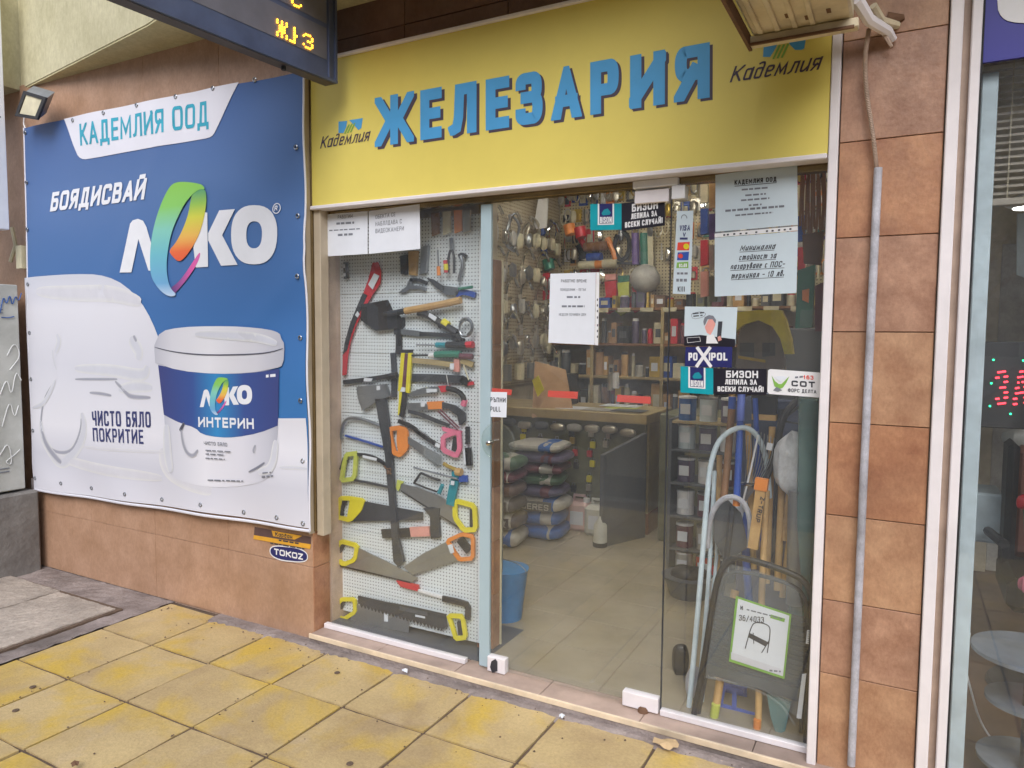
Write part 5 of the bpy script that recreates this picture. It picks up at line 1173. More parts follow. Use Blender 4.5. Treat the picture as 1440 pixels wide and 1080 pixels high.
for i, y in enumerate((3.6, 5.0)):  # unseen lamps, added to brighten the shop beyond what daylight gives
    e = empty('added_ceiling_lamp', (-1.7, y, CZ - .06), ['added twin tube ceiling lamp nearer to the glass door', 'added twin tube ceiling lamp above the counter'][i], 'lamp')
    MB().bbox(-2.35, -1.05, y - .09, y + .09, CZ - .04, CZ - .001, .004).build('housing', 'white_plastic', e)
    for s in (-1, 1): MB().tube([(-2.3, y + s * .045, CZ - .06), (-1.1, y + s * .045, CZ - .06)], .014, 8).build('tube', 'lamp_glow_soft', e)
e = empty('back_board', (-1.7, BYW, 1.8), 'cream perforated board on the back wall full of hanging goods', 'pegboard')
for i in range(3): MB().bbox(LXW + .02 + i * .93, LXW + .02 + i * .93 + .925, BYW - .02, BYW - .004, 1.72, CZ - .02, .002).build('board_panel', 'pegboard_cream', e)
e = empty('side_board', (LXW, 5, .9), 'cream perforated board on the left inner wall', 'pegboard')
for i in range(3): MB().bbox(LXW + .004, LXW + .02, 3.6 + i * .98, 3.6 + i * .98 + .975, 1.05, CZ - .02, .002).build('board_panel', 'pegboard_side', e)

ORD = 'first second third fourth fifth sixth seventh eighth ninth tenth eleventh twelfth thirteenth fourteenth fifteenth sixteenth seventeenth eighteenth nineteenth twentieth'.split() + ['%dth' % k for k in range(21, 60)]
CN = {'cream_item': 'cream', 'metal_lit': 'silver', 'tool_orange': 'orange', 'tool_blue': 'blue', 'white_plastic': 'white', 'wood': 'tan', 'tool_red': 'red', 'tool_green': 'green', 'violet': 'violet', 'salmon': 'pink', 'gold_item': 'gold', 'bag_white': 'off white', 'grey_panel': 'grey', 'tool_yellow': 'yellow', 'olive': 'olive', 'bag_maroon': 'maroon', 'cardboard': 'brown', 'wood_dark': 'dark brown', 'rust': 'rusty brown', 'bag_purple': 'purple', 'paper_blue': 'pale blue', 'coral': 'coral', 'bag_blue': 'deep blue', 'dark_steel': 'dark', 'black_plastic': 'black', 'chrome': 'chrome', 'steel': 'steel'}
CNT = {}; row_ = None
# faucets and pipes on the side wall : placed by wall coordinates
r_ = random.Random(11)
def faucet(y, z, s, fi, fj):
    x = LXW + .05
    b1 = MB().tube(chaikin([Vector((x, y, z)), Vector((x + .02, y, z + .12 * s)), Vector((x + .09, y - .02, z + .16 * s)), Vector((x + .14, y - .03, z + .06 * s))], 2), .013, 7)
    b2 = MB().tube([(x, y, z - .09 * s), (x, y, z + .01)], .02, 8)
    b3 = MB().tube([(x - .02, y - .05, z - .04), (x + .03, y + .05, z - .02)], .011, 6)
    return thing('faucet', 'chrome tap, %s from the door in %s row up the side wall board' % (ORD[fj], ORD[fi]), 'faucet', [('spout', 'chrome', b1), ('body', 'metal_lit', b2), ('lever', 'chrome', b3)], 'chrome taps on the side wall')
for i in range(5):
    for j in range(9): faucet(4.15 + j * .26 + r_.uniform(-.04, .04), 1.28 + i * .27 + r_.uniform(-.03, .03), r_.uniform(.8, 1.2), i, j)
def hose(y, z, rad, m, label):
    x = LXW + .1
    return solo(MB().tube([Vector((x + .02 * math.sin(a * 3), y + rad * math.cos(a), z + 1.5 * rad * math.sin(a))) for a in [k * PI / 10 for k in range(20)]], .012, 6, True), 'shower_hose', m, label, 'hose', 'coiled hoses on the side wall')
for i in range(6): hose(4.3 + i * .38, 2.42 + r_.uniform(-.08, .08), .10, ['steel', 'metal_lit', 'chrome'][i % 3], 'coiled steel hose, %s from the door high on the left inner wall' % ORD[i])
solo(MB().P('762 385 772 383 773 420 763 422', 6.2, .03), 'red_pack', 'tool_red', 'red packet hanging beside the opening hours paper', 'packet')
for i in range(10):
    y = 4.2 + i * .235; m_ = ['metal_lit', 'blade_grey', 'cream_item', 'steel'][i % 4]
    solo(MB().tube([(LXW + .09, y, 1.10), (LXW + .09, y, 1.24)], .045, 8), 'pipe_fitting', m_, 'metal pipe fitting, %s from the door at the foot of the side board' % ORD[i], 'fitting', 'fittings low on the side board')
for i in range(16):
    for j in range(4):
        y = 4.1 + i * .15 + r_.uniform(-.03, .03); z = 1.40 + j * .30 + r_.uniform(-.04, .04); mm_ = r_.choice(['metal_lit', 'chrome', 'bag_white', 'steel', 'cream_item'])
        solo(MB().pillow((LXW + .10, y, z), .05, .07, .12, r_.uniform(-.4, .4), .6, i * 7 + j, .14), 'fitting_bag', mm_, CN[mm_] + ' bag on the side wall board, %s from the door, %s row up' % (ORD[i], ORD[j]), 'bag', 'bags on the side wall board')
# goods on the back board
cols = ['cream_item', 'metal_lit', 'tool_orange', 'tool_blue', 'white_plastic', 'wood', 'tool_red', 'tool_green', 'violet', 'salmon', 'gold_item', 'bag_white', 'grey_panel', 'tool_yellow', 'olive']
def pack(x, z, w, h, m, Y, tag=True):
    if row_ is not None: CNT[row_] = CNT.get(row_, 0) + 1
    p_ = [('card', m, MB().bbox(x - w / 2, x + w / 2, Y - .012, Y - .006, z - h, z, .001)), ('content', r_.choice(['dark_steel', 'metal_lit', 'cream_item', m]), MB().bbox(x - w * .32, x + w * .32, Y - .035, Y - .0125, z - h * .85, z - h * .35, .004))]
    return thing('hanging_pack', '%s carded pack, %s from the left in %s row of the back board' % (CN[m], ORD[CNT.get(row_, 1) - 1], ORD[row_ or 0]), 'package', p_, 'carded packs on the back board')
for row_, z in enumerate((2.88, 2.70, 2.50, 2.31, 2.12)):
    x = LXW + .08 + r_.uniform(0, .04)
    while x < RXW - .1:
        w = r_.uniform(.05, .095)
        if not (-2.62 < x < -1.85 and 1.95 < z < 2.55): pack(x, z + r_.uniform(-.02, .02), w, r_.uniform(.1, .16), r_.choice(cols), BYW - .02)
        x += w + r_.uniform(.006, .03)
# bags of fittings and loops hung in front of the packs
row_ = None
for i in range(36):
    for j in range(5):
        x = -2.97 + i * .074 + r_.uniform(-.02, .02); z = 2.88 - j * .19 + r_.uniform(-.03, .03)
        if -2.60 < x < -1.88 and 1.95 < z < 2.52 and r_.random() < .6: continue
        Y = BYW - .06 - r_.uniform(0, .10); kind = r_.random(); mm_ = r_.choice(['metal_lit', 'chrome', 'steel', 'cream_item', 'bag_white', 'gold_item', 'metal_lit'])
        lab = 'before the back board, %s column, %s row' % (ORD[i], ORD[j])
        if kind < .45: solo(MB().pillow((x, Y, z - .06), .055, .03, .11, r_.uniform(-.5, .5), .6, i * 5 + j, .12), 'fitting_bag', mm_, CN.get(mm_, 'steel') + ' bag of fittings ' + lab, 'bag', 'small goods hung before the back board')
        elif kind < .75: solo(MB().tube([Vector((x + .03 * math.cos(a), Y + .01 * math.sin(2 * a), z - .06 + .055 * math.sin(a))) for a in [k * PI / 6 for k in range(12)]], .007, 5, True), 'hanging_loop', mm_, CN.get(mm_, 'steel') + ' wire loop ' + lab, 'wire', 'small goods hung before the back board')
        else: solo(MB().tube([(x, Y, z), (x + .005, Y, z - .15)], [.006, .014], 6), 'hanging_tool', mm_, CN.get(mm_, 'steel') + ' slim tool ' + lab, 'tool', 'small goods hung before the back board')
# larger recognisable goods
BG = 6.45
thing('paint_roller', 'grey brown paint roller on a hook above the gloves', 'paint roller', [('sleeve', 'cream_item', MB().T('815 373 868 370', BG, .04, 12)), ('band', 'tool_orange', MB().T('838 372 848 371.5', BG, .042, 12)), ('rod', 'dark_steel', MB().T('868 370 905 371 912 374', BG, .012, 6))])
thing('wire_roll', 'orange ended wire roll on the back board', 'wire roll', [('roll', 'wood_dark', MB().T('822 348 855 345', BG, .045, 12)), ('flange', 'tool_orange', MB().T('854 335 862 350 866 365', BG, .03, 8)), ('flange', 'tool_red', MB().T('812 325 818 340 826 352', BG, .03, 8))])
thing('tape_roll', 'blue wrapped roll under the wire roll on the back board', 'roll', [('roll', 'tool_blue', MB().T('826 362 846 361', BG, .04, 12)), ('end', 'dark_rubber', MB().T('814 345 822 362', BG, .035, 8))])
solo(MB().T('868 330 862 350 872 368 884 360 886 335 876 325', BG, .022, 7), 'cable_loop', 'dark_rubber', 'dark looped cable hanging beside the wire roll', 'cable')
for i, (x, m_, lb) in enumerate(((893, 'violet', 'violet'), (905, 'tool_green', 'green'))):
    solo(MB().T([(x, 328), (x + 1, 372)], BG, .035, 8), 'hanging_tube', m_, lb + ' long tube hanging on the back board', 'tube')
thing('float_ball', 'cream float ball with a long pale strap over the red gloves', 'float', [('strap', 'cream_item', MB().S('911 325 912 385', .09, BG, .02)), ('ball', 'bag_white', MB().lathe([(.02, -.13), (.09, -.10), (.135, -.03), (.135, .03), (.09, .10), (.02, .13)], at(907, 392, BG - .1), 16))])
def glove(px, py, m, cuff, lb):
    P_ = lambda s: MB().P([(px + a, py + b) for a, b in nums(s)], BG - .04, .05)
    return thing('work_glove', lb, 'gloves', [('palm', m, P_('0 4 16 2 17 22 12 46 4 50 -4 30 2 24')), ('finger', m, P_('-4 30 2 26 2 48 -6 40')), ('cuff', cuff, P_('1 -6 16 -7 16 1 1 3'))])
glove(850, 392, 'tool_red', 'salmon', 'red work gloves hanging just right of the hours paper'); glove(868, 394, 'tool_lime', 'tool_green', 'lime green work gloves hanging between red ones'); glove(888, 390, 'tool_red', 'cream_item', 'red work gloves hanging behind the float ball')
solo(MB().P('762 247 772 245 768 320 750 322', 5.9, .02), 'caulk_gun', 'white_plastic', 'white slender dispenser hanging high on the left of the shop', 'dispenser')
for i, (x, y, m_) in enumerate(((737, 262, 'white_plastic'), (748, 300, 'tool_blue'), (761, 318, 'tool_blue'), (760, 346, 'tool_blue'), (800, 316, 'tool_orange'), (815, 320, 'tool_red'), (770, 365, 'tool_green'))):
    solo(MB().T([(x, y), (x + 3, y + 14)], 6.2, .055, 10), 'hanging_sponge', m_, ['white', 'upper blue', 'middle blue', 'lowest blue', 'orange', 'red', 'green'][i] + ' round item hanging on the left inside the shop', 'bottle', 'coloured bottles hung inside')

# shelf unit in front of the back wall
SX0, SX1, SY0 = -3.03, -.26, 6.25
su = empty('shelf_unit', (-1.7, 6.4, FZ), 'pale wooden shelving across the back of the shop packed with goods', 'shelf unit')
SH = [1.74, 1.42, 1.12, .75, .35]
for z in SH: MB().bbox(SX0, SX1, SY0, BYW - .03, z - .022, z, .002).build('shelf', 'wood_shelf' if z < 1.3 else 'wood_dark', su)
for x in (SX0, -2.56, -1.9, -1.2, SX1 - .03): MB().bbox(x, x + .028, SY0 - .004, SY0 + .02, FZ, 1.74, .002).build('post', 'wood_shelf', su)
for x in [SX0 + .1 + .21 * k for k in range(12)]:
    MB().box(x, x + .12, SY0 - .008, SY0 - .002, 1.70, 1.738).build('price_label', 'cream_item', su)
SN = {1.74: 'the top', 1.42: 'the second', 1.12: 'the middle', .75: 'the fourth', .35: 'the bottom'}
boxc = ['bag_white', 'grey_panel', 'bag_maroon', 'cardboard', 'wood_dark', 'cream_item', 'olive', 'rust', 'bag_purple', 'metal_lit', 'dark_steel', 'cardboard', 'cream_item', 'tool_blue', 'wood', 'gold_item', 'tool_red']
for z, h0, h1 in ((1.42, .09, .27), (1.12, .09, .26), (1.74, .06, .18), (.75, .18, .33), (.35, .2, .36)):
    x = SX0 + .06; ni = 0
    while x < SX1 - .15:
        ni += 1; w = r_.uniform(.035, .11); h = r_.uniform(h0, h1); m_ = r_.choice(boxc); Y = SY0 + .03 + r_.uniform(0, .05)
        if r_.random() < .45:
            thing('goods_can', '%s can, %s item from the left on %s shelf of the back unit' % (CN[m_], ORD[ni - 1], SN[z]), 'can', [('body', m_, MB().lathe([(w * .42, 0), (w * .42, h * .8), (w * .36, h * .84)], (x + w / 2, Y + .05, z + .001), 10)), ('lid', r_.choice(['white_plastic', 'black_plastic', 'tool_red']), MB().lathe([(w * .37, 0), (w * .34, h * .1)], (x + w / 2, Y + .05, z + h * .842), 10))], 'cans and jars on the back shelving')
        else:
            thing('goods_box', '%s carton, %s item from the left on %s shelf of the back unit' % (CN[m_], ORD[ni - 1], SN[z]), 'box', [('carton', m_, MB().bbox(x, x + w, Y, Y + .15, z + .001, z + h, .003)), ('label', r_.choice(['paper', 'cream_item', 'grey_panel']), MB().box(x + w * .2, x + w * .8, Y - .002, Y - .0005, z + h * .3, z + h * .7))], 'cartons on the back shelving')
        x += w + r_.uniform(.003, .014)

# counter
ct = empty('shop_counter', (-2.3, 5.3, FZ), 'pale wooden counter with a dark lock display in its front', 'counter')
MB().bbox(LXW + .01, -1.60, 4.97, 5.62, .86, .93, .004).build('top', 'wood_shelf', ct)
MB().box(LXW + .01, -1.62, 5.03, 5.05, FZ, .858).build('front_board', 'olive', ct)
MB().bbox(-1.76, -1.605, 5.055, 5.60, .20, .858, .003).build('end_panel', 'wood_shelf', ct)
MB().bbox(-1.77, -1.600, 5.052, 5.61, FZ, .198, .003).build('plinth', 'red_base', ct)
MB().box(LXW + .01, -1.78, 5.00, 5.026, FZ, .24).build('kick_board', 'wood_shelf', ct)
for i in range(7):
    for j in range(9):
        x = -2.85 + j * .135 + r_.uniform(-.03, .03); z = .80 - i * .085 + r_.uniform(-.02, .02)
        if r_.random() < .25: continue
        m_ = r_.choice(['gold_item', 'dark_steel', 'metal_lit', 'black_plastic', 'tool_yellow', 'chrome', 'tool_red', 'black_plastic'])
        thing('padlock', '%s padlock, %s from the left in %s row of the counter front' % (CN[m_], ORD[j], ORD[i]), 'padlock', [('body', m_, MB().bbox(x - .02, x + .02, 4.995, 5.02, z - .05, z, .004)), ('shackle', 'steel', MB().tube([(x - .012, 5.008, z), (x - .01, 5.008, z + .018), (x + .01, 5.008, z + .018), (x + .012, 5.008, z)], .003, 5))], 'locks hung on the counter front')
for i in range(8):
    x = -2.72 + i * .14
    solo(MB().pillow((x, 4.985, .80 + r_.uniform(-.01, .01)), .12, .05, .06, 0, .7, i), 'small_bag', r_.choice(['metal_lit', 'bag_white', 'grey_panel']), 'small bag of fittings, %s from the left under the counter edge' % ORD[i], 'bag', 'small bags along the counter edge')
b = MB(); b.prism([(-1.775, 4.60, FZ), (-1.60, 4.985, FZ), (-1.60, 4.985, .80), (-1.775, 4.60, .68)], (-.03, .012, 0))
solo(b, 'dark_sheet', 'grey_panel', 'dark grey slanted panel standing at the counter corner', 'panel')
# cardboard and papers on the counter
cz = .932
solo(MB().prism([at(748, 588, 4.95) + Vector((0, 0, 0)), at(805, 575, 5.1), at(795, 520, 5.2), at(752, 508, 5.2)], (0, .01, 0)), 'cardboard_sheet', 'cardboard', 'sheet of brown cardboard propped on the counter', 'cardboard')
solo(MB().P('748 535 757 528 765 548 756 558', 4.93, .005), 'yellow_card', 'tool_yellow', 'yellow card stuck on the propped cardboard', 'card')
for i, (x, y, w, h, m_) in enumerate(((-2.25, 5.15, .30, .2, 'paper'), (-2.0, 5.12, .26, .2, 'bag_white'), (-1.9, 5.3, .24, .18, 'tool_lime'), (-1.78, 5.12, .24, .18, 'grey_panel'), (-1.95, 5.42, .3, .2, 'paper'))):
    solo(MB().box(x - w / 2, x + w / 2, y - h / 2, y + h / 2, cz + i * .0022, cz + .002 + i * .0022), 'loose_papers', m_, ['white paper sheet at the left of the counter top', 'cream paper sheet in the middle of the counter top', 'lime green flyer on the counter top', 'grey leaflet at the counter corner', 'white paper sheet at the back of the counter'][i], 'paper')
solo(MB().bbox(-2.55, -2.35, 5.3, 5.5, cz, 1.18, .01), 'till', 'black_plastic', 'black cash till standing at the left end of the counter', 'till')
for i, (x, z, m_) in enumerate(((859, 535, 'metal_lit'), (866, 532, 'white_plastic'))):
    solo(MB().T([(x, z - 8), (x, z + 14)], 5.9, .03, 8), 'spray_bottle', m_, ['grey', 'white'][i] + ' slim bottle hanging behind the counter', 'bottle')

# bags
def bag(x, y, z, w, d_, h, m, lb, words=None, sd=0, rz=.2):
    b_ = MB().pillow((x, y, z + h / 2), w, d_, h * 1.12, rz, .42, sd, .05)
    parts = [('sack', m, b_)]
    e = empty('cement_bag', (x, y, z), lb, 'bag')
    for p in parts: p[2].build(p[0], p[1], e)
    bc_ = {'bag_blue': 'bag_white', 'bag_white': 'bag_blue', 'bag_purple': 'bag_maroon', 'bag_green': 'bag_white', 'bag_maroon': 'bag_white', 'bag_dark': 'bag_white', 'bag_brown': 'rust'}[m]
    MB().pillow((x + w * .22 * math.cos(rz), y + w * .22 * math.sin(rz), z + h / 2), w * .34, d_ * 1.02, h * 1.13, rz, .5, sd, .05).build('print_band', bc_, e)
    if words:
        fr_ = Vector((math.sin(rz), -math.cos(rz), 0)); ax = Vector((math.cos(rz), math.sin(rz), 0))
        base = Vector((x, y, z + h * .25)) + fr_ * (d_ * .52)
        MB().prism([base - ax * w * .28 + Vector((0, 0, -.01)), base + ax * w * .30 + Vector((0, 0, -.01)), base + ax * w * .30 + Vector((0, 0, h * .55)), base - ax * w * .28 + Vector((0, 0, h * .55))], -fr_ * .02).build('print_panel', 'grey_panel' if m != 'bag_dark' else m, e)
        b2 = MB(); text(b2, words, base - ax * w * .25 + fr_ * .003, base + ax * w * .26 + fr_ * .003, base - ax * w * .25 + Vector((0, 0, h * .42)) + fr_ * .003, .18, lambda p, l: p + fr_ * l * .0003, .15, 1); b2.build('lettering', 'bag_white', e)
    return e
hs_ = [('bag_blue', .10, 'bottom blue cement bag of the taller right stack', None), ('bag_blue', .10, 'second blue and white cement bag from the floor in right stack', 'TERAFLEX'.replace('F', 'Ф')), ('bag_white', .10, 'white powder bag lying on the two blue bags', 'CERES'), ('bag_purple', .085, 'purple bag above the white powder bag', None), ('bag_green', .08, 'green bag in the middle of the right stack', None), ('bag_maroon', .075, 'maroon bag near the top of the right stack', None), ('bag_purple', .08, 'purple bag second from the top of right stack', None), ('bag_white', .07, 'pale bag topping the right stack', None)]
z = FZ
for i, (m_, h, lb, wd) in enumerate(hs_):
    bag(-2.28 + r_.uniform(-.02, .02), 4.68, z, .40, .34, h, m_, lb, None if wd and 'Ф' in wd else wd, i, .12 + r_.uniform(-.08, .08)); z += h
z = FZ
for i, (m_, h, lb, wd) in enumerate([('bag_white', .12, 'white bag at the bottom of the left stack', None), ('bag_dark', .11, 'dark bag printed FLEX in the left stack', 'FLEX'), ('bag_dark', .11, 'dark bag above the FLEX bag', 'ELAS'), ('bag_brown', .10, 'brown bag in the middle of the left stack', None), ('bag_maroon', .08, 'maroon bag beneath the green one in left stack', None), ('bag_green', .10, 'green bag topping the left stack', None)]):
    bag(-2.46 + r_.uniform(-.02, .02), 4.36, z, .38, .30, h, m_, lb, wd, 20 + i, .18); z += h
def jerry(x, y, m, lb, rz=.1):
    M = Matrix.Translation((x, y, FZ)) @ Matrix.Rotation(rz, 4, 'Z')
    e = empty('jerrycan', (x, y, FZ), lb, 'canister')
    MB().bbox(-.085, .085, -.10, .10, 0, .215, .022, M).build('body', m, e)
    q = [M @ Vector(p) for p in ((-.05, 0, .205), (-.05, 0, .25), (.03, 0, .25), (.045, 0, .21))]; MB().tube(q, .012, 8).build('handle', m, e)
    MB().lathe([(.024, 0), (.024, .03)], M @ Vector((.06, -.05, .215)), 12).build('cap', 'white_plastic', e)
    MB().bbox(-.05, .05, -.103, -.1005, .05, .15, .0005, M).build('label', 'paper', e)
jerry(-2.10, 4.98, 'pink_can', 'pink plastic jerrycan standing right of the bags'); jerry(-1.93, 4.92, 'white_can', 'white plastic jerrycan standing beside the pink one')
thing('bottle', 'grey bottle on the floor left of the dark panel', 'bottle', [('body', 'white_can', MB().lathe([(.045, 0), (.048, .02), (.045, .15), (.018, .19), (.016, .21)], (-1.80, 4.62, FZ), 14)), ('base', 'dark_rubber', MB().lathe([(.05, 0), (.05, .03)], (-1.80, 4.62, FZ - .0), 14))])
# bucket near the pillar, hanging dustpan
thing('blue_bucket', 'blue plastic bucket on the floor behind the inner pillar', 'bucket', [('body', 'bucket_blue', MB().lathe([(.085, 0), (.095, .1), (.115, .25), (.12, .26)], (-1.76, 3.20, FZ), 20)), ('handle', 'steel', MB().tube([(-1.76 + .12 * math.cos(a), 3.20, FZ + .25 + .05 * math.sin(a)) for a in [k * PI / 8 for k in range(9)]], .003, 5))])
solo(MB().tube([at(706, 640, 3.15), at(703, 840, 3.12)], .012, 6), 'leaning_stick', 'grey_panel', 'grey stick leaning behind the inner pillar', 'stick')

# paint shelves right of the counter, behind the narrow pane
RS = 4.25
rs = empty('paint_shelf', (-1.0, RS, FZ), 'low shelf of paint tins seen through the narrow glass strip', 'shelf')
zs_ = [.22, .42, .62, .82, .99]
for z in zs_: MB().bbox(-1.22, -.45, RS, RS + .3, z - .015, z, .002).build('shelf', 'wood_shelf' if z > .9 else 'grey_panel', rs)
for x in (-1.23, -.80, -.45): MB().bbox(x, x + .02, RS - .003, RS + .3, FZ, 1.0, .002).build('post', 'grey_panel', rs)
for k, z in enumerate([FZ] + zs_):
    for j in range(6):
        x = -1.14 + j * .125; m_ = ['bag_white', 'bag_purple', 'grey_panel', 'bag_maroon', 'paper_blue', 'coral', 'white_plastic', 'bag_blue'][(k * 3 + j * 5) % 8]
        thing('paint_tin', '%s paint tin, %s from the left on %s level of the low shelf' % (CN[m_], ORD[j], ORD[k]), 'paint tin', [('tin', m_, MB().lathe([(.052, 0), (.052, .13)], (x, RS + .08, z + .001), 14)), ('lid', 'steel' if j % 2 else 'white_plastic', MB().lathe([(.055, 0), (.054, .012)], (x, RS + .08, z + .132), 14)), ('label', 'paper', MB().bbox(x - .03, x + .03, RS + .026, RS + .0275, z + .04, z + .10, .0004))], 'paint tins on the low shelf')
thing('black_tub', 'dark grey tub on the floor under the paint shelf', 'tub', [('tub', 'grey_panel', MB().lathe([(.10, 0), (.14, .11), (.15, .115)], (-1.02, 3.98, FZ), 20)), ('contents', 'black_plastic', MB().pillow((-1.02, 3.98, FZ + .12), .2, .18, .08, 0, .8, 3))])
thing('spray_bottle', 'red and white spray bottle beside the dark tub', 'bottle', [('body', 'white_plastic', MB().lathe([(.03, 0), (.035, .05), (.03, .12), (.012, .15)], (-.86, 3.95, FZ), 12)), ('cap', 'tool_red', MB().bbox(-.885, -.84, 3.93, 3.97, FZ + .15, FZ + .2, .006))])

# ------------------------------------------------------------ right window : ladder, poles, step stool
thing('step_ladder', 'white tubular folding ladder with an arched top behind the right pane', 'ladder', [
    ('rail', 'pale_blue_frame', MB().T('968 1003 978 900 988 780 994 700 999 650 1012 615 1040 599 1062 606 1078 640 1082 700', (2.76, 2.98), .0105, 10)),
    ('rail', 'pale_blue_frame', MB().T('980 1000 992 880 1000 760 1005 662', (2.80, 3.0), .009, 8)), ('rail', 'pale_blue_frame', MB().T('986 1000 1000 860 1012 740', (2.82, 3.0), .007, 8))])
thing('leaf_rake', 'fan shaped metal leaf rake standing upright behind the right pane', 'rake', [('tine', 'steel', MB().T([(1044, 712), (1044 + 6 + k * 4.2, 655), (1052 + k * 4.6, 606 + abs(k - 3) * 2)], 2.93, .002, 4)) for k in range(9)] +
      [('side_bar', 'white_plastic', MB().T('1044 708 1056 660 1066 612', 2.92, .004, 6)), ('clamp', 'chrome', MB().T('1042 680 1062 682', 2.92, .008, 6)), ('price_tag', 'paper', MB().P('1079 622 1087 624 1085 634 1077 632', 2.91, .001))])
thing('broom_handle', 'blue broom handle with a yellow end cap', 'broom handle', [('tube', 'tool_blue', MB().T('1042 548 1040 620 1036 700', (2.95, 2.86), .0135, 10)), ('cap', 'tool_orange', MB().T('1036 702 1035.5 711', 2.86, .014, 10)), ('sleeve', 'basket_blue', MB().T('1043 545 1041 592', (2.95, 2.92), .0155, 10))])
thing('wooden_pole', 'brown wooden pole with a blue top beside the blue broom handle', 'pole', [('pole', 'wood_dark', MB().T('1029 574 1024 640 1018 700', (3.0, 2.90), .0145, 10)), ('top', 'tool_blue', MB().T('1030 558 1029 575', 3.0, .0155, 10))])
thing('shovel', 'dark shovel with grey D grip leaning behind the step stool', 'shovel', [('grip', 'conduit_grey', MB().T('995 770 997 735 1006 710 1026 696 1048 706 1056 735 1054 770', 2.84, .011, 8)), ('shaft', 'dark_steel', MB().T('1030 712 1022 780 1010 860 1000 950', (2.86, 2.80), .012, 8)), ('blade', 'grey_panel', MB().P('1002 712 1022 702 1042 722 1052 770 1020 790 1004 760', 2.90, .006))])
thing('pickaxe_handle', 'pale wooden handle with orange sleeve printed in black', 'tool handle', [('handle', 'wood', MB().S('1069 690 1064 730 1058 772', .036, 2.80, .026)), ('sleeve', 'tool_orange', MB().S('1071 674 1069 690', .046, 2.795, .032)), ('lettering', 'ink', txt('Z-TRUP', (1069.5, 698), (1062, 733), (1076, 700), 2.794, .2, .2))])
poles = [('1052 596 1056 700 1060 800', (3.05, 2.98), .012, 'pale wooden pole rising behind the leaf rake'), ('1086 600 1082 720 1078 820', (3.06, 3.0), .013, 'pale wooden pole rising behind the orange sleeved handle'), ('1128 700 1122 800 1118 900', (2.98, 2.9), .012, 'pale wooden pole beside the green film roll'), ('1012 640 1010 760 1004 900', (3.05, 2.95), .012, 'pale wooden pole inside the white ladder arch'), ('1078 690 1075 760 1070 860 1066 1024', (2.95, 2.74), .0125, 'pale wooden pole standing behind the orange sleeved handle'), ('1100 672 1097 740 1093 830', (3.0, 2.95), .0135, 'pale wooden pole left of the white mop head'), ('1118 690 1110 760 1100 840', (3.0, 2.95), .0115, 'pale wooden pole slanting under the white mop head')]
for p, Y, rd, lb in poles: solo(MB().T(p, Y, rd, 10), 'wooden_pole', 'wood', lb, 'pole')
thing('wooden_pole', 'pale wooden pole with a green end low behind the step stool', 'pole', [('pole', 'wood', MB().T('1034 830 1018 920 1006 1000', (2.88, 2.74), .0155, 10)), ('end', 'tool_lime', MB().T('1007 990 1004 1008', 2.735, .0165, 10))])
solo(MB().T('1065 1012 1064 1031', 2.73, .0135, 10), 'pole_cap', 'tool_orange', 'orange cap on the foot of the middle wooden pole', 'cap')
thing('mop', 'fluffy white mop head turned upwards in the right window', 'mop', [('head', 'cloth_white', MB().pillow(at(1112, 652, 2.95), .12, .09, .23, .1, .8, 5, .10)), ('handle', 'wood', MB().T('1110 690 1104 760', 2.96, .012, 8))])
thing('fork_handle', 'long black handle slanting up to the right behind the mop', 'handle', [('shaft', 'black_plastic', MB().T('1070 690 1090 640 1100 585 1124 560', (2.92, 3.05), .0135, 8)), ('arm', 'black_plastic', MB().T('1100 590 1158 545', 3.05, .006, 6)), ('arm', 'black_plastic', MB().T('1100 592 1130 597 1158 596', 3.05, .004, 6))])
solo(MB().T('1138 560 1136 700 1128 800 1122 860', (2.85, 2.90), .038, 14), 'plastic_film_roll', 'film_green', 'tall greenish roll of plastic film at the right of the window', 'film roll')
solo(MB().T('1154 690 1148 820 1143 900', (2.95, 2.9), .02, 10), 'dark_tube', 'bag_maroon', 'dark maroon tube beside the film roll', 'tube')
thing('wheelbarrow_tub', 'grey domed tub with a yellow rim behind the cartoon sticker', 'tub', [('rim', 'yellow_plastic', MB().P('1028 442 1036 439 1066 436 1098 436 1104 448 1112 476 1115 498 1103 498 1097 476 1086 459 1066 450 1046 456 1030 470', 3.5, .06)), ('dome', 'shield_grey', MB().P(cubic('1034 548 1036 480 1044 456 1068 443 1090 455 1100 485 1104 512 1100 540 1090 548', 1), 3.55, .05)), ('slot', 'grey_panel', MB().P('1040 482 1060 482 1060 502 1040 500', 3.545, .004)), ('slot', 'grey_panel', MB().P('1072 482 1090 482 1090 500 1072 502', 3.545, .004)), ('strip', 'gold_item', MB().P('1038 500 1076 506 1076 510 1038 504', 3.54, .004))])
bb = MB()
for k in range(20):
    x = 1128 + (k * 7) % 34; bb.T([(x, 238 + (k * 13) % 20), (x + (k % 5) - 2, 275), (x + (k % 7) - 3, 318 + (k * 5) % 14)], 3.2, .006, 4)
solo(bb, 'broom_twigs', 'wood_dark', 'bundle of brown broom twigs at the top right of the window', 'broom')['kind'] = 'stuff'
thing('hanging_bags', 'brown and green plastic bags hanging right of the papers', 'bag', [('brown_bag', 'rust', MB().P('1128 330 1158 325 1154 372 1130 370', 3.1, .04)), ('green_bag', 'tool_green', MB().P('1122 380 1146 372 1142 460 1118 462', 3.08, .04)), ('orange_label', 'tool_orange', MB().P('1128 408 1138 406 1137 426 1128 422', 3.07, .004)), ('red_bag', 'bag_maroon', MB().P('1146 402 1160 396 1158 466 1146 466', 3.08, .04)), ('white_pack', 'film', MB().P('1126 436 1144 436 1142 460 1124 460', 3.06, .006))])
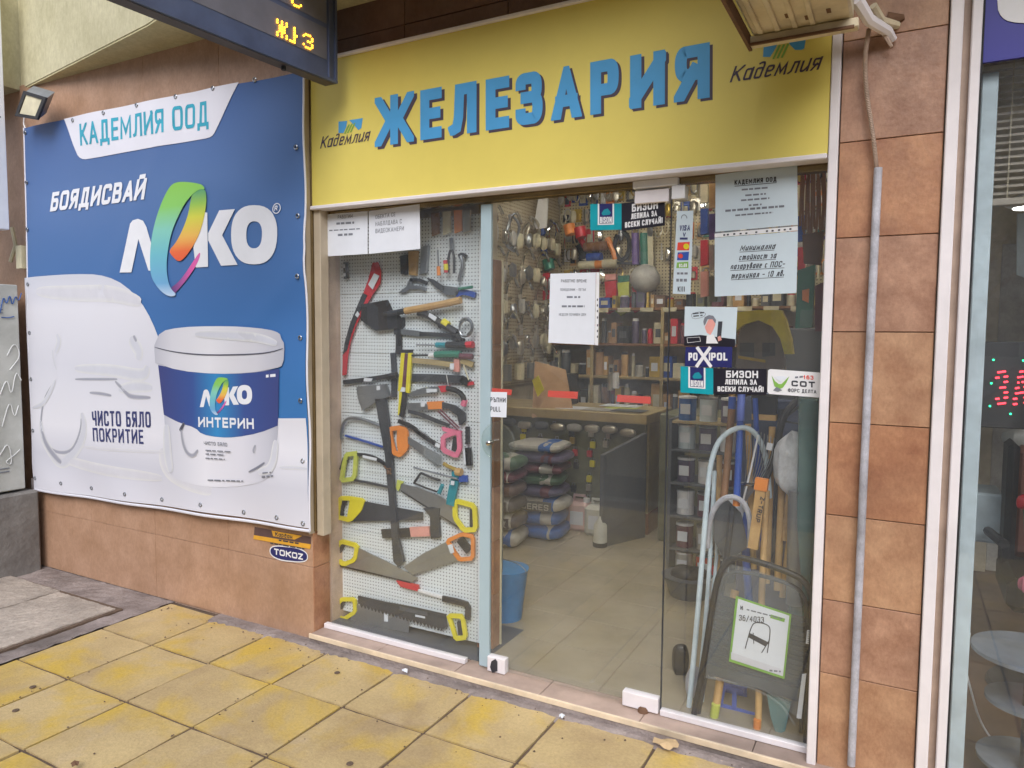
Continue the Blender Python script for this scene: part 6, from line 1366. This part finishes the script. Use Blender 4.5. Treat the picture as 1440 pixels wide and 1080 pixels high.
for i in range(6):
    for j in range(4):
        px, py = 985 + (i % 2) * 12 + (0 if i < 2 else 125 if i < 4 else 55), 250 + j * 44 + (i * 7) % 11
        if 1000 < px < 1120 and py < 425: continue
        solo(MB().P([(px, py), (px + 10, py - 1), (px + 10, py + 34), (px, py + 36)], 3.9 + .05 * (i % 3), .03), 'hanging_pack', cols[(i * 5 + j * 3) % len(cols)], 'dim package behind the right glass, %s column and %s from the top' % (ORD[i], ORD[j]), 'package', 'packages behind the upper right glass')
solo(MB().bbox(-.80, -.25, 5.2, 5.5, 1.0, 1.55, .01), 'stock_cabinet', 'grey_panel', 'dark grey cabinet deep behind the right pane', 'cabinet')
solo(MB().bbox(-1.50, -.70, 4.95, 5.45, FZ, .95, .01), 'display_case', 'olive', 'dark display case between the counter and the paint shelf', 'display case')
solo(MB().bbox(-.64, -.26, 3.35, 3.7, .5, 1.22, .008), 'plastic_crates', 'navy_case', 'dark blue grey crate stack behind the poles', 'crates')
solo(MB().bbox(-.60, -.27, 3.12, 3.34, FZ, .62, .008), 'storage_box', 'bag_purple', 'purple grey storage box low behind the poles', 'box')
solo(MB().bbox(-.66, -.55, 2.98, 3.10, .60, .82, .004), 'white_box', 'paper', 'white carton behind the wooden pole and broom handle', 'box')
# black step stool in the front
SYt = 2.72
st2 = empty('step_stool', at(1070, 1045, SYt), 'folded black step stool wrapped in film leaning on the right pane', 'step stool')
MB().T('975 1010 990 930 1002 850 1011 806 1026 786 1044 783 1110 804 1136 820 1145 850 1141 920 1134 1044', (2.700, 2.700), .0115, 10).build('frame_tube', 'black_plastic', st2)
MB().T('982 1005 1002 900 1014 820 1030 800 1106 818 1130 834 1136 860 1126 1030', 2.73, .008, 8).build('frame_tube', 'dark_steel', st2)
MB().P('1006 836 1138 872 1134 968 992 930', 2.725, .012).build('step', 'black_plastic', st2)
for k in range(13):
    u = k / 12; y = 842 + u * 84
    for (xa, xb) in ((1004 - u * 10, 1028 - u * 8), (1112 - 5 * u, 1137 - u * 3)):
        ya = y + (xa - 1004) * .27; yb = y + (xb - 1004) * .27
        MB().P([(xa, ya), (xb, yb), (xb, yb + 2.6), (xa, ya + 2.6)], 2.718, .006).build('rib', 'black_plastic', st2)
MB().P('990 932 1136 972 1134 990 988 946', 2.716, .02).build('front_bar', 'black_plastic', st2)
MB().P(cubic('1018 792 1060 800 1120 822 1130 860 1128 1000 1118 1010 1100 985 1060 965 1000 955 990 950 1005 850', 1), 2.706, .001).build('wrapping', 'film', st2)
MB().T('990 952 1010 955 1060 968 1098 988 1118 1020', 2.704, .004, 6).build('wrapping_edge', 'film', st2)
MB().P('1035 838 1113 864 1103 955 1025 930', 2.699, .001).build('hang_tag', 'logo_green', st2)
MB().P('1038 842 1110 866 1101 951 1028 927', 2.6975, .001).build('hang_tag', 'paper', st2)
MB().P('1084 864 1104 870 1103 875 1083 869', 2.6968, .0004).build('tag_print', 'logo_green', st2)
MB().P('1028 917 1102 942 1101 951 1028 927', 2.6968, .0004).build('tag_print', 'soft_grey', st2)
txt('36/4033', (1039, 872.5), (1074, 876), (1039.5, 864.5), 2.6955, .12, .2).build('lettering', 'ink', st2)
txt('M', (1041, 857), (1045, 858), (1041, 851), 2.6965, .2).build('lettering', 'ink', st2)
greek(greek(MB(), 1050, 1100, 858, 1.8, 2.6965, .26), 1082, 1098, 944, 2.4, 2.6965, .1, 3).build('small_print', 'ink_grey', st2)
MB().T('1048 912 1056 882 1062 874 1080 878 1084 886 1079 918', 2.696, .0017, 5).build('drawn_stool', 'ink', st2)
MB().P('1054 890 1082 904 1076 909 1052 896', 2.6962, .0004).build('drawn_stool', 'ink', st2)
MB().T('1059 890 1060 905', 2.696, .0015, 5).build('drawn_stool', 'ink', st2); MB().T('1082 900 1071 918', 2.696, .0017, 5).build('drawn_stool', 'ink', st2)
MB().P('1128 948 1134 947 1127 1011 1120 1010', 2.695, .001).build('sticker', 'paper', st2); MB().P('1135 886 1142 887 1140 906 1133 905', 2.695, .001).build('sticker', 'paper', st2)
b = MB()
for k in range(6): b.P([(1136, 888 + k * 3), (1140.5, 888.6 + k * 3), (1140.3, 889.6 + k * 3), (1135.8, 889 + k * 3)], 2.6945, .0003)
b.build('barcode', 'ink', st2)
for i, (p, Y, rd, m_, nm, lb) in enumerate([('1062 560 1066 660 1072 760', (3.1, 3.05), .011, 'tool_blue', 'broom_handle', 'blue broom handle rising behind the leaf rake'),
        ('1098 575 1094 680 1088 800', (3.12, 3.05), .012, 'dark_steel', 'iron_bar', 'dark iron bar behind the mop head'), ('1120 690 1119 760 1117 850', (2.88, 2.86), .03, 'blade_grey', 'metal_roll', 'grey metal roll in front of the green film roll'),
        ('1046 720 1050 800 1056 880', (3.0, 2.95), .016, 'tool_blue', 'paint_pole', 'short blue extension pole behind the step stool')]):
    solo(MB().T(p, Y, rd, 10), nm, m_, lb, nm.replace('_', ' '))
thing('push_broom', 'upturned push broom with dark bristles behind the pole tops', 'broom', [('bristles', 'black_plastic', MB().P('1056 556 1092 558 1090 584 1058 582', 3.12, .05)), ('head', 'wood', MB().P('1057 582 1091 584 1091 592 1057 590', 3.12, .05))])
# basket, brush
e = empty('blue_basket', at(1040, 1020, 2.86), 'blue plastic basket low behind the step stool', 'basket')
MB().P('1012 990 1068 1006 1064 1034 1006 1012', 2.82, .012).build('front', 'basket_blue', e); MB().P('1014 966 1020 967 1016 992 1010 992', 2.82, .012).build('upright', 'basket_blue', e); MB().P('1030 968 1036 970 1035 998 1029 996', 2.82, .012).build('upright', 'basket_blue', e)
MB().P('1012 962 1046 970 1045 975 1012 967', 2.822, .012).build('rim', 'basket_blue', e); MB().P('1010 960 1050 968 1050 1010 1010 1000', 2.95, .012).build('back', 'basket_blue', e)
thing('floor_brush', 'black floor brush with grey cloth beside the folded ladder', 'brush', [('bristles', 'black_plastic', MB().pillow((-.80, 3.02, FZ + .06), .07, .05, .14, .3, .7, 2)), ('cloth', 'conduit_grey', MB().pillow((-.70, 2.86, FZ + .05), .07, .06, .13, 0, .8, 6, .12))])
solo(MB().P('1078 975 1112 990 1104 1028 1092 1034 1084 1010', 2.74, .02), 'plastic_bag', 'film_green', 'crumpled clear bag standing on the window floor by the pole foot', 'bag')

# ------------------------------------------------------------ salon next door
sf = empty('salon_storefront', (.12, 2.6, 0), 'white aluminium window frame of the neighbouring salon', 'frame')
MB().bbox(.078, .112, 2.585, 2.66, -.01, 2.9, .003).build('post', 'white_frame', sf); MB().box(.1125, .133, 2.615, 2.66, -.01, 2.9).build('gap_strip', 'flex_brown', sf); MB().bbox(.1335, .160, 2.59, 2.66, -.01, 2.9, .003).build('post', 'white_frame', sf)
MB().box(.1605, .166, 2.60, 2.66, -.01, 2.9).build('gasket', 'dark_rubber', sf)
solo(MB().box(.166, 3.5, 2.640, 2.646, -.01, 2.9), 'salon_window_pane', 'shop_glass', 'big glass pane of the neighbouring salon', 'window pane')
solo(MB().box(.166, 3.5, 2.70, 2.9, 2.80, 3.05), 'salon_lintel', 'inner_wall', 'dark beam over the salon window behind the blue sign', 'beam')
ss = empty('salon_sign', (.8, 2.6, 2.3), 'deep blue sign with a white rounded letter above the salon window', 'sign')
bl = [at(1350, 82, 2.636), at(1446, 60, 2.636)]
MB().box(.168, 2.5, 2.625, 2.6385, 2.315, 2.92).build('board', 'blue_sign', ss)
MB().P(cubic('1404 -40 1402 10 1408 24 1420 31 1450 33 1480 30 1480 -40', 1), 2.622, .002).build('letter', 'white_plastic', ss)
fz2 = .0
b = MB().box(.166, 3.6, 2.66, 6.0, -.06, fz2); struct(b, 'salon_floor', 'wood_floor')
b = MB().box(-.1, 3.6, 2.66, 6.0, 2.95, 3.0); struct(b, 'salon_ceiling', 'inner_ceiling')
wall('salon_back_wall', .0, 3.6, 5.6, 5.7, -.05, 2.95, 'inner_wall', 'dim cream back wall of the salon')
wall('salon_side_wall', -.20, .062, 3.01, 5.6, -.05, 2.95, 'paper_blue', 'pale blue side wall of the salon just inside the glass')
wall('salon_far_wall', 3.6, 3.7, 2.66, 5.6, -.05, 2.95, 'inner_wall', 'far side wall of the salon out to the right')
solo(MB().bbox(.172, .215, 2.68, 2.80, fz2, 2.3, .003), 'salon_divider', 'pale_blue_frame', 'pale blue upright panel directly behind the salon glass', 'panel')
vb = empty('venetian_blind', (.6, 2.78, 1.95), 'beige venetian blind in the upper salon window', 'blind')
for k in range(34):
    z = 1.955 + k * .0225; M = Matrix.Translation((.9, 2.80, z)) @ Matrix.Rotation(.55, 4, 'X')
    MB().box(-.72, .8, -.012, .012, -.0006, .0006, M).build('slat', 'blind', vb)
MB().bbox(.18, 1.7, 2.782, 2.818, 1.915, 1.937, .002).build('bottom_rail', 'blind', vb)
for x in (.26, .36, .62): MB().box(x, x + .0025, 2.785, 2.787, 1.93, 2.72).build('cord', 'inner_wall', vb)
lb_ = empty('led_board', (.5, 2.83, 1.2), 'black LED board with red and green dots inside the salon window', 'led sign')
MB().bbox(.200, 1.0, 2.815, 2.85, 1.205, 1.485, .004).build('case', 'black_plastic', lb_)
MB().tube([(.22, 2.83, 1.48), (.22, 2.82, 1.9)], .002, 5).build('hanging_wire', 'white_plastic', lb_)
GL2 = {'З': '0111100 1100110 0000110 0011100 0000110 1100110 0111100', 'А': '0001100 0011100 0010110 0110010 0111111 1100011 1100011'}
b1 = MB()
for ch, ox in (('З', 1401), ('А', 1426)):
    rows = GL2[ch].split()
    for r__ in range(7):
        for c_ in range(7):
            if rows[r__][c_] == '1': p = at(ox + c_ * 3.0, 524 + r__ * 7.4 - c_ * .4, 2.812); b1.tube([p, p + Vector((0, -.003, 0))], .0032, 6)
b1.build('red_dots', 'led_red', lb_)
b2 = MB()
for x, y in ((1397, 506), (1439, 507), (1394, 539), (1392, 571), (1421, 582), (1450, 584)):
    p = at(x, y, 2.812); b2.tube([p, p + Vector((0, -.003, 0))], .0034, 6)
b2.build('green_dots', 'led_green', lb_)
sd = empty('salon_door', (.7, 5.4, 0), 'pale door with a dark frame at the back of the salon', 'door')
MB().bbox(.42, .50, 5.45, 5.58, 0, 2.1, .004).build('frame', 'inner_wall', sd); MB().bbox(.505, .95, 5.50, 5.55, 0, 2.08, .004).build('leaf', 'bag_white', sd); MB().tube([(.88, 5.47, 1.05), (.78, 5.46, 1.04)], .012, 6).build('handle', 'chrome', sd)
for i, (x, y) in enumerate(((.75, 3.3), (1.5, 4.4))):
    e = empty('salon_lamp', (x, y, 2.9), ['bright tube lamp at the right edge behind the salon glass', 'tube lamp further inside the salon'][i], 'lamp')
    MB().bbox(x - .35, x + .35, y - .05, y + .05, 2.90, 2.945, .003).build('housing', 'white_plastic', e); MB().tube([(x - .33, y, 2.885), (x + .33, y, 2.885)], .014, 8).build('tube', 'lamp_glow', e)
e = empty('hood_dryer', at(1448, 285, 3.1), 'round white lit lamp head at the right picture edge', 'lamp')
MB().lathe([(.05, 0), (.07, .01), (.05, .035), (.02, .05)], at(1446, 292, 3.1), 20).build('shade', 'white_plastic', e); MB().lathe([(.045, -.003), (.045, -.001)], at(1446, 292, 3.1), 16).build('bulb', 'lamp_glow', e)
MB().tube([at(1446, 280, 3.1), at(1446, 200, 3.1)], .006, 6).build('stem', 'white_plastic', e)
solo(MB().P('1431 300 1470 298 1470 400 1430 386', 3.4, .02), 'white_cupboard', 'paper_blue', 'white cupboard front at the right edge of the salon', 'cupboard')
# salon chair
e = empty('salon_chair', (.48, 3.9, 0), 'black salon chair with a brown back seen through the glass', 'chair')
MB().bbox(.44, .74, 3.86, 3.96, .52, 1.02, .03).build('backrest', 'chair_brown', e); MB().bbox(.41, .455, 3.80, 4.0, .42, 1.04, .02).build('side', 'chair_black', e); MB().bbox(.40, .80, 3.5, 3.95, .38, .52, .03).build('seat', 'chair_black', e)
MB().tube([(.6, 3.72, .05), (.6, 3.72, .38)], .03, 10).build('column', 'chrome', e); MB().lathe([(.24, 0), (.23, .02), (.03, .04)], (.6, 3.72, 0), 20).build('base', 'dark_steel', e)
MB().tube([(.36, 3.9, .62), (.39, 3.6, .64)], .02, 8).build('armrest', 'chair_black', e)
thing('folded_towels', 'pale towels lying over the back of the salon chair', 'towels', [('towel', 'bag_white', MB().pillow((.52, 4.1, 1.03), .22, .16, .10, .4, .7, 8, .1)), ('towel', 'grey_panel', MB().pillow((.48, 4.2, 1.12), .2, .16, .06, .2, .7, 9, .1))])
for i, (c_, z, rd, lb) in enumerate(((at(1432, 925, 3.35), None, .17, 'round glass table at salon chair height'), (at(1432, 985, 3.1), None, .13, 'small round grey table low in the salon window'), (at(1440, 1075, 2.95), None, .15, 'round grey foot plate at the bottom right corner'))):
    p = onz(*[(1452, 922), (1450, 990), (1446, 1074)][i], [.48, .30, .08][i])
    thing('round_table', lb, 'table', [('top', 'table_grey', MB().lathe([(rd, 0), (rd, .012)], p, 28)), ('stem', 'dark_steel', MB().tube([p, (p.x, p.y, .012)], .02, 10)), ('foot', 'dark_steel', MB().lathe([(rd * .5, 0), (rd * .45, .012)], (p.x, p.y, .0), 20))])
solo(MB().tube(chaikin([onz(1350, 905, .3), onz(1362, 960, .2), onz(1382, 1030, .05), onz(1432, 1072, .02)], 3), .004, 6), 'white_cable', 'white_plastic', 'white cable hanging down to the salon floor', 'cable')
solo(MB().lathe([(.03, 0), (.035, .05), (.02, .06)], onz(1350, 905, .27), 10), 'power_strip', 'white_plastic', 'white plug block at the top of the salon cable', 'plug')
thing('flower_pot', 'red flowers in a small pot at the right salon edge', 'flowers', [('flower', 'tool_red', MB().pillow(at(1440, 706, 3.4), .05, .05, .05, 0, .9, 4, .2)), ('flower', 'tool_pink', MB().pillow(at(1446, 822, 3.4), .06, .05, .07, 0, .9, 5, .2)), ('stem', 'tool_green', MB().tube([at(1441, 710, 3.4), at(1446, 815, 3.4)], .006, 6))])
# wooden side board, trash and small box in salon
solo(MB().bbox(.20, .34, 4.3, 4.6, 0, .78, .005), 'salon_cabinet', 'grey_panel', 'dark cabinet against the salon side wall', 'cabinet')
solo(MB().bbox(.30, .42, 3.95, 4.2, .55, .78, .01), 'salon_box', 'pale_blue_frame', 'small pale box behind the salon chair', 'box')

# ------------------------------------------------------------ street behind the viewer (seen in the glass)
def car(X, Y, m, lb, rz=0):
    e = empty('parked_car', (X, Y, -.12), lb, 'car', 'cars parked along the kerb'); del e['group']
    prof = [(-2.1, .25), (-2.16, .55), (-2.1, .78), (-1.5, .88), (-.85, .93), (-.25, 1.32), (.1, 1.42), (.75, 1.42), (1.35, 1.1), (1.65, .95), (2.1, .88), (2.16, .6), (2.1, .25)]
    def side(t):    # tumblehome
        return .86 - max(0, (t - .9)) * .42
    b_ = MB(); n = len(prof); rows = []
    for s in (-1, 1): rows.append([Vector((X + x, Y + s * side(z), z - .12)) for x, z in prof])
    i = 0
    for k in range(n - 1): b_.quad(rows[0][k], rows[0][k + 1], rows[1][k + 1], rows[1][k])
    b_.quad(*rows[0]); b_.quad(*reversed(rows[1])); b_.build('body', m, e)
    for s in (-1, 1):
        g = [(-.72, .97), (-.22, 1.28), (.12, 1.37), (.25, 1.37), (.25, .97)]; g2 = [(.31, .97), (.31, 1.37), (.74, 1.37), (1.22, 1.1), (1.32, .99)]
        for gg in (g, g2): MB().quad(*[Vector((X + x, Y + s * (side(z) + .006), z - .12)) for x, z in gg]).build('window', 'car_glass', e)
        for wx in (-1.35, 1.35):
            M = Matrix.Rotation(PI / 2, 3, 'X'); MB().lathe([(.30, -.1), (.325, -.08), (.325, .08), (.30, .1)], (X + wx, Y + s * .80, .205), 20, M).build('tyre', 'tyre', e)
            MB().lathe([(.19, -.108), (.2, .108)], (X + wx, Y + s * .80, .205), 14, M).build('rim', 'steel', e)
        MB().bbox(X - .78, X - .62, Y + s * .88 - .05, Y + s * .88 + .05, .82, .93, .02).build('mirror', m, e)
    for zz, xx, rot in ((1.12, -.55, 0), (1.26, 1.05, 0)):
        pass
    MB().quad(*[Vector((X + x, Y + y, z - .12)) for x, y, z in ((-.83, -.72, .955), (-.83, .72, .955), (-.27, .60, 1.325), (-.27, -.60, 1.325))]).build('windscreen', 'car_glass', e)
    MB().quad(*[Vector((X + x, Y + y, z - .12)) for x, y, z in ((.80, -.60, 1.415), (.80, .60, 1.415), (1.36, .70, 1.105), (1.36, -.70, 1.105))]).build('rear_window', 'car_glass', e)
    for s in (-1, 1): MB().bbox(X - 2.15, X - 2.0, Y + s * .62 - .16, Y + s * .62 + .16, .48, .62, .02).build('headlight', 'white_plastic', e)
car(-4.2, -2.2, 'car_paint_silver', 'silver saloon car parked at the kerb, mirrored in the shop glass')
car(1.1, -2.2, 'car_paint', 'black saloon car parked at the kerb right of the silver one')
car(-9.2, -2.25, 'car_paint', 'dark saloon car parked further left along the kerb')
ob = empty('opposite_building', (-4, -16, 0), 'beige apartment block across the street with rows of dark windows', 'building')
MB().box(-40, 34, -30, -17, -.3, 10.4).build('wall', 'far_wall', ob)
wme = None
for i in range(24):
    for j in range(3):
        x = -38 + i * 3.0; z = 1.0 + j * 3.1
        MB().box(x, x + 1.5, -16.99, -16.95, z, z + 1.5).build('window', 'far_window', ob)
solo(MB().bbox(-38, 34, -17.6, -16.6, 10.4, 10.8, .05), 'roof_cornice', 'plinth_concrete', 'grey cornice along the top of the opposite block', 'cornice')
tr_ = random.Random(5)
for i, x in enumerate((-13, -6.5, 1.0, 8.0)):
    e = empty('street_tree', (x, -11, -.12), ['leafless street tree far left across the road', 'street tree left of centre across the road', 'street tree right behind the viewer across the road', 'street tree far right across the road'][i], 'tree')
    t_ = MB(); t_.tube([(x, -11, -.12), (x + .05, -11, 1.6), (x - .1, -11.1, 3.2)], [.16, .13, .09], 8)
    tips = []
    for k in range(9):
        a = k * 2.4; z0 = 2.0 + .16 * k; L_ = tr_.uniform(1.0, 1.7); p1 = Vector((x + math.cos(a) * L_ * .5, -11 + math.sin(a) * L_ * .5, z0 + .7)); p2 = p1 + Vector((math.cos(a) * L_ * .4, math.sin(a) * L_ * .4, .9))
        t_.tube([(x, -11.05, z0), p1, p2], [.06, .035, .015], 6); tips += [p1, p2]
    t_.build('trunk', 'wood_dark', e)
    c_ = MB()
    for k in range(1100):
        p = tr_.choice(tips) + Vector((tr_.gauss(0, .5), tr_.gauss(0, .5), tr_.gauss(.1, .45))); u = Vector((tr_.gauss(0, 1), tr_.gauss(0, 1), tr_.gauss(0, 1))).normalized(); v = u.orthogonal().normalized()
        s = tr_.uniform(.04, .09); c_.quad(p - u * s, p + v * s * .6, p + u * s, p - v * s * .6)
    c_.build('crown', 'foliage_dark', e)['kind'] = 'stuff'
